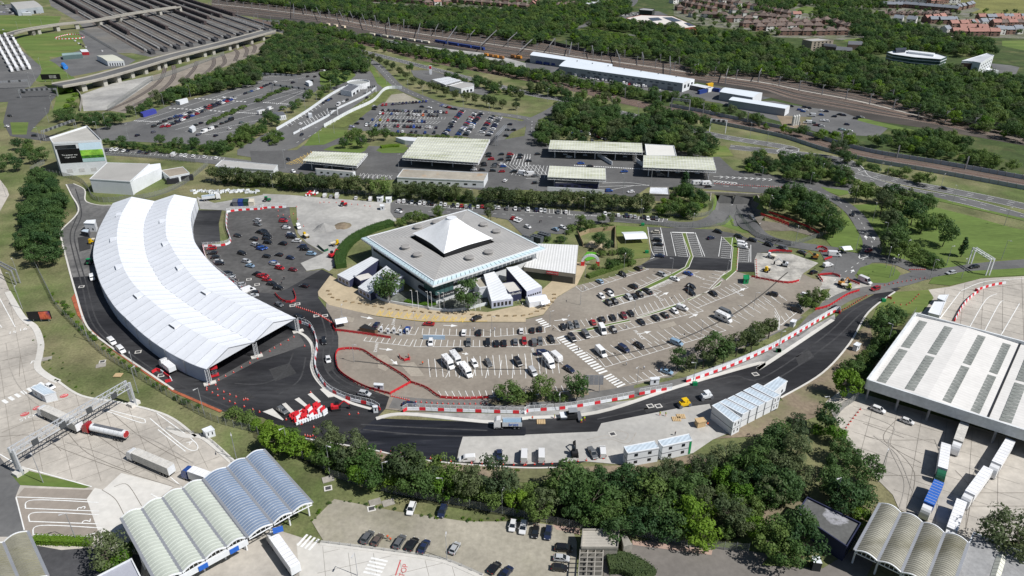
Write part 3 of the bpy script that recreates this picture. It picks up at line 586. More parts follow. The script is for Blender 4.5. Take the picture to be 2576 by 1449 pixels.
# square chambers in the asphalt
for s in ('02:1355,590','02:1580,820','02:1005,685','12:290,135','12:340,120','12:525,235','12:610,235','22:1220,1120','22:1300,1120','22:2250,808','22:850,1395','13:1065,775','13:640,575','01:2440,1310','01:2520,1360','02:800,-50'):
    a=P(s)[0];mb=MB();mb.box(a.x,a.y,.1,2.2,2.0,.12,0,.3);mb.box(a.x,a.y,.1,1.5,1.3,.135,1,.3);struct(mb,'manhole_cover',[CONCW,ASPHD])
for s in ('13:640,485 ','13:1100,710','13:1230,715','02:990,722','02:460,655'):
    a=P(s)[0];mb=MB();mb.box(a.x,a.y,.05,3.2,2.4,.16,0,.4);struct(mb,'concrete_pad',CONCR)

def joints(poly,ang,sp,lay=8.4,w=.09):
    pl=P(poly);mb=MB();c=sum(pl,Vector())/len(pl);R_=max((p-c).length for p in pl);z=LZ(lay)
    for a in (ang,ang+math.pi/2):
        d=Vector((math.cos(a),math.sin(a),0));n=Vector((-d.y,d.x,0));k=-int(R_/sp)
        while k*sp < R_:
            run=None;s=-R_
            while s <= R_+2:
                p=c+n*k*sp+d*s;ok=s <= R_ and inside(p,pl)
                if ok and run is None: run=p
                if not ok and run is not None:
                    if (p-run).length > 3: mb.ribbon([run,p-d*2],w,0,z)
                    run=None
                s += 2
            k += 1
    struct(mb,'slab_joints',JOINT)
joints('02:40,-40 220,245 330,350 375,500 355,760 560,870 800,1020 1200,1090 1640,1215 03:2050,80 2200,330 1750,560 1190,425 930,570 230,370 0,240 02:-200,600',.62,6.5);joints('32:840,950 1000,1010 2600,1500 33:2600,1050 2050,1080 1350,780 1290,640 1150,480 870,150',-.55,7);joints('31:1700,1420 2150,1310 2650,1280 32:2700,500 2560,560 1880,370 1560,220',-.55,7);joints('13:560,1130 1640,1265 2050,1400 2100,1560 500,1700',.3,6,9.4)
TRK=M('tyre_polished_asphalt',(.05,.05,.052),var=.3,sc=.15,fine=.8);TRC=M('rubber_marked_concrete',(.34,.315,.28),var=.2)
painted(['01:680,420 760,640 690,860 720,1060 800,1350 02:900,300 1150,560 1500,830 1900,1040 2400,1240','01:740,420 800,660 730,870 770,1080 850,1360 02:960,300 1210,550 1560,800 1960,1010 2450,1210','12:560,200 620,420 590,620 640,800 820,940 1100,1040','12:640,260 690,430 650,620 690,780 860,910 1150,1010','12:300,600 200,800 0,900 02:2300,900','12:420,640 360,860 150,1010','12:960,1300 1500,1330 2200,1360','12:980,1350 1500,1400 2100,1420','22:600,1220 1300,1050 2000,830 32:0,850 600,450 900,180 1150,60','22:700,1250 1400,1090 2100,860 32:100,880 700,480 960,230 1200,60'],9.5,TRK,.55,'tyre_marks')
painted(['32:1000,1200 1300,1330 33:1250,150 1400,500 1350,780','33:1100,60 1330,250 1480,600','33:1700,100 1750,300 1650,700','33:2150,300 1950,700 1800,1000','03:640,120 1200,300 1800,560','02:900,1350 03:1400,60 1900,330','02:60,500 120,800 300,1050 700,1300','23:600,100 800,60 950,110 1000,40 860,0','23:640,130 820,95 1000,140 1080,30'],10.6,TRC,.28,'tyre_marks')
for s_ in ('12:60,760 260,700 330,800 120,880','02:2200,1000 2400,960 2500,1040 2300,1100','32:330,640 470,570 520,640 370,730','22:1150,1140 1350,1085 1390,1130 1180,1190','12:600,700 690,690 700,760 640,790','01:760,900 880,880 890,1010 780,1040'): zone('asphalt_patch',s_,M('patched_asphalt',(.045,.045,.046),var=.25),9.7)
for s_ in ('12:1120,620 1210,620 1290,700 1200,780 1130,750','12:1340,710 1480,690 1590,830 1450,830','22:900,620 1010,600 1040,650 930,670','12:760,230 900,260 880,300 750,280','22:1300,330 1450,290 1480,330 1330,370'): zone('asphalt_patch',s_,M('pale_patch',(.32,.285,.235),var=.15),11.5)
# ------------------------------------------------------------------ curved white marquee with two ridges
ZE,ZR,ZV,NB=6.0,9.8,6.4,34
cur=dict(
 le=('01:1105,560 1030,690 960,835 918,1000 915,1100 940,1200 975,1320 02:1030,0 1130,150 1250,270 1370,385 1510,495 1680,605 1880,705 2025,757',ZE),
 r1=('01:1290,497 1215,620 1165,735 1145,870 1150,960 1180,1110 1240,1250 1340,1390 02:1490,90 1640,210 1780,310 2030,455 2240,545',ZR),
 va=('01:1515,540 1430,700 1408,860 1435,1070 1500,1210 1600,1370 02:1770,70 1930,180 2150,320 2350,420 2490,490',ZV),
 r2=('01:1710,475 1640,620 1625,860 1680,985 1755,1110 1900,1290 2030,1400 02:2220,60 2440,170 2576,235 F:688,811',ZR),
 ri=('01:1925,515 1880,640 1868,720 1885,850 1905,935 1990,1060 2100,1180 2300,1350 2390,1431 F:744.7,801',ZE))
MC={k: resample(smooth(P(s,z)),NB) for k,(s,z) in cur.items()}
tent=thing('marquee',(MC['le'][-1].x,MC['le'][-1].y,0),'huge curved white twin-ridge marquee beside the new black road','marquee')
for a,b in (('le','r1'),('r1','va'),('va','r2'),('r2','ri')):
    for i in range(NB):
        A,B_,C,D=MC[a][i],MC[a][i+1],MC[b][i+1],MC[b][i]
        dn=(B_-A).normalized()*.075;m=MB();up=Vector((0,0,.05));sag=Vector((0,0,-.07))
        K=[]
        for t in (0,.5,1):
            K.append([A.lerp(D,t)+dn,(A.lerp(B_,.5)).lerp(C.lerp(D,.5),t)+sag,B_.lerp(C,t)-dn])
        for u in (0,1):
            for w in (0,1): m.face([K[u][w]+up,K[u][w+1]+up,K[u+1][w+1]+up,K[u+1][w]+up])
        part(m,'roof_panel',PVC,tent,True)
RAILW=flat('tent_keder_rail',(.3,.31,.33),.5)
m=MB()
for a,b in (('le','r1'),('r1','va'),('va','r2'),('r2','ri')):
    for i in range(NB+1): m.bar(MC[a][i]-Vector((0,0,.05)),MC[b][i]-Vector((0,0,.05)),.3,.12)
part(m,'roof_rails',RAILW,tent)['kind']='stuff'
NAVYW=M('tent_side_sheet',(.44,.47,.55),var=.05)  # left wall's shade painted in as a darker, bluer sheet colour
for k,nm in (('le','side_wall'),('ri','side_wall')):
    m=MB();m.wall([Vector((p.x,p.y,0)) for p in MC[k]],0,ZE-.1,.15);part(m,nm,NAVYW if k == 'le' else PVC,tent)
    for i in range(0,NB+1,2):
        m=MB();p=MC[k][i];m.box(p.x,p.y,0,.35,.35,ZE-.15);part(m,'frame_leg',STEEL,tent)
m=MB();p=MC['va'];m.wall([Vector((q.x,q.y,ZV-.1)) for q in p],-.1,.12,.5);part(m,'valley_gutter',STEEL,tent)
for i in (0,NB):          # gable sheets above the openings
    for a,b,c in (('le','r1','va'),('va','r2','ri')):
        A,R_,C=MC[a][i],MC[b][i],MC[c][i]
        if i == 0:
            m=MB();m.face([(A.x,A.y,0),(C.x,C.y,0),C,R_,A]);part(m,'end_wall',PVC,tent)
        else:
            m=MB();m.face([A,C,R_-Vector((0,0,.02))]);part(m,'gable_sheet',PVC,tent)
for k in ('va','ri','le'):
    p=MC[k][-1];q=MC[k][-1]
    m=MB()
    for dx in (-.5,.5):
        for dy in (-.5,.5): m.bar((p.x+dx,p.y+dy,0),(p.x+dx,p.y+dy,ZE),.14)
    for z in range(6): m.bar((p.x-.5,p.y-.5,z),(p.x+.5,p.y-.5,z+1),.08)
    part(m,'corner_tower',WSTEEL,tent);m=MB();m.box(p.x,p.y,0,4,1.8,.5,0,.5);part(m,'ballast_block',CONCW,tent)
for k in range(9):           # opening roof hatches on both vaults
    i=4+k*3
    for a,b in (('le','r1'),('va','r2')):
        if (k+(a == 'va')) % 2: continue
        A,B_,C,D=MC[a][i],MC[a][i+1],MC[b][i+1],MC[b][i];f=lambda s_,t_: (A.lerp(B_,s_)).lerp(D.lerp(C,s_),t_)
        m=MB();u=Vector((0,0,.06));h=Vector((0,0,.75));B4=[f(.15,.72)+u,f(.9,.72)+u,f(.9,.95)+u,f(.15,.95)+u]
        m.hexa(B4,[B4[0]+h,B4[1]+h,B4[2]+u*3,B4[3]+u*3]);v_=part(m,'roof_hatch',PVC,tent)
        m=MB();e=(B4[0]-B4[3]).normalized()*.03;m.face([B4[0]+e,B4[1]+e,B4[1]+h*.9+e,B4[0]+h*.9+e]);rel(tent,m.build('hatch_louvre',flat('louvre_grey',(.1,.1,.11),.6)))

# ------------------------------------------------------------------ terminal hall with tent-peaked roof
ZT=11.0
cL,cN,cR,cF=P('11:965,900',ZT)[0],P('11:1665,1365',ZT)[0],P('21:195,1000',ZT)[0],P('11:2010,618',ZT)[0]
ctr=(cL+cN+cR+cF)/4
term=thing('terminal_hall',(ctr.x,ctr.y,0),'square grey metal-roofed terminal hall with a white tent peak in its middle','building')
cor=[cL,cN,cR,cF]
def ins(k,z): return [Vector((ctr.x+(c.x-ctr.x)*k,ctr.y+(c.y-ctr.y)*k,z)) for c in cor]
angA=math.atan2((cN-cL).y,(cN-cL).x);angB=math.atan2((cR-cN).y,(cR-cN).x)
mats_r=[M('standing_seam_a',(.41,.4,.385),var=.08,sc=.1,fine=.6,rough=.5,wave=(.24,-angA,.3)),M('standing_seam_b',(.41,.4,.385),var=.08,sc=.1,fine=.6,rough=.5,wave=(.24,-angB,.3))]
o1,i1,i2=ins(1.0,ZT),ins(.935,ZT+.55),ins(.46,ZT+1.6)
BLUEG=M('pale_blue_glazing',(.5,.62,.66),var=.06,sc=.3,fine=1,rough=.2,spec=.6)
for k in range(4):
    j=(k+1) % 4
    m=MB();m.face([i1[k],i1[j],i2[j],i2[k]]);part(m,'roof_slope',mats_r[k % 2],term)
    n=26
    for q in range(n):
        a0,a1=o1[k].lerp(o1[j],(q+.06)/n),o1[k].lerp(o1[j],(q+.94)/n);b0,b1=i1[k].lerp(i1[j],(q+.06)/n),i1[k].lerp(i1[j],(q+.94)/n)
        m=MB();m.hexa([p-Vector((0,0,.15)) for p in (a0,a1,b1,b0)],[a0,a1,b1,b0]);part(m,'eaves_panel',BLUEG,term)
    m=MB();m.wall([o1[k]-Vector((0,0,.5)),o1[j]-Vector((0,0,.5))],-.4,.3,.35);part(m,'eaves_beam',WHITE,term)
    m=MB();m.wall([i1[k],i1[j]],-.5,.25,.45);part(m,'roof_edge',WHITE,term)
    m=MB();m.wall([i1[k],i2[k]],-.1,.08,.22);part(m,'hip_cap',GREYM,term)
w0,w1=ins(.9,0),ins(.9,ZT)
WALLG=M('hall_wall_cladding',(.55,.56,.56),var=.06)
for k in range(4):
    j=(k+1) % 4;m=MB();m.face([w0[k],w0[j],w1[j],w1[k]]);part(m,'wall',WALLG,term)
    d=(w0[j]-w0[k]);L=d.length;d.normalize();out=Vector((d.y,-d.x,0))
    for z0,z1 in ((5.6,6.9),(8.6,10.4)):
        m=MB();
        a,b=w0[k]+d*2+out*.05,w0[j]-d*2+out*.05;m.hexa([(a.x,a.y,z0),(b.x,b.y,z0),(b.x-out.x*.1,b.y-out.y*.1,z0),(a.x-out.x*.1,a.y-out.y*.1,z0)],[(a.x,a.y,z1),(b.x,b.y,z1),(b.x-out.x*.1,b.y-out.y*.1,z1),(a.x-out.x*.1,a.y-out.y*.1,z1)]);part(m,'window_band',GLASS,term)
    # glazed corner
    if k == 0:
        cnr=w0[1]
TEALG=flat('teal_glass',(.05,.11,.11),.12,.7)
dA,dB=(w0[0]-w0[1]).normalized(),(w0[2]-w0[1]).normalized();c0=w0[1]-(dA+dB)*.25
for dd,nn in ((dA,9),(dB,8)):
    for q in range(4):
        a,b=c0+dd*(q*2.2+.05),c0+dd*(q*2.2+2.1)
        for z0,z1 in ((4.2,7.3),(7.5,10.6)):
            m=MB();m.wall([Vector((a.x,a.y,z0)),Vector((b.x,b.y,z0))],0,z1-z0,.12);part(m,'glazed_pane',TEALG,term)
# entrance canopy with lettering
m=MB();e=c0-(dA+dB)*1.0;m.hexa([(p.x,p.y,3.4) for p in (e+dA*13,e,e+dB*1,e+dA*13+dB*1)],[(p.x,p.y,4.4) for p in (e+dA*13,e,e+dB*1,e+dA*13+dB*1)]);part(m,'entrance_fascia',flat('black_fascia',(.015,.015,.018),.4),term)
p=e+dB*5-dA*.1;m=MB();m.hexa([(q.x,q.y,3.4) for q in (e,e+dB*12,e+dB*12+dA,e+dA)],[(q.x,q.y,4.4) for q in (e,e+dB*12,e+dB*12+dA,e+dA)]);part(m,'entrance_fascia',MATS['black_fascia'],term)
rz=math.atan2(dB.y,dB.x);q=e+dB*6-dA*.06;text('world duty free',(q.x,q.y,3.9),(math.pi/2,0,rz),1.0,LINE,term,'fascia_lettering')
q=w0[0]-dA*9-dB*.2;text('WHSmith',(q.x,q.y,5.2),(math.pi/2,0,math.atan2(-dA.y,-dA.x)),1.7,LINE,term,'fascia_lettering')
# white membrane peak
zb=ZT+3.3;sq=P('11:1465,855 1775,1055 2255,905',zb);sq.append(sq[0]+sq[2]-sq[1]);hc=ctr.copy();ctr=(sq[0]+sq[2])/2;zt=(lambda e: CAM_H-ctr.y*(math.sin(PITCH)+e*math.cos(PITCH))/(math.cos(PITCH)-e*math.sin(PITCH)))((549-724.5)/FOC);m=MB();NR,NA=12,48;rows=[]
def sqpt(t):
    k=int(t*4) % 4;f=t*4-int(t*4);return sq[k].lerp(sq[(k+1) % 4],f)
top_r=2.3
for r in range(NR+1):
    f=r/NR;row=[]
    for a in range(NA):
        s_=sqpt(a/NA);d=s_-Vector((ctr.x,ctr.y,zb));dl=d.length;rr=dl*(1-f)+top_r*f;dn=d/dl
        edge=4*((a/NA*4 % 1)-.5)**2
        z=zb+(zt-zb)*(.85*f+.15*f**2)
        inward=(1-edge)*1.0*(1-f)
        row.append(Vector((ctr.x+dn.x*(rr-inward),ctr.y+dn.y*(rr-inward),z)))
    rows.append(row)
for r in range(NR):
    for a in range(NA): b=(a+1) % NA;m.face([rows[r][a],rows[r][b],rows[r+1][b],rows[r+1][a]])
m.face(rows[-1]);part(m,'tent_peak',M('peak_membrane',(.8,.81,.82),var=.06,sc=.15,fine=1.2,rough=.5),term,True)
m=MB();u=[ctr+(q-ctr)*.95-Vector((0,0,2.6)) for q in sq];v_=[ctr+(q-ctr)*.95-Vector((0,0,.05)) for q in sq]
for k in range(4): j=(k+1) % 4;m.face([u[k],u[j],v_[j],v_[k]])
part(m,'skirt',DARK,term)  # black sheet paints the shade in the gap between peak and roof
m=MB();m.tube((ctr.x,ctr.y,zt-.3),(ctr.x,ctr.y,zt+.4),2.45,2.3,16);part(m,'peak_cap',WHITE,term)
for s in ('11:1520,790','11:1700,742','11:2165,765','11:2290,830','11:1400,985','11:1515,1060','11:2025,1090','11:2212,1035'):
    p=P(s,ZT+1.9)[0];m=MB();m.tube((p.x,p.y,ZT+.6),(p.x,p.y,ZT+2.1),1.9,1.9,16);m.tube((p.x,p.y,ZT+2.1),(p.x,p.y,ZT+2.4),2.2,1.6,16);part(m,'roof_vent',M('vent_grey',(.27,.26,.25),var=.1),term)
ctr=hc
# wings around it
ROOFW=M('pale_metal_roof',(.66,.68,.7),var=.06,sc=.15,fine=.8,rough=.45,wave=(.22,.9,.14));NAVY=M('navy_cladding',(.03,.035,.075),var=.1);LILAC=M('pale_lilac_cladding',(.46,.48,.58),var=.05)
def block(name,label,cat,roof,h,wall,rf,lip=0.0,group=None,zb=0.0,heights=None):
    R_=P(roof,h) if isinstance(roof,str) else [Vector((p.x,p.y,h)) for p in roof]
    if heights:
        tk=toks(roof);R_=[G(u,v,hh) for (_,(u,v)),hh in zip(tk,heights)]
    c=sum(R_,Vector())/len(R_);t=thing(name,(c.x,c.y,zb),label,cat,group)
    if sum(a.x*b.y-b.x*a.y for a,b in zip(R_,R_[1:]+R_[:1])) < 0: R_.reverse()
    for a,b in zip(R_,R_[1:]+R_[:1]):
        m=MB();m.face([(a.x,a.y,zb),(b.x,b.y,zb),b-Vector((0,0,.02)),a-Vector((0,0,.02))]);part(m,'wall',wall,t)
    m=MB()
    if heights: m.face(R_)
    else: m.poly(R_)
    part(m,'roof',rf,t)
    if lip: 
        m=MB();m.wall(R_+[R_[0]],-.25,lip,.35);part(m,'parapet',wall,t)
    t['_']=0;del t['_'];BL[t.name]=R_
    return t
BL={}
def windows(t,i,n,z0,z1,mat=GLASS,frac=.6,m0=.06,m1=.94,name='window'):
    R_=BL[t.name];a,b=R_[i],R_[(i+1) % len(R_)];d=Vector((b.x-a.x,b.y-a.y,0));L=d.length;d.normalize();o=Vector((d.y,-d.x,0))*.06
    for k in range(n):
        s0=L*(m0+(m1-m0)*(k+.5-frac/2)/n);s1=L*(m0+(m1-m0)*(k+.5+frac/2)/n);p,q=a+d*s0+o,a+d*s1+o
        m=MB();m.hexa([(p.x,p.y,z0),(q.x,q.y,z0),(q.x-o.x*1.5,q.y-o.y*1.5,z0),(p.x-o.x*1.5,p.y-o.y*1.5,z0)],[(p.x,p.y,z1),(q.x,q.y,z1),(q.x-o.x*1.5,q.y-o.y*1.5,z1),(p.x-o.x*1.5,p.y-o.y*1.5,z1)]);part(m,name,mat,t)
    return t
def facing(t,v=Vector((0,-1,0))):
    R_=BL[t.name];best=0;bv=-9
    for i in range(len(R_)):
        a,b=R_[i],R_[(i+1) % len(R_)];d=Vector((b.x-a.x,b.y-a.y,0)).normalized();s_=d.y*v.x-d.x*v.y
        s_ *= min(1,Vector((b.x-a.x,b.y-a.y,0)).length/4)
        if s_ > bv: bv,best=s_,i
    return best
def navyside(t,v):
    R_=BL[t.name];i=facing(t,v);[ch for ch in t.children if ch.name.startswith('wall')][i].data.materials[0]=NAVY;return t
W1=[3.4,3.4,7.2,7.2]
A1=navyside(block('shop_wing','wedge-roofed pale wing beside the curved hedge of the terminal','building','F:848.2,690.8 878.3,706.2 953.5,653.2 933.6,645.6',5,LILAC,ROOFW,heights=W1),Vector((.7,-.6,0)));windows(A1,facing(A1,Vector((-.6,-.8,0))),3,1,2.4)
A2=navyside(block('shop_wing','wedge-roofed pale wing behind the single round tree','building','F:900.4,721.7 931.4,739.4 1000,690 972,668',5,LILAC,ROOFW,heights=W1),Vector((.7,-.6,0)));windows(A2,facing(A2,Vector((-.6,-.8,0))),3,1,2.4)
A3=block('kiosk_wing','flat-roofed low link between the two wedge wings of the terminal','building','F:889.4,695.2 927,686.3 942.4,697.4 907,708.4',4,NAVY,CONCW,.3)
A4=block('brick_wing','flat-roofed block beside the tree at the terminal entrance','building','F:955.7,695.2 988.9,684.1 1013.2,695.2 982.3,712',6.5,LILAC,GRAVEL,.4)
A5=block('shop_wing','wedge-roofed wing with ticket windows beside the entrance tree','building','F:1236.6,758 1290.6,750.5 1243.3,682.8 1216.7,689.9',5,LILAC,ROOFW,heights=W1);windows(A5,facing(A5),5,.8,2.5)
block('brick_wing','gravel-roofed annex behind the ticket window wing','building','F:1189.3,704 1223.4,697.4 1241.1,719.5 1205.7,725.3',5,WHITE,GRAVEL,.4)
A6=navyside(block('shop_wing','wedge-roofed wing next to the burger restaurant','building','F:1325,733 1363.6,720.8 1300.8,668.6 1273.4,673.1',5,LILAC,ROOFW,heights=[4,4,8,8]),Vector((-1,-.3,0)));windows(A6,facing(A6),6,1.2,2.0)
A7=block('kiosk_wing','dark flat-roofed entrance with a white name on its front','building','F:1261,712.9 1294.2,708.5 1311.9,730.6 1280.9,737.2',4.4,NAVY,CONCW,.3)
i=facing(A7);R_=BL[A7.name];p=(R_[i]+R_[(i+1) % 4])/2;d=R_[(i+1) % 4]-R_[i];text('leShuttle',(p.x+d.y/d.length*.15,p.y-d.x/d.length*.15,3.7),(math.pi/2,0,math.atan2(d.y,d.x)),1.5,LINE,A7)
BKR=block('restaurant','white ribbed low roof restaurant with red sign at the terminal corner','building','21:120,955 515,970 487,1252 -20,1185',5.2,M('restaurant_soffit',(.3,.27,.22),var=.1),M('ribbed_white_roof',(.7,.7,.69),var=.05,sc=.1,fine=.8,wave=(.26,0.12,.25)),0,heights=None)
i=facing(BKR);R_=BL[BKR.name];a,b=R_[i],R_[(i+1) % 4];d=(b-a).normalized();p=a.lerp(b,.56)
m=MB();q0,q1=p-d*2.6+Vector((d.y,-d.x,0))*.15,p+d*2.6+Vector((d.y,-d.x,0))*.15;m.wall([Vector((q0.x,q0.y,3.5)),Vector((q1.x,q1.y,3.5))],0,1.3,.25);part(m,'sign_board',flat('sign_red',(.45,.02,.03),.5),BKR)
p=(q0+q1)/2;text('BURGER KING',(p.x+d.y*.15,p.y-d.x*.15,4.15),(math.pi/2,0,math.atan2(d.y,d.x)),.75,LINE,BKR)
m=MB();q0,q1=a+d*1+Vector((d.y,-d.x,0))*.05,b-d*1+Vector((d.y,-d.x,0))*.05;m.wall([Vector((q0.x,q0.y,0)),Vector((q1.x,q1.y,0))],.2,3.3,.1);part(m,'shopfront_glass',GLASS,BKR)
# roof plant yard, hedge wall, entrance court
for k,s in enumerate(('21:10,890','21:110,880','21:180,855')):
    p=P(s,3)[0];t=thing('roof_chiller',(p.x,p.y,0),f'dark fan chiller, {nth(k)} from the terminal roof corner','chiller','chillers behind the terminal');m=MB();m.box(p.x,p.y,0,6,3,3,0,-.6);part(m,'casing',flat('plant_grey',(.09,.1,.11),.5),t)
    for q in range(4): m=MB();c=Vector((p.x+math.cos(-.6)*(q*1.4-2.1),p.y+math.sin(-.6)*(q*1.4-2.1),3));m.tube(c,c+Vector((0,0,.15)),.55,.55,10);part(m,'fan',DARK,t)
mb=MB();pth=smooth(P('12:1100,55 1250,110 1600,165 1650,180 1900,190 2200,125'));mb.wall(pth,0,1.3,.3);tag(mb.build('court_wall',WHITE),'low white curved wall round the terminal entrance court','wall')
mb=MB();mb.poly([(p.x,p.y,.25) for p in P('12:1100,55 1250,110 1600,165 1900,190 2200,125 11:2200,1431 1700,1420 1350,1431')]);struct(mb,'entrance_court',M('court_paving',(.12,.13,.11),var=.4,sc=.3))

# ------------------------------------------------------------------ toll canopies
MOSS=lambda nm,a: M(nm,(.5,.51,.42),var=.14,sc=.25,fine=1.2,col2=(.2,.22,.09),sc2=.2,c2pos=(.5,.8),streak=(a,.22),rough=.6)
def canopy(label,corners,h,n,mats,ribw=None,rise=.7,cols=4,group='toll booth canopies',name='toll_canopy',booth=True,longways=True):
    fl,fr,nr,nl=P(corners,h);c=(fl+fr+nr+nl)/4;t=thing(name,(c.x,c.y,0),label,'canopy',group)
    for k in range(n):
        a0,a1=fl.lerp(nl,k/n),fl.lerp(nl,(k+1)/n);b0,b1=fr.lerp(nr,k/n),fr.lerp(nr,(k+1)/n)
        m=MB();S=6;rowsA=[];
        for q in range(S+1):
            f=q/S;zz=Vector((0,0,math.sin(math.pi*f)*rise));g=.02+f*.96;rowsA.append((a0.lerp(a1,g)+zz,b0.lerp(b1,g)+zz))
        for (p,q),(r,s_) in zip(rowsA,rowsA[1:]): m.face([r,s_,q,p])
        part(m,'roof_vault',mats,t,True)
        m=MB();L=(b0-a0).length;nn=max(4,int(L/1.8))
        for u in range(nn+1):
            for (p,q),(r,s_) in zip(rowsA,rowsA[1:]): m.bar(p.lerp(q,u/nn)+Vector((0,0,.02)),r.lerp(s_,u/nn)+Vector((0,0,.02)),.12,.1)
        ro=part(m,'vault_ribs',ribw or WSTEEL,t);ro['kind']='stuff'
        m=MB();m.bar(a1+Vector((0,0,-.05)),b1+Vector((0,0,-.05)),.35,.25);part(m,'gutter',STEEL,t)
    for a,b in ((nl,nr),(fl,fr),(fl,nl),(fr,nr)):
        m=MB();L=(b-a).length;nn=max(3,int(L/2.5));dn=Vector((0,0,-1.3));u3=Vector((0,0,-.15))
        m.bar(a+u3,b+u3,.22);m.bar(a+dn,b+dn,.2)
        for q in range(nn):
            p,r=a.lerp(b,q/nn),a.lerp(b,(q+1)/nn);mid=p.lerp(r,.5);m.bar(p+u3,mid+dn,.12);m.bar(mid+dn,r+u3,.12)
        part(m,'edge_truss',WSTEEL,t)
    for k in range(cols):
        for e in (.15,.85):
            p=fl.lerp(nl,e).lerp(fr.lerp(nr,e),(k+.3)/(cols-.4));m=MB();m.tube((p.x,p.y,0),(p.x,p.y,h-.2),.28,.22,8);part(m,'column',WSTEEL,t)
    if booth:
        for k in range(cols-1):
            p=fl.lerp(nl,.5).lerp(fr.lerp(nr,.5),(k+.8)/(cols-.4));d=(fr-fl).normalized()
            m=MB();m.box(p.x,p.y,0,2.6,1.8,2.6,0,math.atan2(d.y,d.x));b_=part(m,'toll_booth',WHITE,t)
            m=MB();m.box(p.x,p.y,1.1,2.64,1.84,.9,0,math.atan2(d.y,d.x));part(m,'booth_window',GLASS,t)
    return t
canopy('short mossy toll canopy above the small white customs office','11:500,55 1025,72 920,195 395,145',6.5,5,MOSS('mossy_sheet_a',0.05),cols=3)
canopy('largest mossy toll canopy behind the long flat white office','10:1525,1342 2225,1365 11:2110,165 1365,115',6.5,8,MOSS('mossy_sheet_b',.08),cols=4)
canopy('mossy toll canopy over the passport lanes beside the white flat roof','20:245,1375 1135,1405 21:1145,65 225,30',6.5,5,MOSS('mossy_sheet_c',.04),cols=5)
canopy('mossy toll canopy over the exit booths beside the bridge deck','21:1155,90 1830,112 1865,240 1150,210',6.5,5,MOSS('mossy_sheet_d',.03),cols=4)
canopy('small pale toll canopy behind the low white wall','21:235,195 780,220 785,330 215,305',6.5,5,MOSS('mossy_sheet_e',.04),cols=3,booth=False)
t=block('customs_office','small white office under the short mossy canopy','building','11:510,215 905,245 880,255 520,225',3.6,WHITE,GREYM);windows(t,facing(t),5,1.3,2.2,frac=.35)
t=block('customs_office','long flat-roofed white office in front of the largest canopy','building','11:1375,228 2205,268 2165,345 1315,308',4.2,WHITE,M('rusty_felt_roof',(.33,.3,.25),var=.15,sc=.1,fine=.6,col2=(.4,.25,.14),sc2=.08,c2pos=(.58,.7)),.35);windows(t,facing(t),9,1.5,2.5,frac=.4)
t=block('police_office','white office with grey roof behind the clipped tree row','building','01:2175,140 2720,190 2680,240 2110,200',4.2,WHITE,GREYM,.35);windows(t,facing(t),6,1.4,2.4)
t=block('booth_office','dark panelled office under the small pale canopy','building','21:300,335 710,350 700,370 290,360',3.4,NAVY,GREYM);windows(t,facing(t),5,1.2,2.2)
t=block('plant_room','squat white-roofed plant room beside the plaza hedge','building','21:1220,405 1395,408 1405,478 1210,470',4,CONCR,M('stained_white_roof',(.55,.57,.6),var=.2,sc=.2),.35)
t=block('plaza_office','flat pale-roofed office behind the exit canopy','building','21:1170,-15 1450,0 1475,100 1185,95',6,WHITE,M('pale_felt',(.62,.61,.57),var=.05),.4)
mb=MB();mb.wall(P('21:212,438 500,452 770,470'),0,2.4,.4);tag(mb.build('boundary_wall',WHITE),'low white wall in front of the small pale canopy','wall')
mb=MB();mb.wall(P('21:700,100 21:845,190'),0,2.6,.3);tag(mb.build('screen_wall',WHITE),'white screen wall under the passport canopy','wall')
mb=MB();mb.wall(P('21:1085,160 21:1145,200'),0,2.6,.3);tag(mb.build('screen_wall',WHITE),'short white wall between the passport and exit canopies','wall')
t=block('kiosk_pair','pair of white cabins beside the largest canopy','cabin','10:1300,1345 1400,1340 1520,1350 1500,1385 1390,1375',3,WHITE,ROOFW)

# ------------------------------------------------------------------ bridge deck and portal at the underpass
br=thing('underpass_bridge',tuple(P('21:2060,465')[0]),'grey concrete bridge with two dark openings under the toll plaza road','bridge')
pa,pb=P('21:1815,466')[0],P('21:2270,486')[0];d=(pb-pa).normalized();nrm=Vector((-d.y,d.x,0))
m=MB();L=(pb-pa).length
for s0,s1 in ((0,.1),(.485,.53),(.9,1.0)):
    a,b=pa+d*L*s0,pa+d*L*s1;m.prism([a,b,b+nrm*14,a+nrm*14],-5.3,-.02)
part(m,'pier',CONCR,br)
m=MB();m.prism([pa-d*9,pb+d*14,pb+d*14+nrm*.6,pa-d*9+nrm*.6],-.7,1.0);part(m,'parapet',CONCR,br)
m=MB();m.face([Vector((p.x,p.y,-5.3)) for p in (pa+nrm*14,pb+nrm*14)]+[Vector((p.x,p.y,0)) for p in (pb+nrm*14,pa+nrm*14)]);part(m,'back_wall',flat('tunnel_dark',(.02,.02,.02),.9),br)  # near-black sheet across the through road, painting in the tunnel's darkness
m=MB();m.face([(p.x,p.y,-5.15) for p in (pa,pb,pb+nrm*14,pa+nrm*14)]);part(m,'tunnel_floor',ASPH,br)
m=MB();m.face([(p.x,p.y,-.02) for p in (pa+nrm*14,pb+nrm*14,pb,pa)]);part(m,'deck_soffit',CONCR,br)
for a,b in ((pa,P('21:1800,640')[0]),(pb,P('21:2330,600')[0])):
    m=MB();m.wall([a,b.lerp(a,.55)],-5.2,.5,.5);part(m,'wing_wall',CONCR,br)

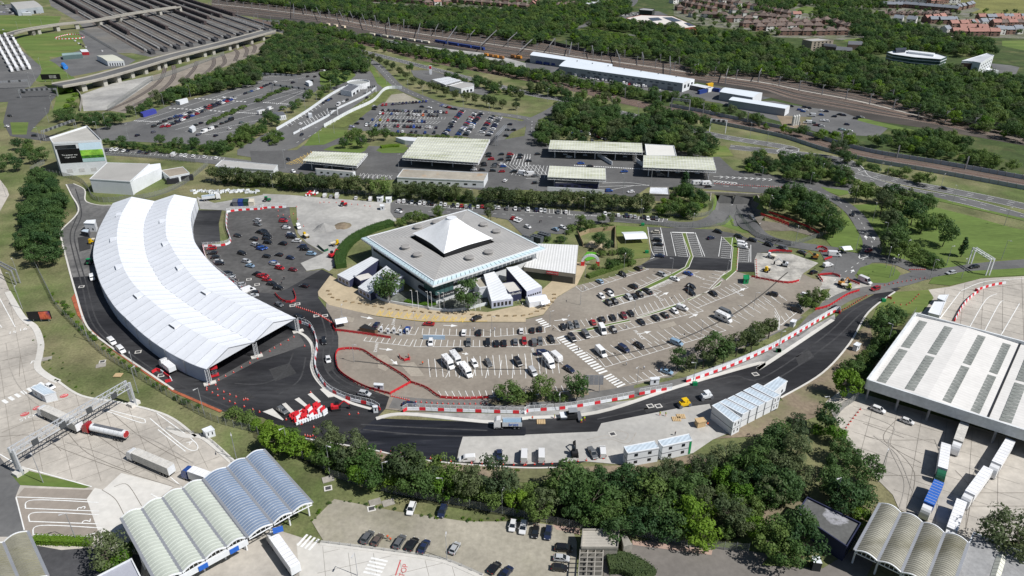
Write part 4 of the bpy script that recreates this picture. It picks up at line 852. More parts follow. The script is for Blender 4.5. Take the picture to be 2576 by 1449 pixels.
# ------------------------------------------------------------------ tower with the advertising wall, white hall next to it
TW=block('screen_tower','tall white tower block with a black and green advertising wall','building','00:520,1412 995,1385 855,1245 490,1362',20,WHITE,M('tower_roof',(.4,.39,.36),var=.1),1.0)
i=facing(TW);R_=BL[TW.name];a,b=R_[i],R_[(i+1) % 4];d=(b-a).normalized();o_=Vector((d.y,-d.x,0));L=(b-a).length
def panel(t,s0,s1,z0,z1,mat,name,off=.12,a=a,d=d,o_=o_,L=L):
    p,q=a+d*L*s0+o_*off,a+d*L*s1+o_*off;m=MB();m.hexa([(p.x,p.y,z0),(q.x,q.y,z0),(q.x-o_.x*off,q.y-o_.y*off,z0),(p.x-o_.x*off,p.y-o_.y*off,z0)],[(p.x,p.y,z1),(q.x,q.y,z1),(q.x-o_.x*off,q.y-o_.y*off,z1),(p.x-o_.x*off,p.y-o_.y*off,z1)]);return part(m,name,mat,t)
panel(TW,.04,.50,8,16.6,flat('poster_black',(.008,.008,.009),.5),'poster')
ad=M('landscape_print',(.16,.42,.04),var=.3,sc=.2,fine=.6,col2=(.35,.6,.08),sc2=.12)
panel(TW,.505,.97,8,10.2,M('print_lake',(.35,.5,.5),var=.1),'poster');panel(TW,.505,.97,10.2,12,M('print_trees',(.05,.17,.02),var=.5,sc=.6),'poster');panel(TW,.505,.97,12,15.4,ad,'poster');panel(TW,.505,.97,15.4,19.6,M('print_sky',(.6,.76,.86),var=.06),'poster')
for k,(tx,z) in enumerate((('The greener way',12.9),('to get there',11.5))):
    p=a+d*L*.27+o_*.16;text(tx,(p.x,p.y,z),(math.pi/2,0,math.atan2(d.y,d.x)),1.25,LINE,TW,'poster_lettering')
panel(TW,.02,.45,16.8,19.0,GLASS,'balcony_glazing')
for k in range(3): panel(TW,.12+k*.25,.24+k*.25,2,4.2,M('vent_panel',(.5,.5,.5)),'service_panel',.08)
HW=block('white_hall','white monopitch hall beside the advertising tower','building','01:880,325 1050,165 1465,178 1275,350',8,M('painted_block',(.66,.68,.7),var=.06),M('hall_roof',(.36,.35,.33),var=.07,wave=(.25,.8,.06)),.3)
t=block('lean_to','white lean-to on the end of the monopitch hall','building','01:1280,350 1470,180 1570,168 1578,215',6,WHITE,WHITE,heights=[7.4,7.6,6.4,6.2])
t=block('workshop','low brown-roofed workshop in the grass by the fence','building','01:1580,240 1790,205 1855,265 1660,305',4,WHITE,M('brown_felt',(.3,.26,.21),var=.15),.2)
for k,s in enumerate(('01:1695,340','01:1835,310')):
    p=P(s,1.5)[0];mb=MB();mb.box(p.x,p.y,0,6.5,3.2,2.8,0,.3);mb.box(p.x,p.y,2.8,6,2.7,.3,0,.3);tag(mb.build('generator_unit',flat('charcoal_unit',(.03,.03,.035),.6)),'charcoal generator box '+('nearer the white hall' if k == 0 else 'farther from the white hall'),'generator','generator boxes')

# ------------------------------------------------------------------ customs shed (big white roof)
zs=8.0;q0,q1,q2,q3=P('32:1515,215',zs)[0],P('32:1040,868',zs)[0],P('32:2576,1362',zs)[0],P('32:2576,552',zs)[0]
SH=thing('customs_shed',(q1.x,q1.y,0),'huge white-roofed shed with strips of grey skylights over the lorry bays','building')
ax=(q1-q0);bx=(q2-q1).normalized()
WROOF=M('white_profiled_roof',(.68,.66,.63),var=.06,sc=.1,fine=.5,rough=.55,wave=(.2,-math.atan2(ax.y,ax.x),.07));FASC=M('stained_white_fascia',(.6,.62,.63),var=.12,sc=.2,fine=1)
Lb=75;
def SP(u,v,z=0): return q0+ax*u+bx*v*Lb+Vector((0,0,z))
for k,(v0,v1,z0,z1) in enumerate(((0,.23,-.6,.35),(.23,.447,.35,-.6),(.453,.72,-.6,.35),(.72,1,.35,-.6))):
    m=MB();m.face([SP(0,v0,z0),SP(1,v0,z0),SP(1,v1,z1),SP(0,v1,z1)]);part(m,'roof_slope',WROOF,SH)
    for f in ((.22,.7) if k % 2 == 0 else (.3,.78)):
        va,vb=v0+(v1-v0)*(f-.09),v0+(v1-v0)*(f+.09);za=z0+(z1-z0)*f+.06
        for u0,u1 in ((.06,.48),(.51,.96)):
            nn=12
            for q in range(nn):
                m=MB();w0_,w1_=u0+(u1-u0)*(q+.05)/nn,u0+(u1-u0)*(q+.95)/nn
                m.face([SP(w0_,va,za),SP(w1_,va,za),SP(w1_,vb,za),SP(w0_,vb,za)]);part(m,'skylight_pane',M('grubby_skylight',(.23,.24,.22),var=.15,sc=.3,rough=.3),SH)
for a,b in ((SP(0,0),SP(1,0)),(SP(1,0),SP(1,1)),(SP(0,0),SP(0,1))):
    m=MB();m.wall([Vector((a.x,a.y,zs)),Vector((b.x,b.y,zs))],-3.0,.6,.7);part(m,'fascia',FASC,SH)
m=MB();m.wall([SP(0,.45),SP(1,.45)],-.75,-.35,.5);part(m,'valley_gutter',DARK,SH)
for u in (.02,.5,.985):
    for k in range(9):
        p=SP(u,.012+k*.12);m=MB();m.box(p.x,p.y,0,.5,.5,zs-.9);part(m,'column',STEEL,SH)
m=MB();m.wall([SP(0.01,0.02)-Vector((0,0,zs)),SP(.01,1)-Vector((0,0,zs))],0,6,.3);part(m,'rear_wall',WHITE,SH)
for k in range(12):
    p=SP(.35,.04+k*.08);m=MB();m.box(p.x,p.y,0,9,2,1.2,0,math.atan2(ax.y,ax.x));part(m,'inspection_bench',CONCR,SH)

# ------------------------------------------------------------------ near barrel-vault canopies
def vaults(label,tops,bots,h,mat,ribm,rise,name='vaulted_canopy',gm=STEEL,cols=True,spacing=1.5,sign=None):
    T,Bt=P(tops,h),P(bots,h);c=sum(T+Bt,Vector())/(2*len(T));t=thing(name,(c.x,c.y,0),label,'canopy')
    for k in range(len(T)-1):
        a0,a1,b0,b1=T[k],T[k+1],Bt[k],Bt[k+1];S=10;rows=[]
        m=MB()
        for q in range(S+1):
            f=.025+.95*q/S;zz=Vector((0,0,math.sin(math.pi*q/S)*rise));rows.append((a0.lerp(a1,f)+zz,b0.lerp(b1,f)+zz))
        for (p,q),(r,s_) in zip(rows,rows[1:]): m.face([p,q,s_,r])
        part(m,'roof_vault',mat,t,True)
        nn=int((b0-a0).length/spacing);m=MB()
        for u in range(nn+1):
            for (p,q),(r,s_) in zip(rows,rows[1:]): m.bar(p.lerp(q,u/nn)+Vector((0,0,.03)),r.lerp(s_,u/nn)+Vector((0,0,.03)),.16,.1)
        part(m,'vault_ribs',ribm,t)['kind']='stuff'
        for e in (0,-1): m=MB();pth=[r[e] for r in rows] if False else [(r[0] if e == 0 else r[1]) for r in rows]
        for e in (0,1):
            m=MB()
            for r,s_ in zip(rows,rows[1:]): m.bar(r[e],s_[e],.3,.3)
            m.bar(rows[0][e]-Vector((0,0,.6)),rows[-1][e]-Vector((0,0,.6)),.2,.2)
            for r in rows[1:-1:2]: m.bar(r[e],(r[e].x,r[e].y,h-.6),.1)
            part(m,'end_truss',WSTEEL,t)
    for k in range(len(T)):
        m=MB();m.bar(T[k]+Vector((0,0,.02)),Bt[k]+Vector((0,0,.02)),.7,.25);part(m,'gutter',gm,t)
        if cols:
            for f in (.12,.5,.88):
                p=T[k].lerp(Bt[k],f);m=MB();m.tube((p.x,p.y,0),(p.x,p.y,h),.25,.2,8);part(m,'column',WSTEEL,t)
    return t,T,Bt
PALE=M('milky_green_sheet',(.46,.49,.43),var=.05,sc=.2,fine=1,rough=.35);RIBP=flat('pale_rib',(.56,.59,.54),.4)
BLUS=flat('blue_glass_sheet',(.2,.26,.36),.16,.8);
t,T_,B_=vaults('milky green four-vault canopy over the freight check-in lanes','03:1185,862 1390,770 1590,662 1790,570 1982,488','03:1545,1520 1785,1400 2008,1270 2220,1150 2412,1052',6.8,PALE,RIBP,.85,spacing=1.25)
m=MB();a,b=B_[0]-Vector((0,0,.9)),B_[-1]-Vector((0,0,.9));dd=Vector((a.y-b.y,b.x-a.x,0)).normalized()*-.6;m.wall([a+dd,b+dd],-.9,.7,.3);part(m,'sign_fascia',WHITE,t)
for k,f in enumerate((.12,.42,.78)):
    p=a.lerp(b,f)+dd*1.5;q=p+(b-a).normalized()*2.2;m=MB();m.wall([p,q],-.8,.6,.15);part(m,'lane_sign',flat('sign_blue',(.02,.12,.5),.4),t)
t,T2,B2=vaults('silver blue three-vault canopy next to the milky green one','03:1992,478 2222,365 2408,275 2585,192','03:2432,1058 2676,920 2866,810 3061,715',7.0,BLUS,flat('silver_rib',(.5,.52,.55),.3,.5,.3),.85,spacing=1.0)
p=B2[0].lerp(B2[1],.9)+Vector((.6,-.8,-1.2));m=MB();m.wall([p,p+Vector((2.3,.9,0))],-.9,.9,.15);part(m,'lane_sign',MATS['sign_blue'],t)
DIRTY=M('mossy_brown_sheet',(.26,.25,.19),var=.25,sc=.3,fine=1.5,col2=(.1,.095,.04),sc2=.15,c2pos=(.45,.7),streak=(1.2,.3),rough=.7)
vaults('brown mossy vaulted canopy cut by the picture corner near the hedge','03:-190,1195 32,1100 272,992','03:0,1620 215,1540 470,1431',6.5,DIRTY,flat('grimy_rib',(.24,.23,.19),.7),.9,spacing=.8)
vaults('mossy grey-brown four-vault canopy beside the navy flat-roofed block','33:1165,718 1370,810 1582,906 1797,1010 2030,1105','33:915,1180 1140,1285 1372,1396 1605,1510 1850,1620',6.5,M('mossy_grey_sheet',(.3,.29,.24),var=.2,sc=.25,fine=1.5,col2=(.14,.13,.08),sc2=.12,c2pos=(.45,.7),streak=(1.1,.3),rough=.7),MATS['grimy_rib'],.9,spacing=.7)
t=block('navy_block','navy flat-roofed block with pooled rainwater on its roof','building','33:450,670 970,925 835,1150 345,820',5,NAVY,M('wet_felt_roof',(.12,.12,.115),var=.15,sc=.15,col2=(.34,.34,.36),sc2=.07,c2pos=(.5,.54),rough=.5),.5);windows(t,facing(t,Vector((.6,-.8,0))),3,1.5,3)
t=block('flat_office','grey felt-roofed office with a ribbed rooflight beside the mossy canopy','building','33:2080,1015 2850,1330 2700,1900 1800,1640',5.5,WHITE,M('stained_felt',(.3,.3,.3),var=.2,sc=.12,col2=(.22,.22,.22),sc2=.06),.5)
a,b,c,d=P('33:2310,1220 2400,1260 2330,1500 2230,1470',5.6)
for k in range(7):
    m=MB();p,q,r,s_=a.lerp(d,k/7),b.lerp(c,k/7),b.lerp(c,(k+.92)/7),a.lerp(d,(k+.92)/7);u=Vector((0,0,.7));m.face([p,p.lerp(q,.5)+u,s_.lerp(r,.5)+u,s_]);m.face([p.lerp(q,.5)+u,q,r,s_.lerp(r,.5)+u]);part(m,'rooflight_pane',M('cream_rooflight',(.6,.6,.52),var=.05),t)
t=block('concrete_shelter','ribbed concrete shelter roof beside the gravel car park','building','23:560,985 915,985 900,1160 545,1158',4,CONCR,M('ribbed_concrete_roof',(.42,.39,.34),var=.1,wave=(.35,1.57,.12)),.5)
pg=thing('pergola',tuple(P('23:640,1300')[0]),'grid pergola of concrete beams beside the shelter','pergola')
a,b,c,d=P('23:535,1165 760,1165 745,1480 510,1480',3.4)
for k in range(4): m=MB();m.bar(a.lerp(b,k/3),d.lerp(c,k/3),.25,.3);part(m,'beam',CONCR,pg)
for k in range(8): m=MB();m.bar(a.lerp(d,k/7)+Vector((0,0,.05)),b.lerp(c,k/7)+Vector((0,0,.05)),.2,.3);part(m,'beam',CONCR,pg)
for p in (a,b,c,d): m=MB();m.box(p.x,p.y,0,.35,.35,3.3);part(m,'post',CONCR,pg)
m=MB();m.prism(P('23:535,1165 760,1165 745,1480 510,1480',3.4),.1,.2);part(m,'floor',M('pergola_floor',(.1,.095,.085)),pg)
t=block('wing_wall_block','sloping concrete side wall of the shelter','wall','23:925,985 960,985 1045,1120 960,1140',3,CONCR,CONCR)
t=block('ticket_office','low grey-roofed office beside the milky green canopy','building','03:960,1440 1290,1270 1400,1490 1200,1600',4,WHITE,M('pale_blue_felt',(.36,.37,.42),var=.06),.4)
# ------------------------------------------------------------------ viaducts over the shuttle platforms
def viaduct(label,pth,z,w,piers,pw=6):
    path=[Vector((p.x,p.y,0)) for p in smooth(P(pth,z))];m0=path[len(path)//2];t=thing('viaduct',(m0.x,m0.y,0),label,'viaduct')
    top=[p+Vector((0,0,z)) for p in path]
    m=MB();m.wall(top,-1.4,0,w);part(m,'deck',CONCR,t)
    m=MB();m.ribbon(top,w-1.2,0,z+.03);part(m,'carriageway',ASPH,t)
    for o in (w/2-.2,-w/2+.2):
        L=[]
        for i,p in enumerate(top):
            d=top[min(i+1,len(top)-1)]-top[max(i-1,0)];d.normalize();L.append(p+Vector((-d.y,d.x,0))*o)
        m=MB();m.wall(L,-.3,1.0,.35);part(m,'parapet',M('pale_parapet',(.36,.34,.3),var=.1),t)
    for s in piers.split():
        p=P(s)[0];j=min(range(len(path)),key=lambda k: (path[k]-p).length);d=path[min(j+1,len(path)-1)]-path[max(j-1,0)];ang=math.atan2(d.y,d.x)
        m=MB();q=path[j];m.box(q.x,q.y,0,4.6,w*.72,z-1.4,0,ang);part(m,'pier',M('pale_pier',(.4,.385,.345),var=.08),t)
    return t
viaduct('long concrete viaduct crossing the tracks beside the woodland','00:560,835 900,770 1300,660 1700,545 2200,420 2576,318 2640,300',8,18,'00:920,910 1100,840 1270,810 1395,760 1520,735 1640,695 1780,665 1885,620 2000,600 2110,565 2230,530 2315,495 2400,465 2480,430 2560,395')
viaduct('farther concrete viaduct above the shuttle platforms','00:100,330 250,290 600,235 900,205 1300,130 1750,65',8,10,'00:360,350 450,345 560,340 680,320 800,300 1020,255 1225,220 1420,180 1590,145 1745,110')
mb=MB();mb.wall(smooth(P('00:700,850 800,960 790,1090')),0,3,.5);tag(mb.build('retaining_wall',CONCR),'curved concrete retaining wall below the viaduct end','wall')
# embankment slopes that carry the viaduct ends
mb=MB();a=P('00:560,835 00:760,800',8);b=P('00:430,830 560,930 780,860 640,760')
mb.face([b[0],b[1],a[0]]);mb.face([b[1],b[2],a[1],a[0]]);mb.face([b[2],b[3],a[1]]);mb.face([b[3],b[0],a[0],a[1]]);struct(mb,'embankment',GREEN)
mb=MB();mb.wall(P('00:-200,335 40,330 120,328'),0,4,8);struct(mb,'embankment',GREEN)
# platforms, ramps and shuttle trains (dark brown rakes)
SHUT=M('shuttle_brown',(.07,.055,.055),var=.2,sc=.3,fine=1.2);CAT=flat('catenary_steel',(.2,.2,.205),.5)
tracks=[]
for k in range(11):
    x0,y0,x1,y1=560+k*150,0+k*0,1440+k*128,505-k*25
    tracks.append((f'00:{470+k*115},{-30-k*3}',f'00:{1420+k*125},{520-k*24}'))
rlabel=['train nearest the grass bank'] 
for k,(a,b) in enumerate(tracks):
    p,q=P(a)[0],P(b)[0];d=(q-p).normalized();L=(q-p).length;n=Vector((-d.y,d.x,0));ang=math.atan2(d.y,d.x)
    m=MB();m.ribbon([p,q],5,0,.16+.002*(k % 3));m.ribbon([p,q],.3,1,.22,.75);m.ribbon([p,q],.3,1,.22,-.75);struct(m,'shuttle_track',[MATS['track_bed'],RAIL])
    m=MB();m.wall([p+n*5.0,q+n*5.0-d*8],0,1.0,3.2);struct(m,'platform',M('platform_grey',(.23,.23,.225),var=.15,sc=.2));m=MB();m.ribbon([p+n*8.6,q+n*8.6-d*6],3,0,.17+.002*(k % 3));m.ribbon([p+n*8.6,q+n*8.6-d*6],.35,1,.23,.75);m.ribbon([p+n*8.6,q+n*8.6-d*6],.35,1,.23,-.75);struct(m,'shuttle_track',[M('dark_band',(.05,.045,.042)),RAIL]);m=MB();m.wall([p+n*2.9,q+n*2.9-d*12],0,2.2,.2);struct(m,'platform_screen',CAT)
    if k % 3 != 2 or k == 8:
        t=thing('shuttle_train',tuple(p.lerp(q,.5)),f'dark brown shuttle train on the {nth(k)} track from the lorry park','train','shuttle trains at the platforms')
        s0,s1=(.02,.42) if k in (0,3,6) else (.1,.8 if k < 8 else .72);nn=max(3,int((s1-s0)*L/21))
        for c in range(nn):
            c0=p+d*L*(s0+(s1-s0)*c/nn);c1=p+d*(L*(s0+(s1-s0)*(c+1)/nn)-1);m=MB();m.wall([c0,c1],.5,4.6,3.6);m.wall([c0+d*.5,c1-d*.5],4.6,5.0,2.4);part(m,'wagon',SHUT,t)
    # ramp up to the viaduct
    if k < 10:
        e=q-d*2+n*5.5;m=MB();m.wall([Vector((e.x,e.y,0)),Vector((e.x,e.y,0))+d*18],0,3.4,4.5);r_=thing('loading_ramp',(e.x,e.y,0),f'dark loading ramp at the foot of the {nth(k)} platform','ramp','platform loading ramps');part(m,'ramp_body',M('ramp_dark',(.07,.07,.075)),r_)
        m=MB();m.wall([Vector((e.x,e.y,3.4))+n*2.2,Vector((e.x,e.y,3.4))+d*18+n*2.2],0,1.2,.15);part(m,'ramp_railing',CAT,r_)
def masts(a,b,n,h,name,label,group,both=0.0):
    p,q=P(a)[0],P(b)[0];d=(q-p).normalized();nn=Vector((-d.y,d.x,0))
    for k in range(n):
        c=p.lerp(q,k/max(1,n-1));t=thing(name,tuple(c),label.format(nth(k)),'mast',group);m=MB();m.bar(c,c+Vector((0,0,h)),.45);part(m,'post',CAT,t)
        m=MB();m.bar(c+Vector((0,0,h*.85)),c+nn*3.2+Vector((0,0,h*.95)),.16);m.bar(c+Vector((0,0,h*.7)),c+nn*2.8+Vector((0,0,h*.8)),.1);part(m,'cantilever_arm',CAT,t)
for k in range(0,11,2):
    a,b=tracks[k];masts(a,b,9,10,'catenary_mast','{} overhead line mast along the '+nth(k)+' shuttle track','overhead line masts at the platforms')
def mastline(path,n,h,off,label,group):
    q=resample(path,n)
    for k,c in enumerate(q[:-1]):
        d=(q[k+1]-c).normalized();nn=Vector((-d.y,d.x,0));c=c+nn*off;t=thing('catenary_mast',(c.x,c.y,0),label.format(nth(k)),'mast',group);m=MB();m.bar((c.x,c.y,0),(c.x,c.y,h),.62);part(m,'post',CAT,t)
        m=MB();e=c-nn*math.copysign(3.6,off);m.bar((c.x,c.y,h*.8),(e.x,e.y,h*.92),.18);m.bar((c.x,c.y,h*.95),(e.x,e.y,h*.95),.12);part(m,'cantilever_arm',CAT,t)
mastline([a.lerp(b,.02) for a,b in zip(ua,la)],60,9,1,'{} overhead mast from the viaduct along the far side of the main line','main line overhead masts')
mastline([a.lerp(b,.5) for a,b in zip(ua,la)],56,9,-1,'{} overhead mast from the viaduct along the middle of the main line','main line overhead masts')
mastline(lowrail,26,8.5,8.5,'{} overhead mast from the viaduct along the lower railway','lower railway overhead masts')
mb=MB()
for t_ in (.07,.22,.39,.58,.75,.92): mb.wall([a.lerp(b,t_)+Vector((0,0,6.5)) for a,b in zip(ua,la)],0,.09,.09)
w_=mb.build('overhead_wires',CAT);tag(w_,'dark overhead contact wires strung along the main line','wires',kind='stuff')
for k in range(26):
    i=14+k*2;a,b=ua[i].lerp(la[i],.01),ua[i].lerp(la[i],.5 if k % 2 else .97);t=thing('catenary_portal',tuple(a.lerp(b,.5)),f'{nth(k)} overhead line portal from the viaduct spanning the main line','portal','main line portals')
    for e in (a,b): m=MB();m.bar(e,e+Vector((0,0,8.5)),.7);part(m,'post',CAT,t)
    m=MB();m.bar(a+Vector((0,0,8)),b+Vector((0,0,8)),.6,.8);part(m,'beam',CAT,t)
# noise walls beside the lower railway
for off,s0,s1,lb in ((-10.5,.58,1.0,'grey panelled noise wall on the motorway side of the railway'),(10.5,.60,1.0,'grey panelled noise wall on the far side of the lower railway')):
    n=len(lowrail);seg=resample(lowrail[int(n*s0):int(n*s1)],60);L=[]
    for i,p in enumerate(seg):
        d=seg[min(i+1,60)]-seg[max(i-1,0)];d.normalize();L.append(p+Vector((-d.y,d.x,0))*off)
    t=thing('noise_wall',tuple(L[30]),lb,'wall')
    for i in range(60):
        m=MB();a,b=L[i],L[i+1];m.wall([a.lerp(b,.03),a.lerp(b,.97)],0,2.6,.2);part(m,'wall_panel',M('noise_panel',(.36,.39,.42),var=.1),t)
        m=MB();m.box(a.x,a.y,0,.4,.4,2.9);part(m,'post',CONCR,t)
# ------------------------------------------------------------------ railway vehicles in the yard
def rake(label,a,b,n,h,mats,cat='train',gap=1.2,w=3.0):
    p,q=P(a)[0],P(b)[0];d=(q-p).normalized();L=(q-p).length;t=thing('engineering_train',tuple(p),label,cat)
    for k in range(n):
        c0,c1=p+d*L*k/n,p+d*(L*(k+1)/n-gap);mt=mats[k % len(mats)]
        m=MB();m.wall([c0,c1],.9,1.3,w);m.wall([c0+d*.6,c1-d*.6],1.3,h,w-.2);part(m,'wagon',mt,t)
        for f in (.2,.8): m=MB();e=c0.lerp(c1,f);m.wall([e-d*1,e+d*1],.2,.9,2);part(m,'bogie',DARK,t)
BLUEW=flat('wagon_blue',(.02,.045,.2),.5);ORNG=flat('plant_orange',(.5,.22,.04),.5);CREAM=flat('wagon_cream',(.6,.55,.45),.6);
rake('rake of dark blue ballast wagons in the maintenance yard','10:1690,415','10:2180,497',4,3.4,[BLUEW])
rake('cream and grey works train beyond the dark blue wagons','10:1045,345','10:1640,430',9,3.0,[CREAM,SLATE,CREAM,flat('machine_grey',(.35,.34,.33))])
rake('row of cream plant wagons behind the embankment trees','10:620,250','10:850,285',3,3.4,[M('cream_plant',(.6,.5,.38))],gap=9)
rake('orange track machines at the end of the maintenance yard','10:2170,548','10:2370,582',4,3.2,[ORNG,flat('rust_machine',(.3,.14,.05))])
rake('rusty orange track machine near the white cabin','10:2430,565','10:2545,582',2,3.4,[MATS['rust_machine'],ORNG])
rake('blue containers on wagons beside the long grey depot','20:100,625','20:330,655',3,3.2,[BLUEW])
# ------------------------------------------------------------------ depot buildings
DEP=M('depot_grey_cladding',(.36,.38,.4),var=.05,sc=.2,wave=(.4,0,.08));DROOF=M('depot_white_roof',(.68,.73,.78),var=.04,sc=.1,rough=.4)
def shed(label,roof,h,rise,wall=DEP,rf=DROOF,name='depot_shed',cat='building'):
    fl,fr,br_,bl=P(roof,h);c=(fl+fr+br_+bl)/4;t=thing(name,(c.x,c.y,0),label,cat);S=6;rows=[]
    for k in range(S+1): z=Vector((0,0,math.sin(math.pi*k/S)*rise));rows.append((fl.lerp(bl,k/S)+z,fr.lerp(br_,k/S)+z))
    m=MB()
    for (a,b),(c_,d) in zip(rows,rows[1:]): m.face([a,b,d,c_])
    part(m,'roof',rf,t,True)
    for a,b in ((fl,fr),(br_,bl)): m=MB();m.face([(a.x,a.y,0),(b.x,b.y,0),b,a]);part(m,'wall',wall,t)
    for e,(a,b) in enumerate(((fr,br_),(bl,fl))):
        m=MB();arc=[r[1] for r in rows] if e == 0 else [r[0] for r in rows][::-1];m.face([(a.x,a.y,0),(b.x,b.y,0)]+arc[::-1]);part(m,'gable_wall',wall if e else WHITE,t)
    BL[t.name]=[fl,fr,br_,bl];return t
t=shed('very long grey depot with white roof and vans parked in front','20:325,645 1540,815 1655,775 410,582',8,.9)
windows(t,0,16,4.8,6.0,M('strip_window',(.12,.14,.17),rough=.2),.5,.24,.97);windows(t,0,8,0.1,3.6,M('roller_door',(.16,.17,.18)),.35,.04,.97,'roller_door');windows(t,1,3,3,6,GLASS,.5)
for k in range(7): p=P('20:410,582',8)[0].lerp(P('20:1655,775',8)[0],.08+k*.13);m=MB();m.box(p.x,p.y-6,8.6,1,1,.8);part(m,'roof_vent',SLATE,t)
shed('long grey depot with rounded white roof behind the longer one','20:42,540 850,652 848,628 80,506',8,.9)
shed('white round-roofed shed beside the blue container','20:1900,900 2225,955 2320,908 1960,857',7,1.2)
shed('long low grey shed with white roof at the end of the depot yard','20:1990,978 2545,1065 2590,1035 2030,948',6,.5)
t=block('wash_shelter','open white-roofed shelter on the end of the long depot','shelter','20:1600,830 1760,865 1820,850 1680,820',4,M('shelter_dark',(.09,.09,.1)),ROOFW)
for lb,a,b,h,mt in (('blue lorry container beside the white container in the depot yard','20:1690,925','20:1765,905',3.2,BLUEW),('white container between the blue lorry and the yellow machine','20:1775,905','20:1825,890',3.2,WHITE),('yellow machine on the tracks at the depot end','20:1770,862','20:1825,850',3.6,flat('machine_yellow',(.6,.36,.02))),('blue container near the round-roofed shed','20:1835,895','20:1898,905',3,BLUEW)):
    p,q=P(a)[0],P(b)[0];mb=MB();mb.wall([p,q],0.05,h,2.5);mb.wall([p,q],h,h+.1,2.2);tag(mb.build('shipping_container',mt),lb,'container')
# silos
for k in range(3):
    p=P(f'30:{308+k*22},{1232-k*4}')[0];mb=MB();mb.tube(p,p+Vector((0,0,7)),1.1,1.1,12);mb.tube(p+Vector((0,0,7)),p+Vector((0,0,8)),1.1,.3,12);tag(mb.build('silo',flat('silo_grey',(.5,.5,.47))),f'pale silo, {nth(k)} from the depot shed in the trio','silo','silos in the depot yard')
# round white building, petrol station, customs walls
c=P('10:935,800',5.5)[0];t=thing('round_lounge',(c.x,c.y,0),'white perforated drum-shaped lounge building at the customs lanes','building');m=MB();NSEG=40
for k in range(NSEG):
    a0,a1=k*2*math.pi/NSEG,(k+.93)*2*math.pi/NSEG;m=MB();R0=10
    A=[Vector((c.x+R0*math.cos(a),c.y+R0*math.sin(a),0)) for a in (a0,a1)];m.wall(A,.4,5.5+(.0),.3);part(m,'screen_panel',M('perforated_white',(.7,.71,.72),var=.35,sc=1.2,fine=2.5),t)
m=MB();m.tube((c.x,c.y,0),(c.x,c.y,4.2),9,9,32);part(m,'core',GLASS,t);m=MB();m.tube((c.x,c.y,4.2),(c.x,c.y,4.3),9.3,9.3,32);part(m,'roof',M('grey_green_roof',(.3,.31,.3)),t)
t=block('lounge_annex','white boxy annex with dark roof next to the round lounge','building','10:760,880 835,832 945,845 868,898',4.5,WHITE,SLATE,.3);windows(t,facing(t,Vector((1,-.3,0))),2,.3,2.5)
t=canopy('white petrol station canopy with red-trimmed edge','10:1655,778 1810,752 1945,788 1790,832',5.5,3,ROOFW,rise=.15,cols=2,group=None,name='filling_canopy',booth=False)
t=block('filling_shop','white flat-roofed shop beside the petrol canopy','building','10:1825,842 1960,805 2070,820 2065,850 1945,872',4.2,WHITE,GREYM,.4);windows(t,facing(t),3,.4,2.6)
p=P('10:1645,730')[0];mb=MB();mb.box(p.x,p.y,0,2.2,.5,1.2);mb.box(p.x,p.y,1.2,2.6,.6,7.5);mb.box(p.x,p.y-.32,5.5,2.2,.1,2.6,1);tag(mb.build('price_pylon',[WHITE,MATS['sign_red']]),'white and red price pylon by the petrol station','sign')
for s,h,lb in (('10:135,1280 420,1110 640,955 770,880 850,850',2.2,'long white wall beside the customs lanes near the hedge'),('10:600,1250 850,1110 1080,1000 1205,880 1360,872',2.6,'white panelled fence between customs road and grassy bank'),('10:300,1320 630,1150 720,1080 1010,940 1110,860',1.6,'white kerb wall between the customs lanes')):
    pth=step(smooth(P(s)),3.0);t=thing('white_wall',tuple(pth[len(pth)//2]),lb,'wall')
    for a,b in zip(pth,pth[1:]): m=MB();m.wall([a.lerp(b,.02),a.lerp(b,.98)],0,h,.35);part(m,'wall_panel',WHITE,t)
t=block('gatehouse','small dark-roofed white gatehouse by the flexible lanes hedge','building','10:100,1100 195,1090 225,1125 160,1135',3.6,WHITE,SLATE);windows(t,facing(t),3,.3,2.6,frac=.3)
for lb,s,h,mt,rf in (('blue metal cabin in the corner of the queueing car park','00:1372,1100 1500,1060 1530,1075 1400,1115',3,flat('cabin_blue',(.05,.06,.3)),flat('cabin_blue',(.05,.06,.3))),('white cabin trio by the woodland edge','00:1715,985 1830,958 1840,970 1760,995',3,WHITE,WHITE),('white shelter at the check-in booths','00:1850,1250 1890,1225 1915,1240 1880,1265',3,WHITE,ROOFW),('white office cabin at the customs exit','10:415,795 450,785 485,800 450,815',3.2,WHITE,WHITE),('white booth van on the customs lanes','10:445,1105 480,1105 480,1120 445,1120',3,WHITE,WHITE)):
    block('site_cabin',lb,'cabin',s,h,mt,rf)
# top-left yard buildings
t=shed('pale green-roofed hall in the yard below the viaduct','00:1050,600 1215,595 1100,535 945,545',5,1.0,WHITE,M('pale_green_roof',(.5,.5,.42),var=.06));windows(t,0,6,.3,3,GLASS,.4)
t=shed('dark green tin shed on the grass by the yard','00:610,545 805,530 790,510 605,522',4.5,.6,flat('shed_green',(.1,.15,.15)),M('shed_green_roof',(.22,.3,.3)))
block('red_cabin','red-sided white-roofed cabin next to the green tin shed','cabin','00:800,510 870,508 850,480 780,485',3.5,flat('cabin_red',(.4,.03,.04)),WHITE)
t=shed('grey industrial hall above the lorry park meadow','00:165,95 415,65 330,5 100,25',9,1.2,M('hall_grey',(.3,.33,.36)),GREYM);windows(t,0,2,.2,5,GLASS,.3,.2,.8,'roller_door')
block('site_cabin','white cabin in front of the grey industrial hall','cabin','00:200,118 295,118 305,125 215,125',4,WHITE,WHITE)
p=P('00:650,665')[0];t=thing('pipe_coil',tuple(p),'blue stack of drum pipes on the yard','pipes')
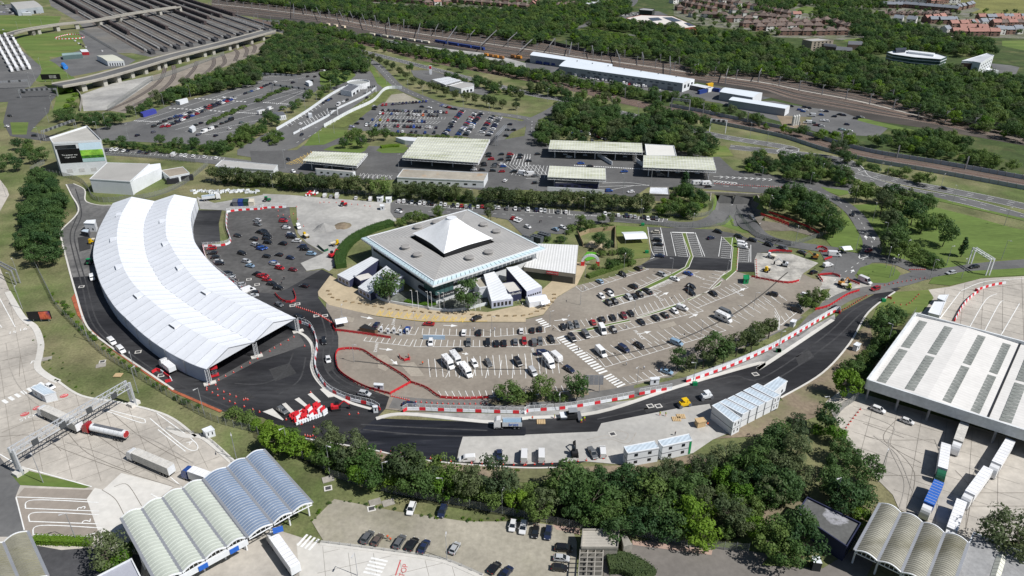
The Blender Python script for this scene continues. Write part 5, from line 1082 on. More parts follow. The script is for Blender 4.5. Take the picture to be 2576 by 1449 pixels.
for k in range(5): m=MB();m.tube((p.x-6+k*2.2,p.y+6-k*3,2.2),(p.x-4.2+k*2.2,p.y+3.6-k*3,2.2),2.2,2.2,14);part(m,'drum',flat('drum_blue',(.03,.2,.6)),t)
p=P('00:510,800')[0];t=thing('billboard',tuple(p),'dark billboard on the grass by the lorry road','billboard');m=MB();m.box(p.x,p.y,2,17,.6,5,0,.12);part(m,'board',flat('poster_black',(.01,.01,.01)),t)
for dx in (-6,0,6): m=MB();m.box(p.x+dx,p.y+dx*.12+.3,0,.4,.4,2.4);part(m,'post',STEEL,t)
m=MB();m.box(p.x+2,p.y-.2,3.2,6,.5,2.6,0,.12);part(m,'poster_picture',M('poster_grey',(.25,.25,.24),var=.5,sc=.5),t)
# bottom-left billboard & small ones
p=P('02:405,290')[0];t=thing('billboard',tuple(p),'black and sunset billboard on the verge beside lane sixteen','billboard');m=MB();m.box(p.x,p.y,1.2,8.6,.4,3.4,0,.1);part(m,'board',MATS['poster_black'],t);m=MB();m.box(p.x+2.2,p.y,1.3,3.8,.52,3.2,0,.1);part(m,'poster_picture',M('sunset_print',(.55,.12,.06),var=.5,sc=.5,col2=(.04,.03,.09),sc2=.3),t)
for dx in (-3,0,3): m=MB();m.box(p.x+dx,p.y+.25,0,.25,.25,1.4);part(m,'post',STEEL,t)
# ------------------------------------------------------------------ town houses
BRICK=M('house_brick',(.2,.125,.1),var=.2,sc=.3);RENDER=M('white_render',(.62,.61,.58),var=.06);TILEB=M('brown_roof_tile',(.15,.115,.1),var=.22,sc=.3,fine=1.5);TILER=M('red_roof_tile',(.33,.175,.145),var=.12,sc=.3,fine=1.5);TILEG=M('grey_roof_tile',(.22,.24,.27),var=.12,sc=.3,fine=1.5)
def hmesh(w,d,h,rh,hip,wm,rm):
    m1=MB();m1.hexa([(-w/2,-d/2,0),(w/2,-d/2,0),(w/2,d/2,0),(-w/2,d/2,0)],[(-w/2,-d/2,h),(w/2,-d/2,h),(w/2,d/2,h),(-w/2,d/2,h)])
    if not hip:
        for s in (-1,1): m1.face([(s*w/2,-d/2,h),(s*w/2,d/2,h),(s*w/2,0,h+rh)])
    m2=MB();o=.35;hx=w/2-d*.42 if hip else w/2+o*.6
    A=[(-w/2-o,-d/2-o,h-.1),(w/2+o,-d/2-o,h-.1),(w/2+o,d/2+o,h-.1),(-w/2-o,d/2+o,h-.1)];r0,r1=(-hx,0,h+rh),(hx,0,h+rh)
    m2.face([A[0],A[1],r1,r0]);m2.face([A[2],A[3],r0,r1])
    if hip: m2.face([A[1],A[2],r1]);m2.face([A[3],A[0],r0])
    m3=MB();m3.box(w*.25,0,h+rh*.6,.9,.7,rh*.4+1.2)
    wn=[]
    for z in (1.1,3.7):
        for x in (-.28,.28): m4=MB();m4.box(w*x,-d/2-.02,z,w*.2,.12,1.2);wn.append(m4.mesh('window',GLASS))
    return m1.mesh('wall',wm),m2.mesh('roof',rm),m3.mesh('chimney',BRICK),wn
HM={k: hmesh(*v) for k,v in dict(b=(11,8,5.2,3.2,True,BRICK,TILEB),w=(11,8,5.2,3.2,True,RENDER,TILEB),r=(9,8,5.4,3.4,False,BRICK,TILER),g=(10,8,5.4,3.2,False,BRICK,TILEG),v=(9,8,6,3.6,False,RENDER,TILEG),t=(9,8,5.2,3,False,RENDER,TILER),s=(10,9,3,3.2,True,BRICK,TILEB)).items()}
HN=dict(b='brown hip-roofed brick house',w='brown hip-roofed white house',r='red-tiled brick house',g='grey-tiled brick house',v='white grey-gabled house',t='white house with red roof',s='brown-roofed bungalow')
def house(k,p,rz,label,group):
    t=thing('town_house',tuple(p),label,'house',group,rz);t.scale=(1.35,1.25,1.15);a,b,c,wn=HM[k]
    put('wall',a,t);r_=put('roof',b,t);put('chimney',c,r_)
    for w in wn: put('window',w,t)
def houses(kinds,a,b,n,place,turn=0.0,z=0):
    p,q=P(a)[0],P(b)[0];d=q-p;ang=math.atan2(d.y,d.x)
    for i in range(n):
        c=p.lerp(q,i/max(1,n-1)) if n > 1 else p;k=kinds[i % len(kinds)]
        house(k,c+Vector((rnd.uniform(-1,1),rnd.uniform(-2,2),0)),ang+turn+rnd.uniform(-.06,.06),f'{HN[k]}, {nth(i)} from the viaduct side {place}','town houses behind the railway')
for args in (('bbw','20:1500,100','20:1640,165',3,'on the street end by the supermarket'),('bb','20:1560,55','20:1830,115',5,'in the terrace behind the supermarket'),('bbb','20:1640,25','20:2000,95',6,'in the second terrace behind the supermarket'),('bw','20:1860,20','20:2330,110',7,'in the third terrace behind the supermarket'),
             ('wb','20:1760,170','20:1930,180',3,'among the trees below the first terrace'),('w','20:2040,130','20:2230,185',3,'in the short white row'),('bw','20:1990,215','20:2170,215',3,'in the row below the white houses'),('bw','20:2310,165','20:2460,200',3,'beside the blue-ended house'),('bb','20:2150,265','20:2500,250',5,'in the row above the wooded bank'),('bw','20:2290,300','20:2576,290',4,'in the row along the wooded bank'),('bb','20:2350,120','20:2560,160',4,'in the upper brown row'),
             ('bb','30:20,190','30:220,205',3,'near the school lawn'),('b','30:70,245','30:330,245',3,'in the loop road upper row'),('bb','30:110,285','30:540,290',6,'in the loop road middle row'),('b','30:210,345','30:780,340',6,'in the loop road lower row'),('bb','30:420,255','30:620,230',3,'around the loop road green'),('b','30:720,250','30:840,290',3,'on the loop road east side'),('t','30:335,175','30:340,175',1,'beside the pale gable end'),
             ('g','30:1200,75','30:1330,80',3,'in the long slate row'),('g','30:1370,72','30:1900,118',8,'in the slate terrace facing the bungalows'),('r','30:1660,40','30:1800,30',4,'in the tall red row'),('v','30:1840,30','30:1900,30',2,'in the white pair by the hill path'),('g','30:1910,100','30:2050,70',4,'in the diagonal row by the hill path'),('v','30:1350,20','30:1580,30',4,'in the white upper row'),('s','30:1200,150','30:1800,150',8,'in the bungalow row'),
             ('v','30:1340,225','30:1480,235',2,'beside the estate entrance'),('rr','30:1610,215','30:1760,200',3,'in the upper red row'),('g','30:1690,230','30:1850,230',3,'in the grey dormer row'),('r','30:1870,270','30:2060,265',3,'in the red pair by the trees'),('rg','30:2150,205','30:2560,200',6,'in the far red row'),('gv','30:2080,265','30:2240,250',3,'in the mixed middle row'),('r','30:1970,310','30:2140,310',3,'in the second red row'),('r','30:1910,350','30:2260,350',6,'in the red terrace beside the field'),('vg','30:2320,335','30:2500,330',3,'at the field end of the estate'),('rb','30:2280,260','30:2576,255',5,'in the dense red middle row'),('r','30:2380,230','30:2576,232',3,'behind the dense red row'),('v','30:1800,335','30:1830,330',1,'standing alone by the big trees'),
             ('b','10:1050,12','10:1560,38',9,'in the long skyline row'),('bt','10:1620,55','10:1800,45',3,'in the gabled skyline group'),('b','10:1880,30','10:2560,85',9,'in the second skyline row'),('b','10:1400,5','10:2500,20',10,'in the rearmost skyline row'),('r','20:60,70','20:110,30',3,'in the pink terrace by the warehouse'),('b','20:330,80','20:470,70',3,'below the white warehouse'),('w','20:1450,30','20:1800,-10',5,'beside the dual carriageway')):
    houses(*args)
# bigger town buildings
block('warehouse','white flat-roofed warehouse among the trees at the top','building','20:480,12 560,42 780,28 700,-5',7,M('warehouse_grey',(.3,.31,.3)),WHITE,.3)
t=block('supermarket','red-walled supermarket with white roof and dark solar panels','building','20:985,180 1130,150 1440,160 1680,262 1540,278 1400,250 1100,215',8,M('supermarket_brick',(.33,.09,.06),var=.1),M('supermarket_roof',(.62,.58,.54),var=.06),.4)
for s in ('20:1200,175 1300,170 1340,195 1240,205','20:1340,170 1430,168 1530,205 1440,212','20:1550,225 1600,222 1660,250 1600,255','20:1410,215 1460,213 1500,235 1440,238'):
    m=MB();m.prism(P(s,8.3),8.05,8.3);part(m,'solar_array',flat('solar_dark',(.05,.06,.09),.3),t)
t=block('office_block','dark glazed office with white roof plant above the supermarket','building','20:1110,90 1160,80 1265,92 1240,108 1120,100',11,flat('dark_glazed',(.04,.045,.05),.3),M('office_roof',(.3,.3,.3)),.6)
t=block('apartment_block','beige four-storey apartment block with dark middle','building','30:405,390 565,378 710,395 500,408',11,M('beige_brick',(.3,.26,.21),var=.1),GREYM,.5)
for z in (1,3.6,6.2,8.6): windows(t,facing(t),5,z,z+1.5,GLASS,.4)
for k,(s,lb) in enumerate((('30:610,450 740,465 720,455 620,440','dark-roofed brick house row beside the apartment block'),('30:730,490 895,500 880,480 740,465','dark-roofed brick houses farther from the apartment block'),('30:850,435 1000,440 970,415 850,412','dark-roofed brick house standing behind the others'))):
    shed(lb,s,6,2.6,M('dark_brick',(.16,.12,.1)),SLATE)
t=block('glass_office','curved glass office with white roof edge in the trees','building','30:1232,515 1290,500 1440,495 1720,530 1820,560 1760,585 1500,565 1290,535',12,M('green_glass',(.05,.09,.095),rough=.15,spec=.6),WHITE,.5)
i0=BL[t.name]
for z in (3.4,6.6,9.8):
    m=MB();m.wall(i0+[i0[0]],z-12,z-11.4,.5);part(m,'floor_band',WHITE,t)
m=MB();m.prism(P('30:1310,490 1420,485 1410,505 1320,510',13),12,15);part(m,'roof_plant',M('dark_plant',(.05,.06,.08)),t);m=MB();m.prism(P('30:1440,500 1700,530 1690,545 1440,515',13),12,14);part(m,'roof_plant',WHITE,t)
t=block('white_office','white wedge office tower with brown end wall in the trees','building','30:1965,600 2215,525 2280,545 2150,620 2075,605',15,WHITE,M('office_pale_roof',(.45,.47,.5)),.5)
for z in (2,5,8,11): windows(t,facing(t,Vector((.8,-.5,0))),6,z,z+1.4,GLASS,.4)
windows(t,facing(t,Vector((-.3,-1,0))),1,.5,13.5,M('brown_cladding',(.07,.045,.035)),.96,0,1,'brown_panel')
block('white_annex','low white annex beside the white wedge office','building','30:2140,655 2200,660 2330,690 2240,690',4,WHITE,WHITE)
zone('car_park','30:2240,620 2440,640 2530,660 2490,740 2300,720',ASPH,5)
# ------------------------------------------------------------------ gantries
def gantry(label,a,b,h,depth=1.4,legw=.5,mat=STEEL,boards=0,base=True,name='sign_gantry',bw=1.6):
    p,q=P(a)[0],P(b)[0];d=(q-p).normalized();n=Vector((-d.y,d.x,0));L=(q-p).length;t=thing(name,tuple(p.lerp(q,.5)),label,'gantry')
    for e in (p,q):
        for s in (-1,1):
            m=MB();m.bar((e+n*s*bw/2)+Vector((0,0,.0)),(e+n*s*bw/2)+Vector((0,0,h+depth)),legw*.7);part(m,'leg',mat,t)
        if base: m=MB();m.box(e.x,e.y,0,3.2,2.4,1.2,0,math.atan2(d.y,d.x));part(m,'plinth',CONCW,t)
    nn=max(4,int(L/2.4));m=MB()
    for s in (-1,1):
        for z in (h,h+depth): m.bar(p+n*s*bw/2+Vector((0,0,z)),q+n*s*bw/2+Vector((0,0,z)),.22)
    part(m,'chords',mat,t);m=MB()
    for k in range(nn):
        e,f=p.lerp(q,k/nn),p.lerp(q,(k+1)/nn);mid=e.lerp(f,.5)
        for s in (-1,1): m.bar(e+n*s*bw/2+Vector((0,0,h)),mid+n*s*bw/2+Vector((0,0,h+depth)),.13);m.bar(mid+n*s*bw/2+Vector((0,0,h+depth)),f+n*s*bw/2+Vector((0,0,h)),.13)
        m.bar(e-n*bw/2+Vector((0,0,h+depth)),f+n*bw/2+Vector((0,0,h+depth)),.1);m.bar(e-n*bw/2+Vector((0,0,h)),e+n*bw/2+Vector((0,0,h)),.1)
    part(m,'lattice',mat,t)['kind']='stuff'
    for k in range(boards):
        e=p.lerp(q,(k+.7)/(boards+.4));m=MB();c=e-n*(bw/2+.2);m.wall([c-d*.9+Vector((0,0,h)),c+d*.9+Vector((0,0,h))],-.2,1.6,.25);part(m,'signal_board',flat('board_dark',(.06,.065,.07),.5),t)
    return t
gantry('large silver lattice gantry spanning the freight lanes','03:205,430','02:1315,1105',7.2,2.0,.8,flat('silver_gantry',(.55,.57,.6),.4,.5,.3),4,True,bw=2.0)
gantry('grey lane gantry with small boards behind the advertising tower','00:440,1380','00:745,1265',6,1,.5,STEEL,7,False)
gantry('grey gantry over the dark ramp beside the lorry park','00:205,960','00:570,945',6,1,.5,STEEL,7,False)
gantry('low grey gantry across the lorry park lanes','00:-60,880','00:290,860',6,1,.5,STEEL,3,False)
gantry('grey gantry above the queueing car park lanes','10:95,900','10:470,950',6,1,.5,STEEL,6,False)
gantry('second grey gantry above the car park exit','10:0,790','10:335,810',6,1,.5,STEEL,6,False)
gantry('green-boarded road gantry at the woodland edge','10:10,260','10:165,265',7,1.2,.5,STEEL,2,False)
gantry('railway signal gantry beside the works train','10:1185,460','10:1325,490',7,1.2,.5,STEEL,3,False)
gantry('railway signal gantry in front of the depot yard','20:1425,1075','20:1600,1095',8,1.4,.5,STEEL,0,False)
gantry('motorway sign gantry with pale panels by the trees','20:1800,1290','20:1955,1305',8,1.4,.5,WSTEEL,3,False)
gantry('white height gantry over the road by the mown field','31:2040,1155','31:2215,1270',7.5,.8,.6,WSTEEL,0,False)
gantry('short lattice gantry between the toll canopies','10:2290,1431','10:2380,1330',6.5,1.4,.5,STEEL,0,False)
gantry('grey height bar at the outer freight lane edge','01:-40,1230','01:180,1350',6,.6,.6,STEEL,0,False)
gantry('customs lane sign gantry with dark boards','10:640,1140','10:735,1130',5,.8,.4,WSTEEL,4,False)
gantry('upper customs lane sign gantry near the round lounge','10:1020,920','10:1110,905',5,.8,.4,WSTEEL,4,False)
# ------------------------------------------------------------------ vehicles
TYRE=flat('tyre',(.012,.012,.013),.8);LAMP=flat('lamp_lens',(.7,.7,.68),.2,.6);TAIL=flat('tail_lens',(.35,.01,.01),.3)
def loft(m,st,mi=0):
    # stations: (x, half width, z low, z belt, z top, half width top)
    R_=[]
    for x,w,z0,zb,zt,wt in st: R_.append([(x,-w*.94,z0),(x,-w,(z0+zb)/2),(x,-w*.97,zb),(x,-wt,zt),(x,wt,zt),(x,w*.97,zb),(x,w,(z0+zb)/2),(x,w*.94,z0)])
    for a,b in zip(R_,R_[1:]):
        for i in range(7): m.face([a[i],b[i],b[i+1],a[i+1]],mi)
    m.face(R_[0],mi);m.face(R_[-1][::-1],mi)
def wheelmesh(r):
    m=MB();m.tube((0,-.11,0),(0,.11,0),r,r,10);m.tube((0,-.12,0),(0,.12,0),r*.55,r*.55,8,1);return m.mesh('wheel',[TYRE,flat('alloy',(.3,.3,.31),.4,.5,.5)])
WH={.32: wheelmesh(.32),.36: wheelmesh(.36),.5: wheelmesh(.5)}
def carmesh(L,W_,H,hood,wind,rear,boot,gz=.93):
    h=L/2;w=W_/2;body=MB()
    loft(body,[(h,w*.8,.38,.55,.62,w*.7),(h-.18,w*.95,.28,.6,.74,w*.86),(h-hood*.5,w,.26,.68,.86,w*.9),(h-hood,w,.26,.72,gz,w*.9),(0,w,.26,.74,gz+.02,w*.93),(-h+boot,w,.26,.76,gz+.04,w*.92),(-h+.18,w*.96,.28,.74,gz*.98 if boot > .5 else gz+.04,w*.86),(-h,w*.84,.4,.62,.8,w*.72)])
    # roof
    f,r=h-hood-wind,-h+boot+rear;wr=w*.76
    roof=MB();roof.hexa([(r,-wr,H-.07),(f,-wr,H-.07),(f,wr,H-.07),(r,wr,H-.07)],[(r+.08,-wr*.93,H),(f-.1,-wr*.93,H),(f-.1,wr*.93,H),(r+.08,wr*.93,H)])
    g=MB();a,b=h-hood+.05,-h+boot-.02;wb=w*.9;B=[(b,-wb,gz),(a,-wb,gz),(a,wb,gz),(b,wb,gz)];T=[(r,-wr,H-.06),(f,-wr,H-.06),(f,wr,H-.06),(r,wr,H-.06)];g.hexa(B,T)
    body.v += [];n=len(body.v);body.v += roof.v;body.f += [tuple(i+n for i in q) for q in roof.f];body.m += roof.m
    for s in (-1,1):           # pillars
        for (p,q) in ((B[1],T[1]),(B[0],T[0])): body.bar((p[0],s*abs(p[1])*.99,p[2]),(q[0],s*abs(q[1])*1.0,q[2]),.09,.07)
        body.bar((0,s*wb*.985,gz),((f+r)/2,s*wr*.995,H-.05),.1,.05);body.box(a-.25,s*(w+.1),gz-.02,.18,.2,.14)
    lamps=MB()
    for s in (-1,1): lamps.box(h-.12,s*w*.68,.56,.2,.34,.14)
    tl=MB()
    for s in (-1,1): tl.box(-h+.05,s*w*.74,.7,.12,.26,.16)
    return dict(body=body,glass=g,lamps=lamps,tails=tl,L=L,W=W_,r=.32 if H < 1.6 else .36)
CT=dict(h=carmesh(4.1,1.76,1.48,.95,.75,.35,.28),e=carmesh(4.65,1.82,1.45,1.15,.8,.7,.75),s=carmesh(4.55,1.88,1.68,1.05,.65,.3,.3,1.02),o=carmesh(4.75,1.84,1.5,1.15,.75,.3,.3))
def vanmesh(L,W_,H,hood=.85):
    h=L/2;w=W_/2;body=MB()
    loft(body,[(h,w*.85,.4,.6,.8,w*.8),(h-.2,w*.97,.3,.75,1.0,w*.88),(h-hood,w,.3,.9,1.15,w*.92),(h-hood-.06,w,.3,1.1,1.3,w*.92),(h-hood-.95,w,.3,1.2,H-.06,w*.86),(h-hood-1.3,w,.3,1.2,H,w*.86),(-h+.3,w,.3,1.2,H,w*.86),(-h,w*.97,.35,1.2,H-.1,w*.84)])
    g=MB();x0,x1=h-hood-.06,h-hood-.93
    g.face([(x0+.03,-w*.86,1.34),(x0+.03,w*.86,1.34),(x1+.05,w*.8,H-.14),(x1+.05,-w*.8,H-.14)])
    for s in (-1,1): g.face([(x0-.2,s*w*.985,1.25),(x1-.75,s*w*.99,1.25),(x1-.75,s*w*.925,H-.32),(x1-.05,s*w*.925,H-.32)])
    lamps=MB()
    for s in (-1,1): lamps.box(h-.1,s*w*.74,.66,.2,.32,.22)
    tl=MB()
    for s in (-1,1): tl.box(-h,s*w*.88,.8,.1,.14,.5)
    return dict(body=body,glass=g,lamps=lamps,tails=tl,L=L,W=W_,r=.36)
CT['v']=vanmesh(4.9,1.95,1.95);CT['p']=vanmesh(6.0,2.1,2.6)
# motorhome and caravan
m=MB();loft(m,[(3.6,.85,.4,.7,.9,.8),(3.3,1.0,.35,.9,1.15,.92),(2.7,1.08,.35,1.2,1.5,1.0),(2.3,1.15,.35,1.8,2.2,1.1),(2.0,1.15,.35,2.2,2.95,1.1),(-3.4,1.15,.4,2.2,3.0,1.1),(-3.6,1.12,.45,2.1,2.85,1.05)])
for x,y in ((.8,.2),(-1,-.3),(-2.4,.3)): m.box(x,y,2.97,.7,.6,.14)
g=MB();g.face([(2.74,-.95,1.5),(2.74,.95,1.5),(2.36,1.0,2.15),(2.36,-1.0,2.15)])
for s in (-1,1):
    for x in (.9,-1.6): g.box(x,s*1.15,1.5,1.1,.08,.6)
l_=MB();l_.box(3.45,.7,.7,.2,.3,.2);l_.box(3.45,-.7,.7,.2,.3,.2);tl=MB();tl.box(-3.6,.9,.9,.1,.2,.3);tl.box(-3.6,-.9,.9,.1,.2,.3)
CT['m']=dict(body=m,glass=g,lamps=l_,tails=tl,L=7.2,W=2.3,r=.36)
m=MB();loft(m,[(2.8,1.0,.6,1.2,1.6,.95),(2.5,1.12,.45,1.4,2.4,1.05),(1.9,1.12,.45,1.5,2.6,1.05),(-2.3,1.12,.45,1.5,2.6,1.05),(-2.7,1.1,.5,1.4,2.3,1.0)]);m.bar((2.8,0,.5),(4.2,0,.5),.15);g=MB()
for s in (-1,1): g.box(.6,s*1.12,1.3,1.2,.08,.6);g.box(-1.3,s*1.12,1.3,.9,.08,.6)
g.box(2.62,0,1.5,.1,1.6,.5);tl=MB();tl.box(-2.7,.8,.8,.1,.3,.2);tl.box(-2.7,-.8,.8,.1,.3,.2)
CT['c']=dict(body=m,glass=g,lamps=None,tails=tl,L=5.6,W=2.24,r=.32)
# pickup / tipper flatbed
b_=carmesh(5.2,1.86,1.75,1.2,.6,.2,1.9,1.0);bb=b_['body'];bb.box(-1.75,0,1.02,1.5,1.5,.02);CT['t']=b_;b_['L']=5.2
FULL,LITE={},{}
for k,d in CT.items():
    FULL[k]=dict(body=d['body'].mesh('body',PAINT,False),glass=d['glass'].mesh('windows',GLASS),lamps=d['lamps'].mesh('headlights',LAMP) if d['lamps'] else None,tails=d['tails'].mesh('tail_lights',TAIL),L=d['L'],W=d['W'],r=d['r'])
    a=MB()
    for q,mi in ((d['body'],0),(d['glass'],1),(d['lamps'],2),(d['tails'],3)):
        if q is None: continue
        n=len(a.v);a.v += q.v;a.f += [tuple(i+n for i in f) for f in q.f];a.m += [mi]*len(q.f)
    x=d['L']*.31
    for sx in (-1,1):
        for sy in (-1,1): a.tube((sx*x,sy*(d['W']/2-.2),d['r']),(sx*x,sy*(d['W']/2+.01),d['r']),d['r'],d['r'],8,1)
    LITE[k]=a.mesh('parked_car',[PAINT,GLASS,LAMP,TAIL])
CC=dict(k=((.012,.012,.014),'black'),w=((.72,.72,.72),'white'),s=((.4,.41,.42),'silver'),g=((.11,.115,.12),'grey'),b=((.02,.07,.28),'blue'),r=((.33,.012,.016),'red'),d=((.016,.024,.06),'navy'),l=((.24,.36,.48),'pale blue'),y=((.42,.45,.03),'lime'),o=((.55,.13,.03),'orange'),n=((.09,.07,.06),'brown'),m=((.13,.015,.02),'maroon'),f=((.02,.12,.06),'green'),c=((.5,.46,.38),'cream'))
TN=dict(h='hatchback',e='saloon',s='suv',o='estate',v='van',p='panel van',m='motorhome',c='caravan',t='pickup')
NM=dict(h='parked_car',e='parked_car',s='parked_car',o='parked_car',v='parked_van',p='parked_van',m='motorhome',c='caravan',t='pickup_truck')
CATN=dict(v='van',p='van',m='motorhome',c='caravan',t='pickup')
ncar=[0,0];FARC=[]
def car(kind,colour,p,ang,label,group=None,full=True):
    ncar[0] += 1;rgb=CC[colour][0];j=1+rnd.uniform(-.15,.15);rgb=(rgb[0]*j,rgb[1]*j,rgb[2]*j,1)
    if full:
        ncar[1] += NM[kind] == 'parked_car'
        t=thing(NM[kind],(p.x,p.y,p.z),label,CATN.get(kind,'car'),group,ang);F_=FULL[kind]
        o=put('body',F_['body'],t);o.color=rgb;put('windows',F_['glass'],t)['kind']='stuff'
        if F_['lamps']: put('headlights',F_['lamps'],t)
        put('tail_lights',F_['tails'],t);x=F_['L']*.31
        for sx in ((-1,1) if kind != 'c' else (-.2,)):
            for sy in (-1,1): w=put('wheel',WH[F_['r']],t);w.location=(sx*x,sy*(F_['W']/2-.1),F_['r'])
        return t
    if NM[kind] == 'parked_car': FARC.append((kind,rgb,p.copy(),ang,label,group));return None
    o=put(NM[kind],LITE[kind],None);o.location=(p.x,p.y,p.z);o.rotation_euler=(0,0,ang);o.color=rgb;return tag(o,label,CATN.get(kind,'car'),group)
def mix(): return rnd.choice('hhsseo')
def heading(h):
    if isinstance(h,(int,float)): return h
    a,b=h.split('>');p,q=P(a)[0],P(b)[0];return math.atan2(q.y-p.y,q.x-p.x)
def cars(spec,head,place,end='the tower side',group=None,full=True,z=.2,flip=.35):
    tk=toks(spec);cnt=0
    for tg,(u,v) in tk:
        c=tg[0];k=tg[1] if len(tg) > 1 else mix();p=G(u,v,.75 if k in 'hseot' else 1.1 if k in 'vc' else 1.4);p.z=z
        a=heading(head)+rnd.uniform(-.03,.03)
        if rnd.random() < flip: a += math.pi
        lb=f'{CC[c][1]} {TN[k]}, {nth(cnt)} from {end} {place}' if len(tk) > 1 else f'{CC[c][1]} {TN[k]} {place}'
        car(k,c,p,a,lb,group or 'vehicles '+place,full);cnt += 1
def row(p0,p1,s,head,place,end='the tower side',full=True,z=.2,flip=.35):
    a,b=P(p0,.75)[0],P(p1,.75)[0];n=len(s);cnt=0
    for i,c in enumerate(s):
        if c == '.': continue
        p=a.lerp(b,i/max(1,n-1));p.z=z;ang=heading(head)+rnd.uniform(-.03,.03)+(math.pi if rnd.random() < flip else 0);k=mix()
        car(k,c,p,ang,f'{CC[c][1]} {TN[k]}, {nth(cnt)} from {end} {place}','cars '+place,full);cnt += 1
# main car park
V1='12:1965,430>12:1970,370'
cars('12:ws1970,397 ks2120,395 wh2532,380 22:kh66,372 kh140,362',V1,'in the charging row of the main car park','the blue screen')
cars('12:ws1645,492 gs2015,495 ks2205,495 ks2290,502 ks2365,498 gs2475,486 rs2562,482 22:gv82,482 gs142,482','12:2040,530>12:2040,460','in the second row of the main car park','the red barriers')
cars('12:dh1115,318 be1410,370','12:1385,410>12:1430,340','at the electric chargers','the timber bin store')
cars('22:kt252,460','22:235,430>22:270,495','beside the yellow line at the crossing')
cars('12:re1625,312','12:1560,310>12:1690,316','driving past the blue-badge bays');cars('12:ks2095,255','12:2050,275>12:2140,235','in the yellow blue-badge bay');cars('12:ke1900,570','12:1960,560>12:1840,580','turning by the motorhomes')
cars('12:wm1815,690 wm1890,650 wm1990,768','12:1760,640>12:1860,760','parked together below the second row','the cones',flip=0)
cars('12:ws2072,700 gs2210,695 kv2500,682','12:2040,655>12:2100,745','beside the three motorhomes','the motorhomes',flip=0)
cars('22:wm225,680 sv70,778','22:170,620>22:270,740','near the picnic benches','the benches',flip=0);cars('22:wc300,640','22:225,580>22:370,710','standing beside the motorhome near the crossing',flip=0);cars('22:do425,755','22:365,715>22:480,785','towing the caravan near the crossing',flip=0);cars('22:dv170,592','22:120,590>22:235,585','behind the motorhome near the crossing',flip=0)
cars('22:wp738,580','22:690,530>22:790,630','parked alone beside the crossing',flip=0);cars('22:dv962,550 ko1110,522','22:910,520>22:1010,580','in the long-bay row beyond the crossing','the crossing',flip=0);cars('22:lv1480,492','22:1420,470>22:1550,520','white-roofed, in the long bays beside the pines',flip=0);cars('22:wm1940,248','22:1860,220>22:2030,300','alone in the diagonal bays',flip=0);cars('22:gp1962,200','22:1890,180>22:2010,230','behind the lone motorhome',flip=0)
cars('22:kv455,445 gv590,410 ks858,370 ke1132,292 ke1278,252 ke1365,222 wh1458,185','22:560,370>22:620,440','below the first grass median','the crossing',flip=.2)
cars('22:wp752,362','22:725,310>22:780,410','with ladders on top beside the first grass median',flip=0);cars('22:wv1535,150','22:1480,130>22:1590,170','with open door at the end of the grass median',flip=0)
cars('22:kh368,342 gs435,328 gs497,318 rh660,295 ks748,268 ke855,250 ms962,232 ke1032,207','22:480,290>22:515,350','above the first grass median','the crossing',flip=.2)
cars('22:wh742,38 wh830,18 ks815,105 ks872,92 ss1010,50 ke1062,42 ks1118,22 ke1205,-5 ke1625,8 ke1840,12','22:790,75>22:850,130','in the upper rows of the main car park','the terminal',flip=.2)
cars('21:lh725,1325 ks948,1258 ns1105,1198','21:690,1300>21:765,1350','in the row beneath the play garden hedge','the restaurant',flip=.2);cars('21:ss1332,1258 be1590,1248 we1460,1300','21:1290,1240>21:1380,1275','at the second grass median','the play garden',flip=.2)
cars('21:ks1052,1375 ks1620,1378 ke1185,1415 ke1600,1412 ke820,1420','21:1010,1355>21:1095,1395','in the uppermost bays of the main car park','the terminal',flip=.2)
cars('22:ks2418,20 22:le1380,778','22:2370,10>22:2465,35','at the outer edge of the diagonal bays','the red tripod');cars('12:ds2315,1020','12:2300,960>12:2330,1050','behind the first round tree')
cars('32:kv355,170','32:300,150>32:410,190','under the small trees by the works');cars('32:wo440,30','32:400,20>32:490,40','white under the trees beside the roundabout works')
# roads
cars('12:gh158,122 ','12:120,105>12:200,140','on the black road by the cones',flip=0);cars('12:ks352,245','12:310,235>12:395,262','beside the marquee corner',flip=0);cars('12:ks598,478','12:590,440>12:605,520','on the black bend below the marquee corner',flip=0);cars('12:wh640,660','12:635,620>12:650,700','on the black bend',flip=0);cars('12:ss995,995','12:935,985>12:1055,1010','leaving the black bend',flip=0);cars('12:de1435,1098','12:1370,1095>12:1500,1100','driving behind the red and white barriers',flip=0);cars('22:ge92,1112','22:25,1110>22:155,1112','driving behind the mesh barriers',flip=0);cars('32:ko728,155','32:685,175>32:765,140','on the lane by the red barriers',flip=0)
cars('12:gs190,1160','12:140,1130>12:245,1195','parked beside the heap of barriers',flip=0)
cars('31:kh897,670','31:905,640>31:885,695','on the curving access road',flip=0);cars('31:rh1050,1025','31:1080,1015>31:1020,1035','at the give-way line',flip=0);cars('31:so1862,1240','31:1910,1232>31:1815,1248','on the road past the mown field',flip=0);cars('31:ko2088,1182','31:2140,1175>31:2035,1188','under the white height gantry',flip=0);cars('31:rs1120,1398','31:1165,1385>31:1075,1412','beside the red works barriers',flip=0);cars('31:kh1788,412','31:1745,405>31:1830,420','alone on the motorway',flip=0)
cars('31:ks75,965 go215,998 ge405,1040','31:30,945>31:130,985','queueing past the works','the new bays',flip=0);cars('21:ks1885,838 ks2085,885 ks2220,922 ks2382,962 gs2520,995','21:1840,830>21:1930,850','in the queue along the upper edge','the new bays',flip=0);cars('21:dh1815,900','21:1790,905>21:1840,895','in the aisle of the new bays',flip=0)
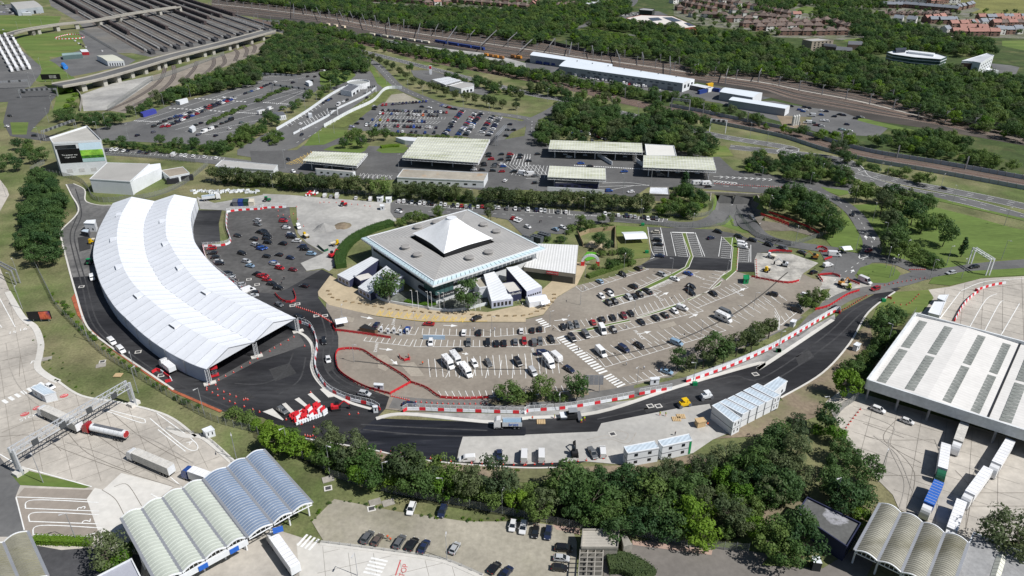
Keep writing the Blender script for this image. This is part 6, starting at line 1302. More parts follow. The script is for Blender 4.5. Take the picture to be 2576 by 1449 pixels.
cars('31:wp720,1055','31:660,1065>31:795,1070','white with windows beside the works tent',flip=0);cars('31:wv655,1160 ','31:605,1170>31:705,1150','by the roundabout entry',flip=0);cars('31:wp1020,1312','31:965,1290>31:1080,1340','beside the grass roundabout',flip=0);cars('31:kh515,1235','31:480,1245>31:550,1225','beside the works rubble',flip=0)
cars('21:cs1270,845 ks1290,922 ke1300,965 de1312,1075','21:1225,840>21:1320,850','in the new bays along the lawn','the grass');cars('21:wv2120,950 wv2125,980','21:2080,945>21:2170,960','in the new bays along the median','the top',flip=0)
cars('21:gh2220,705','21:2200,690>21:2245,720','on the road leaving the underpass',flip=0)
# strip road row along the hedge
H1='11:1350,560>11:1365,525'
cars('11:wh1335,540 ws1382,540 wh1462,550 ws1540,558 wh1585,560 kh1625,560 kh1662,565 sh1745,570 wh1788,572 kh1865,580 wh1908,582 rh1948,584 sh1990,588 dh2030,590 wh2108,594 rh2150,592 kh2185,598 sh2275,600 wh2312,602 gh2392,610 wh2475,615 gh2515,618 21:wh22,620 ds105,625 wh150,630 sh188,635 gh317,645 wh395,645 wh778,665 wh820,668 kh860,672 wh905,676 ds985,680 sh1027,685 sh1068,690 ks1158,695 wh1197,710 ks1240,702 gh1280,710',H1,'in the row along the clipped trees','the construction gate')
cars('11:wv608,480 sh668,492 wp728,482 wh912,508 wv1055,512','11:595,510>11:620,455','along the fence of the works yard','the barrier heap',flip=0)
cars('11:wh1330,642 kh1330,625','11:1285,630>11:1375,650','by the works gate','the gate');cars('11:rh2455,705 wh2485,718 wh2515,730','11:2440,715>11:2480,690','behind the terminal roof','the hedge');cars('21:lh290,815 wh360,795 wh18,790','21:260,805>21:325,830','behind the terminal plant','the restaurant')
# old car park by the marquee
V2='11:150,735>11:250,740'
cars('11:dh200,718 rs202,735 gh215,782 wh230,800 sh265,860 ds275,878 ks288,892 ws330,930 ds385,985 ks412,1010 ls475,1055',V2,'beside the dusty works area','the red barrier')
cars('11:ks195,955 kh158,1065 dh270,1095 mh295,1212 kh405,1370 so115,1155 bh100,1140 rs165,1195','11:120,1060>11:200,1075','scattered in the aisle of the old car park','the works')
cars('11:kh10,832 kh30,858 ks45,885 ko40,908 ks50,945 bh8,998 kh40,1080 rh15,1270 rh40,1310 ks88,1350 ks150,1390','11:0,1340>11:140,1360','in the middle row of the old car park','the black pad')
cars('01:ss2520,728 gs2525,768 kh2328,878 ks2545,842 ks2490,910 ss2505,968 ds2540,985 bh2550,1005 ks2370,1050 ss2415,1130 le2450,1172 ks2518,1255 rh2555,1275','01:2480,900>01:2545,915','at the top of the old car park','the black pad')
cars('01:rs2075,1002 ke2080,1048 kh2112,1088 sh2140,1128 ks2150,1152 ks2230,1248 gh2258,1272 sh2262,1295 nh2292,1320 ss2355,1362','01:2020,1005>01:2130,995','along the marquee barrier','the black pad');cars('01:wp2432,1405','01:2390,1420>01:2480,1390','white beside the marquee barrier');cars('02:ke2480,5 02:se2480,35','02:2430,40>02:2540,20','tight against the marquee side','the top')
cars('11:wv350,785','11:340,760>11:365,810','alone on the dusty works ground',flip=0)
# new road / compound
cars('02:wv1095,480 wv1185,562','02:1060,450>02:1130,520','on the road beside the marquee wall','the fence corner',flip=0);cars('01:wv902,1285','01:895,1265>01:905,1310','in the marquee shadow',flip=0)
cars('13:wv2000,278','13:2080,275>13:1920,285','alone at the edge of the black surfacing',flip=0);cars('13:dt2318,245','13:2320,300>13:2315,185','dark blue in the compound row',flip=0);cars('13:wp2562,240 23:wp155,235 wv755,205','23:150,300>23:150,165','with striped tail in the compound row','the black surfacing',flip=0);cars('23:gt655,225','23:620,160>23:690,280','grey beside the striped vans',flip=0)
t_=P('13:2455,245',1)[0]
# gravel car park
cars('13:ws1455,770 ds1760,795','13:1485,715>13:1440,830','at the grass edge of the gravel car park','the vaulted canopy',flip=0)
cars('13:gs1025,1050 nh1125,1075 go1340,1095 ks1465,1120 de1580,1142 sh1880,1158','13:985,1110>13:1070,990','in the lower row of the gravel car park','the vaulted canopy',flip=0)
cars('13:kh2272,1350 de2385,1400','13:2220,1420>13:2320,1300','at the bottom of the gravel car park','the lamp post',flip=0)
cars('13:wh2448,935 23:ws-25,955 kh95,998 ds220,1008','13:2460,860>13:2430,1010','in the row near the shelter','the fence end',flip=0);cars('23:ks368,1158 sh350,1258 kh330,1350','23:270,1150>23:460,1165','nose-in beside the pergola','the top',flip=0)
cars('32:ws1145,1152 wh1430,1265','32:1080,1130>32:1215,1180','in the shade of the customs shed','the fence',flip=0)
# top-left odds
cars('02:wh490,925','02:440,900>02:540,945','beside the freight cabin',flip=0)
cars('00:kh338,1328','00:300,1330>00:375,1330','on the loop below the gantry',flip=0,full=False);cars('00:wh65,1238 kh95,1135 kh230,905','00:50,1235>00:80,1240','at the far left loop road','the wall',full=False)
# staff parking by the fence
cars('01:dh1050,42 ws1095,38 ws1138,38 wh1212,48 kh1250,50 dh1365,60 gh1405,65 kh1440,68 wp1702,80 ws1778,90 ws1815,95 wh1895,95 wh2005,105 wh2120,115','01:1070,60>01:1130,20','in the staff row behind the mesh fence','the tower',full=False);cars('11:wh298,248 kh250,130','11:275,235>11:320,262','near the short mossy canopy','the office',full=False)
# plaza queue
Hq='11:2450,90>11:2300,95'
cars('11:kh2210,75 kh2335,80 rs2425,80 kh2525,88 kh2215,98 kh2410,108 kh2512,115 rs2235,128 kh2330,132 kh2405,138 kh2160,170 kh2165,188 kh2270,180 gh2265,198 wh2345,180 bh2355,198 kh2150,232 kh2255,240 rh2340,248 ks2460,250 wh2065,230',Hq,'in the toll queue at the largest canopy','the booths',full=False)
cars('21:wp30,272 gh95,290 kh95,360 kh30,145 kh118,78 be540,168 ke625,198 be965,248 bs815,437 wh1030,448 gv1320,282 wh425,105 wc1675,365 wc1768,368 ks1760,350 kh1790,395','21:0,145>21:60,142','on the plaza around the small canopies','the hatched box',full=False)
cars('11:wp2550,262','11:2510,255>11:2620,270','white coach-built in the hatched plaza lane',full=False);cars('11:wh2375,338','11:2360,350>11:2390,325','beside the long flat office',full=False)
# dense car park
rp=random.Random(5)
def fill(n,p=.85): return ''.join(rp.choice('kkkggdbwwssrkgd') if rp.random() < p else '.' for _ in range(n))
VH='10:1240,1110>10:1252,1075'
row('10:1175,1028','10:1600,992',fill(14,.9),VH,'in the top row of the dense car park',full=False);row('10:1175,1078','10:1800,1102',fill(23,.9),VH,'in the second row of the dense car park',full=False);row('10:1150,1110','10:1740,1135','wr..b.w...k.ws.o.kkgk.',VH,'in the third row of the dense car park',full=False);row('10:1075,1172','10:1610,1192','b..y..r.kkg.k.kkg.wbd.',VH,'in the fourth row of the dense car park',full=False);row('10:1015,1225','10:1700,1250','wg.bk.g..kr.kmkbkk.sw.k',VH,'in the fifth row of the dense car park',full=False);row('10:1150,1280','10:1680,1300','g.w.bw.kk.b.k',VH,'in the lowest row of the dense car park',full=False)
HH='10:1900,1110>10:1970,1115'
row('10:1955,1085','10:1850,1212',fill(13,.97),HH,'down the first slanting column of the dense car park','the top',full=False);row('10:1840,1240','10:1780,1315',fill(7,1),HH,'at the foot of the first slanting column','the top',full=False);row('10:2075,1105','10:1990,1225',fill(12,.97),HH,'down the second slanting column','the top',full=False);row('10:2140,1110','10:2050,1225',fill(12,.97),HH,'down the third slanting column','the top',full=False);row('10:1970,1250','10:1915,1315',fill(7,.97),HH,'at the foot of the second slanting column','the top',full=False);row('10:2045,1245','10:1990,1320',fill(7,.97),HH,'at the foot of the third slanting column','the top',full=False);row('10:2250,1140','10:2190,1225',fill(8,.95),HH,'down the fourth slanting column','the top',full=False);row('10:2320,1150','10:2265,1240',fill(8,.95),HH,'down the fifth slanting column','the top',full=False);row('10:2175,1255','10:2125,1325',fill(6,.95),HH,'at the foot of the fourth slanting column','the top',full=False);row('10:2250,1265','10:2210,1325',fill(5,.95),HH,'at the foot of the fifth slanting column','the top',full=False)
cars('10:kh1100,1050 ws1095,1045 kh1090,1070 kh970,1165 kh920,1210 sh870,1240 gh1025,1210 bh1755,1035 wh1780,1042 kh1805,1050 rh1832,1055 kh1858,1065 kh1885,1068 kh1560,1045 wh1632,1055 kh2420,1218 kh2395,1272 kh2455,1272 kh2385,1330','10:1060,1050>10:1130,1055','around the rim of the dense car park','the gravel patch',full=False)
# queueing car park
Hx='00:1850,1110>00:1910,1090'
row('00:1510,1235','00:1720,1140','kkkdb',Hx,'in the lowest queue of the queueing car park',full=False)
row('00:1730,1150','00:2560,860','dbwkgwwkrkkgbkwg..kgbswr',Hx,'in the long queue of the queueing car park',full=False);row('00:1590,1240','00:2300,965','rwgkbrkwsgrkdkwrbs',Hx,'in the second queue of the queueing car park',full=False);row('00:1650,1235','00:2060,1060','rkdwkbrkgm',Hx,'in the third queue of the queueing car park',full=False)
cars('00:kh1348,1325 gh1505,1292 gh1945,1318 wp1998,1285 wp2062,1262 kh2115,1240 kh2175,1208 kh2215,1195 kp2260,1168 sh2250,1260 kh2115,1328 kh1920,1225 kh1970,1205 gh2365,1200 wm2555,1100 wh2140,980 wh2195,955 gh1695,1020',Hx,'loose among the queueing lanes','the booths',full=False)
cars('10:kh10,845 kh40,832 kh75,818 wh122,803 wp72,1060 wp5,1088 kh440,748 kh510,750 wh605,690 kh1005,702 ks295,808 kp470,800',Hx,'at the exit of the queueing car park','the gantry',full=False)
cars('10:kh590,1010 kh620,988 bh640,982 kh665,970 wp740,1020 wh790,995 kh825,978 kh1020,955 sh280,1222 wh370,1212 wh370,1272 kh380,1320 sh575,1155 wh1525,1131','10:620,1000>10:680,965','in the customs lanes','the round lounge',full=False)
cars('20:wh545,1292 kh575,1298 wh620,1312 kh680,1322 rh705,1338 wh745,1352 kh780,1365 rh485,1325 bh460,1310 gh650,1380','20:600,1290>20:630,1320','in the hidden car park behind the trees','the canopy',full=False)
cars('20:wh290,698 ws315,710 wh345,720 wh390,720 ws445,730 wp490,738 ws545,748 ws572,753 ws598,758 ws640,766 ws665,770 ws688,772 ws712,777 wv757,783 ws790,788 ws832,795 ws855,797 ws883,803 wp962,812 ws990,822 rh1015,825 ws1060,835 ws1085,838 ws1110,842 wp1155,842 ws1180,848 wh1255,875 wh1315,885','20:640,780>20:665,755','in the van row before the long depot',full=False)
cars('30:kh295,1040 kh425,1048 kh470,1058 bh375,1075 wh435,1078 bh410,1090 wh595,1085 dh640,1090 bh590,1125 wp495,1125 kh765,1120 kh715,1140 dh810,1128 kh955,1148 kh925,1160 sh985,1150 wp455,1195 gh510,1205 kh485,1200 mh535,1225 kh575,1228 sh595,1235 wh605,1180 wh640,1185 dh840,1218 wh870,1282 gh780,1268 sh800,1270 kh660,1300','30:560,1090>30:630,1095','in the depot staff car park','the grey shed',full=False)
cars('20:wh605,200 wh600,235 wh395,310 kh465,300 wh1010,30 we1020,10','20:600,215>20:620,195','on the road into town','the railway',full=False)
rp2=random.Random(9)
for i in range(26):
    u=rp2.random();p=P(f'20:{900+u*330},{138+rp2.random()*30-u*18}')[0];car(mix(),rp2.choice('wwksgr'),p,rp2.choice((.3,1.8)),f'tiny parked car, {nth(i)} counted in the supermarket car park','cars at the supermarket',False)
row('00:10,118','00:130,130','ws.kw','00:0,118>00:40,112','by the industrial hall',full=False);row('00:10,20','00:100,120','wwkswwg','00:0,60>00:40,60','beside the grey industrial hall',full=False);cars('00:wh735,400 wh770,425 kh790,435 kh815,450 wh840,462 wh1000,500 wp35,300 wp990,182 wh810,212 wh395,130 wh1730,560','00:735,390>00:780,410','around the viaduct yard','the barrier stack',full=False)
# ------------------------------------------------------------------ lorries
def lorry(label,nose,tail,cabc,boxm,kind='box',length=None,name='articulated_lorry',h=4.0,group=None,z=.15):
    p,q=P(nose,1.5)[0],P(tail,1.5)[0];p.z=q.z=0;d=(p-q).normalized();L=(p-q).length if length is None else length;t=thing(name,(p.x,p.y,z),label,'lorry',group,math.atan2(d.y,d.x))
    m=MB();loft(m,[(0,1.15,.5,1.2,1.6,1.1),(-.12,1.24,.4,1.5,2.3,1.15),(-.4,1.24,.4,1.6,3.0,1.1),(-.9,1.24,.5,1.6,3.5,1.1),(-2.2,1.24,.6,1.6,3.75,1.12)]);o=put('cab',m.mesh('cab',PAINT),t);o.color=(*CC[cabc][0],1)
    m=MB();m.face([(.0-.06,-1.05,1.75),(-.06,1.05,1.75),(-.36,1.05,2.75),(-.36,-1.05,2.75)]);put('windscreen',m.mesh('windscreen',GLASS),t)
    m=MB();m.box(-L/2-.6,0,.8,L-1.6,.9,.35);put('chassis',m.mesh('chassis',DARK),t)
    if kind == 'box':
        m=MB();m.box(-(L+2.9)/2,0,1.2,L-2.9,2.5,h-1.2);b_=put('trailer_box',m.mesh('trailer_box',boxm),t)
        m=MB();nn=9
        for k in range(nn): m.box(-2.95-(L-2.95)*(k+.5)/nn,0,h,.1,2.45,.03)
        r_=put('roof_bows',m.mesh('roof_bows',M('bow_grey',(.5,.5,.5))),b_)
        m=MB();m.box(-L-.01,0,1.25,.06,2.3,h-1.4);put('rear_door',m.mesh('rear_door',WHITE),b_)
    elif kind == 'tank':
        m=MB();m.tube((-3.2,0,2.4),(-L,0,2.4),1.2,1.2,18);b_=put('tank',m.mesh('tank',flat('tank_white',(.72,.73,.74),.25,.5),True),t)
        m=MB();m.box(-(L+3.2)/2,0,3.58,L-5,.9,.12);put('catwalk',m.mesh('catwalk',SLATE),b_);m=MB()
        for k in range(8): m.tube((-3.4-(L-3.6)*k/7,0,2.4),(-3.5-(L-3.6)*k/7,0,2.4),1.23,1.23,18)
        put('tank_bands',m.mesh('tank_bands',flat('band_grey',(.45,.46,.48))),b_);m=MB();m.tube((-L+.1,0,2.4),(-L-.12,0,2.4),1.21,1.0,18);o=put('tank_end',m.mesh('tank_end',PAINT),b_);o.color=(*CC['r'][0],1)
    elif kind == 'tip':
        m=MB();B=[(-2.7,-1.2,1.2),(-2.7,1.2,1.2),(-L,1.2,1.2),(-L,-1.2,1.2)]
        for a,b in zip(B,B[1:]+B[:1]): m.face([a,b,(b[0]*1.0,b[1]*1.06,2.9),(a[0],a[1]*1.06,2.9)])
        m.face(B);put('tipper_body',m.mesh('tipper_body',boxm),t);m=MB();m.box(-(L+2.7)/2,0,2.2,L-3.1,2.3,.3);put('load',m.mesh('load',flat('load_cover',(.22,.32,.42))),t)
    for x in ([-.9,-3.4] if L > 12 else [-1.0,-2.6])+([-L+1.2,-L+2.5,-L+3.8] if L > 12 else [-L+1.0,-L+2.3]):
        for s in (-1,1): w=put('wheel',WH[.5],t);w.location=(x,s*1.1,.5)
    return t
BOXW=flat('trailer_white',(.75,.75,.76),.4);BOXG=M('trailer_grubby_white',(.52,.5,.46),var=.12,sc=.5,fine=2);BOXB=flat('trailer_blue',(.03,.12,.45),.5)
lorry('red-cabbed tanker lorry under the silver gantry','02:830,1330','02:1245,1420','r',None,'tank',name='tanker_lorry')
lorry('grubby pale trailer lorry with faded lettering behind the red tanker','03:1270,240','03:1690,420','w',BOXG);lorry('white trailer lorry half hidden by the silver gantry','02:400,1165','02:790,1345','w',BOXG)
lorry('blue-cabbed lorry driving under the silver blue canopy','03:1805,420','03:2200,560','b',BOXW,length=15);lorry('white lorry leaving the silver blue canopy','13:75,1040','13:330,1400','w',BOXW)
lorry('green-cabbed lorry with white trailer in the customs yard','33:1745,500','33:1790,200','f',BOXW);lorry('white-cabbed lorry with blue trailer beside the mossy canopy','33:1590,850','33:1720,570','w',BOXB)
lorry('white lorry emerging from under the shed edge near the green cab','33:1890,220','33:1990,-60','w',BOXG);lorry('white lorry queueing second from the mossy canopy','33:1980,740','33:2200,440','w',BOXW);lorry('white lorry queueing third from the mossy canopy','33:2250,440','33:2420,160','w',BOXW);lorry('white trailer lorry entering the mossy canopy','33:1820,1110','33:1940,760','w',BOXW)
tl_=lorry('white eight-wheel tipper lorry on the black surfacing with blue lettering','12:2262,1290','12:2540,1290','w',WHITE,'tip',name='tipper_lorry');lorry('white tipper lorry with dark load in the works yard','01:2160,495','01:1980,515','w',WHITE,'tip',name='tipper_lorry')
o=text('brett',(-6.2,1.3,2.0),(math.pi/2,0,math.pi),1.5,flat('sign_blue',(.02,.12,.5),.4),None);o.parent=tl_
lorry('white tanker sweeper lorry beside the marquee wall','02:1590,690','02:1690,770','w',BOXW,'box',8,'sweeper_lorry',3.2)
rl=random.Random(3)
for k in range(4):
    for j in range(9):
        x0,y0=-60+k*58+j*22,375+j*40-k*8
        p=P(f'00:{x0},{y0}')[0];d=(P(f'00:{x0+22},{y0+40}')[0]-p);L=d.length;d.normalize();ang=math.atan2(d.y,d.x)
        t=thing('parked_lorry',(p.x,p.y,.1),f'white trailer, {nth(j)} from the viaduct in lorry lane {["one", "two", "three", "four"][k]} from the frame edge','lorry','lorries queueing in the lorry park',ang)
        put('trailer_box',LMESH,t) if 'LMESH' in globals() else None
        if 'LMESH' not in globals():
            m=MB();m.box(0,0,1,12.5,2.5,3);LMESH=m.mesh('trailer_box',BOXW);m=MB();loft(m,[(9,1.2,.5,1.5,2.2,1.1),(8.6,1.2,.5,1.6,3.4,1.1),(6.8,1.2,.5,1.6,3.6,1.1)]);CMESH=m.mesh('cab',PAINT);put('trailer_box',LMESH,t)
        o=put('cab',CMESH,t);o.color=(*CC[rl.choice('wwwwws')][0],1)

FARC.sort(key=lambda q: (q[2]-camo.location).length);NKEEP=max(0,298-ncar[1])
for kind,rgb,p,ang,label,group in FARC[:NKEEP]:
    o=put('parked_car',LITE[kind]);o.location=p;o.rotation_euler=(0,0,ang);o.color=rgb;tag(o,label,'car',group)
bypal={}
for kind,rgb,p,ang,label,group in FARC[NKEEP:]: bypal.setdefault(tuple(round(c*8)/8 if c > .1 else round(c*40)/40 for c in rgb),[]).append((kind,p,ang))
mb=MB();mats=[GLASS,LAMP,TAIL]
for pal,lst in bypal.items():
    mi0=len(mats);mats.append(flat('far_paint_%d' % mi0,tuple(max(.012,c) for c in pal[:3]),.3,.5))
    for kind,p,ang in lst:
        me=LITE[kind];T_=Matrix.Translation(p) @ Matrix.Rotation(ang,4,'Z');n=len(mb.v);mb.v += [tuple(T_ @ v.co) for v in me.vertices]
        for f in me.polygons: mb.f.append(tuple(n+i for i in f.vertices));mb.m.append(mi0 if f.material_index == 0 else f.material_index-1)
o=mb.build('distant_cars',mats);tag(o,'dense parked cars filling the distant car parks','cars',kind='stuff')
# ------------------------------------------------------------------ trees and shrubs
def leafmat(name,a,b):
    m=bpy.data.materials.new(name);m.use_nodes=True;nt=m.node_tree;N=nt.nodes.new;Lk=nt.links.new;p=nt.nodes['Principled BSDF']
    oi=N('ShaderNodeObjectInfo');geo=N('ShaderNodeNewGeometry');n=N('ShaderNodeTexNoise');n.inputs['Scale'].default_value=.45;n.inputs['Detail'].default_value=3;Lk(geo.outputs['Position'],n.inputs['Vector'])
    mx=N('ShaderNodeMix');mx.data_type='RGBA';ad=N('ShaderNodeMath');ad.operation='MULTIPLY_ADD';Lk(oi.outputs['Random'],ad.inputs[0]);ad.inputs[1].default_value=1.3;ad.inputs[2].default_value=-.5
    a2=N('ShaderNodeMath');Lk(ad.outputs[0],a2.inputs[0]);Lk(n.outputs['Fac'],a2.inputs[1]);a2.use_clamp=True;Lk(a2.outputs[0],mx.inputs[0]);mx.inputs[6].default_value=(*a,1);mx.inputs[7].default_value=(*b,1);Lk(mx.outputs[2],p.inputs['Base Color']);p.inputs['Roughness'].default_value=.6;p.inputs['Specular IOR Level'].default_value=.25
    tr=N('ShaderNodeBsdfTranslucent');Lk(mx.outputs[2],tr.inputs[0]);ms=N('ShaderNodeMixShader');ms.inputs[0].default_value=.42;Lk(p.outputs[0],ms.inputs[1]);Lk(tr.outputs[0],ms.inputs[2]);Lk(ms.outputs[0],nt.nodes['Material Output'].inputs[0]);return m
LD=leafmat('dark_leaf',(.04,.092,.032),(.095,.165,.05));LM=leafmat('mid_leaf',(.06,.125,.032),(.145,.215,.055));LL=leafmat('bright_leaf',(.09,.2,.02),(.17,.28,.03));LG=leafmat('grey_green_leaf',(.07,.11,.05),(.135,.17,.075));LO=leafmat('olive_leaf',(.06,.095,.038),(.12,.155,.058))
BARK=M('bark',(.09,.075,.06),var=.25,sc=1)
def crown(seed,R_,H,z0,mat,n=26,per=62,leaf=.62,shape='round'):
    r=random.Random(seed);m=MB()
    for c in range(n):
        while True:
            u=Vector((r.uniform(-1,1),r.uniform(-1,1),r.uniform(-1,1)))
            if .25 < u.length < 1: break
        u=u.normalized()*(r.uniform(.55,.86));k=1.0
        if shape == 'cone': k=max(.25,1-.45*(u.z+1))*1.1
        if shape == 'dome': u.z=abs(u.z)*1.2-.25
        cc=Vector((u.x*R_*k,u.y*R_*k,z0+H/2+u.z*H/2));cr=R_*r.uniform(.24,.42)
        for q in range(per):
            d=Vector((r.gauss(0,1),r.gauss(0,1),r.gauss(0,1)+.25)).normalized();p=cc+Vector((d.x*cr,d.y*cr,d.z*cr*.8))*r.uniform(.75,1.05)
            nn=(d+Vector((r.uniform(-.7,.7),r.uniform(-.7,.7),r.uniform(-.3,.9)))).normalized();t=nn.orthogonal().normalized();b=nn.cross(t);a=r.uniform(0,6.28);t,b=t*math.cos(a)+b*math.sin(a),b*math.cos(a)-t*math.sin(a);s=leaf*r.uniform(.6,1.25)
            m.face([p-t*s*.5,p+b*s*.34,p+t*s*.6,p-b*s*.34])
    return m.mesh('crown',mat)
def trunk(seed,h,r0,H):
    r=random.Random(seed);m=MB();p=Vector((0,0,-.3));pts=[p]
    for k in range(4): p=p+Vector((r.uniform(-.15,.15),r.uniform(-.15,.15),(h+H*.45+.3)/4));pts.append(p)
    for k in range(4): m.tube(pts[k],pts[k+1],r0*(1-.2*k),r0*(1-.2*(k+1)),7,0,False)
    for k in range(5):
        b=pts[2].lerp(pts[4],r.random());a=r.uniform(0,6.28);m.tube(b,b+Vector((math.cos(a)*H*.28,math.sin(a)*H*.28,H*.22)),r0*.45,.05,5,0,False)
    return m.mesh('trunk',BARK)
TV={}
def variant(k,R_,H,z0,mat,**kw):
    n_=kw.pop('nvar',2)
    TV[k]=[(crown(hash(k) % 97+10*i,R_,H,z0,mat,**kw),trunk(i+ord(k[0]),z0,.22 if H < 9 else .3,H)) for i in range(n_)]
import zlib
hash=lambda s: zlib.crc32(s.encode())
variant('d',4.4,7.6,2.0,LD,nvar=3);variant('m',4.2,7.4,2.0,LM,nvar=3);variant('l',3.9,6.2,1.2,LL);variant('g',3.6,8.4,2.0,LG,n=24,leaf=.5,per=70);variant('o',3.9,6.4,2.4,LO,n=24)
variant('p',2.9,7.2,3.0,LO,n=20,per=60,leaf=.5);variant('c',3.2,10,1.0,LD,shape='cone');variant('b',3.2,3.6,.1,LM,n=18,per=55,leaf=.5,shape='dome');variant('s',3.0,3.4,.1,LL,n=18,per=55,leaf=.5,shape='dome');variant('w',4.2,9.0,1.6,LG,n=30,per=60,leaf=.5)
KN=dict(d='dark green broad tree',m='mid green leafy tree',l='bright green bushy tree',g='grey-green birch-like tree',o='olive green round tree',p='slim olive pine',c='dark conical tree',b='mid green shrub',s='bright green shrub',w='tall grey-green willow')
rt=random.Random(21)
def tree(k,p,sc,label,group):
    cm,tm=rt.choice(TV[k]);sh=k in 'bs'
    t=thing('shrub' if sh else 'tree',(p.x,p.y,0),label,'shrub' if sh else 'tree',group,rt.uniform(0,6.28));t.scale=(sc*rt.uniform(.92,1.1),sc*rt.uniform(.92,1.1),sc*rt.uniform(.9,1.12));put('crown',cm,t)
    put('trunk',tm,t) if not sh else put('stems',tm,t)
    return t
def trees(spec,place,end='the tower side',size=1.0,zc=5.6,default='d',var=.18):
    tk=toks(spec);cnt={}
    for tg,(u,v) in tk:
        k=tg[0] if tg else default;sc=size*rt.uniform(1-var,1+var)*(1.25 if len(tg) > 1 and tg[1] == 'x' else .75 if len(tg) > 1 and tg[1] == 'z' else 1)
        p=G(u,v,(1.8 if k in 'bs' else zc)*sc);p.z=0;i=cnt.get(k,0);cnt[k]=i+1
        tree(k,p,sc,f'{KN[k]}, {nth(i)} from {end} {place}','trees '+place)
trees('01:2095,255 2200,262 2310,280 2420,290 2530,300 11:40,300 150,310 260,320 365,325 470,330 580,340 690,350 795,355 910,365 1035,375 mx1150,380 1335,410 1450,425 1560,430 1660,420 1765,430 1880,435 z2015,470 2200,455 2310,450 2410,470 2510,475 21:70,485 190,490 290,490 400,490 520,500 630,500 750,530 860,530 980,530 1090,540 1200,545'.replace('z2015','oz2015'),'in the clipped row along the plaza',size=1.2,default='o',var=.1)
trees('21:cx1560,335 mx1560,430 dx1660,480 d1730,510 lz1360,520 m1480,550 m1600,600 l1690,570 b1300,610 s1330,640 m1420,610 m1520,620 d1640,630','on the underpass mound','the plaza',.85)
trees('31:d100,490 d200,500 dx300,450 mx380,470 d460,520 dx560,560 d640,620 d700,680 mx740,740 d640,760 d520,680 d420,620 m300,580 d180,560 m60,540 d720,800','on the round wooded knoll','the underpass',1.05)
trees('31:m950,420 mx1060,430 o1190,460 d1290,440 o1420,480 d1560,560 mx1380,560 d1500,640 o1280,680 d1330,760 m1600,720 g1250,740 m1740,720 dx1815,850 cz1985,990 dx1300,900 m1400,930 g1250,960 b1480,1000 b1560,1050 b1650,1080 b1540,1120 m1390,1000 d1640,560 g1200,560 b1700,1140','in the roadside parkland','the motorway',1.2)
trees('12:m2400,960','at the car park strip end','the red barriers',1.0);trees('22:m160,920 m505,910 bz50,1020 bz280,1020 b-60,1040 bz360,1040','in the lower car park strip','the red barriers',1.0)
trees('22:d1500,640 z1620,680 1760,590 dx1880,500 1960,540 2080,500 2170,460 2230,430 2290,370 2400,340'.replace('z1620','pz1620'),'in the pine strip','the crossing',1.05,6,'p');trees('32:m10,370 p90,340 m420,90 p480,60 m565,30 bz510,110','at the works end of the pine strip','the hoarding',.9,5)
trees('11:dx1228,1340','standing before the terminal wing',size=1.1);trees('12:dx2010,20','standing at the terminal entrance',size=1.15);trees('11:m1720,640 m1510,690 b1400,730 b1440,680 g2230,640 b1350,760 b1580,700','behind the terminal','the works gate',.85)
trees('21:m540,730 m620,760 m740,700 g830,710 b450,800 b650,800 b560,830 d720,900 d775,945 d985,1070 m820,1150 b350,920 b210,910 b850,1040 b760,1050 b930,1030 b680,1180 b900,1140 b1020,1140 b420,840 b850,790 b780,800','around the play garden','the terminal',.75)
trees('12:s60,1330 s150,1380 b260,1400 13:l100,60 l280,90 s430,210 gx620,70 g740,130 gx880,160 m650,240 g800,270 m960,260 b860,330 l930,410 m1080,440 o1280,300 ox1400,320 m1500,400 l1250,430 o1630,420 m1740,380 d1600,530 m1480,500 l1790,530 m1900,480 g2010,520 s2070,600 wx2300,450 g2400,560 m2250,640 l2480,660 b2000,640 b1350,560 b1100,530 b700,360 s560,260 b2500,720 b1750,640','in the shrub belt','the marquee',1.0)
trees('23:s60,620 g190,660 m130,740 dx420,430 dx450,560 d620,540 dx790,470 d480,780 mx660,640 d820,640 dx1000,440 m900,780 d1050,640 mx1240,560 d1120,850 d1300,760 o1330,420 g1450,380 d1480,880 m1520,600 lx1640,770 l1560,930 d1350,920 g1740,640 l1750,960 wx1740,320 wx1960,200 l1960,400 m2110,330 m2240,280 d2420,200 d2480,80 d2330,430 gx2420,560 l2150,560 wx2030,760 m2200,720 w2130,880 l2260,900 d2500,400 d2560,600 m620,820 d900,950 m300,500 d1650,520 m760,820','in the bottom wood','the vans',.9,6.6)
trees('33:d50,200 m150,80 g320,60 gx340,220 wx180,320 w360,420 d80,500 d240,560 m60,660','at the far end of the bottom wood','the containers',.95);trees('33:dx800,180 d870,250 dx1040,370 d760,350 dx680,500 d900,480 dx850,650 d990,640 m960,770 d760,620 l1000,850','around the navy block','the yard lamp',.85);trees('33:mx100,1080 mx240,1180 dx380,940 dx450,1060 m180,980','beside the small white kiosk','the track',.85);trees('33:wx2420,1000 w2520,1120','at the edge beside the felt-roofed office','the lorries',1.1)
trees('32:dx1180,340 d1270,210 d1350,240 m1230,440 lx850,850 b920,720 b1000,670 b1100,560 d660,1220 s560,1350 l740,1340 g340,1290 d200,1390 b860,740 b1060,620 b1150,500 b1000,800','along the customs shed fence','the height gantry',.95)
trees('03:wx1010,1180 s1090,1340 s1180,1290 b1250,1180','beside the milky green canopy','the hedge',1.0);trees('02:b2300,1190 b2420,1230 s2520,1300','at the cone line','the lamp post',.95)
trees('01:dx420,330 d510,420 d350,450 d570,530 d330,570 dx450,600 d280,680 d420,720 m560,680 d300,830 m430,810 d530,850 d270,980 dx400,950 d530,960 d340,1060 d480,1060 d560,1000','in the freight-side belt','the tower',1.0);trees('01:d60,110 d200,60 d330,100 d150,170 m280,20 d0,180 d400,60 00:d160,1400 d280,1410','in the copse behind the tower fence','the wall',1.0)
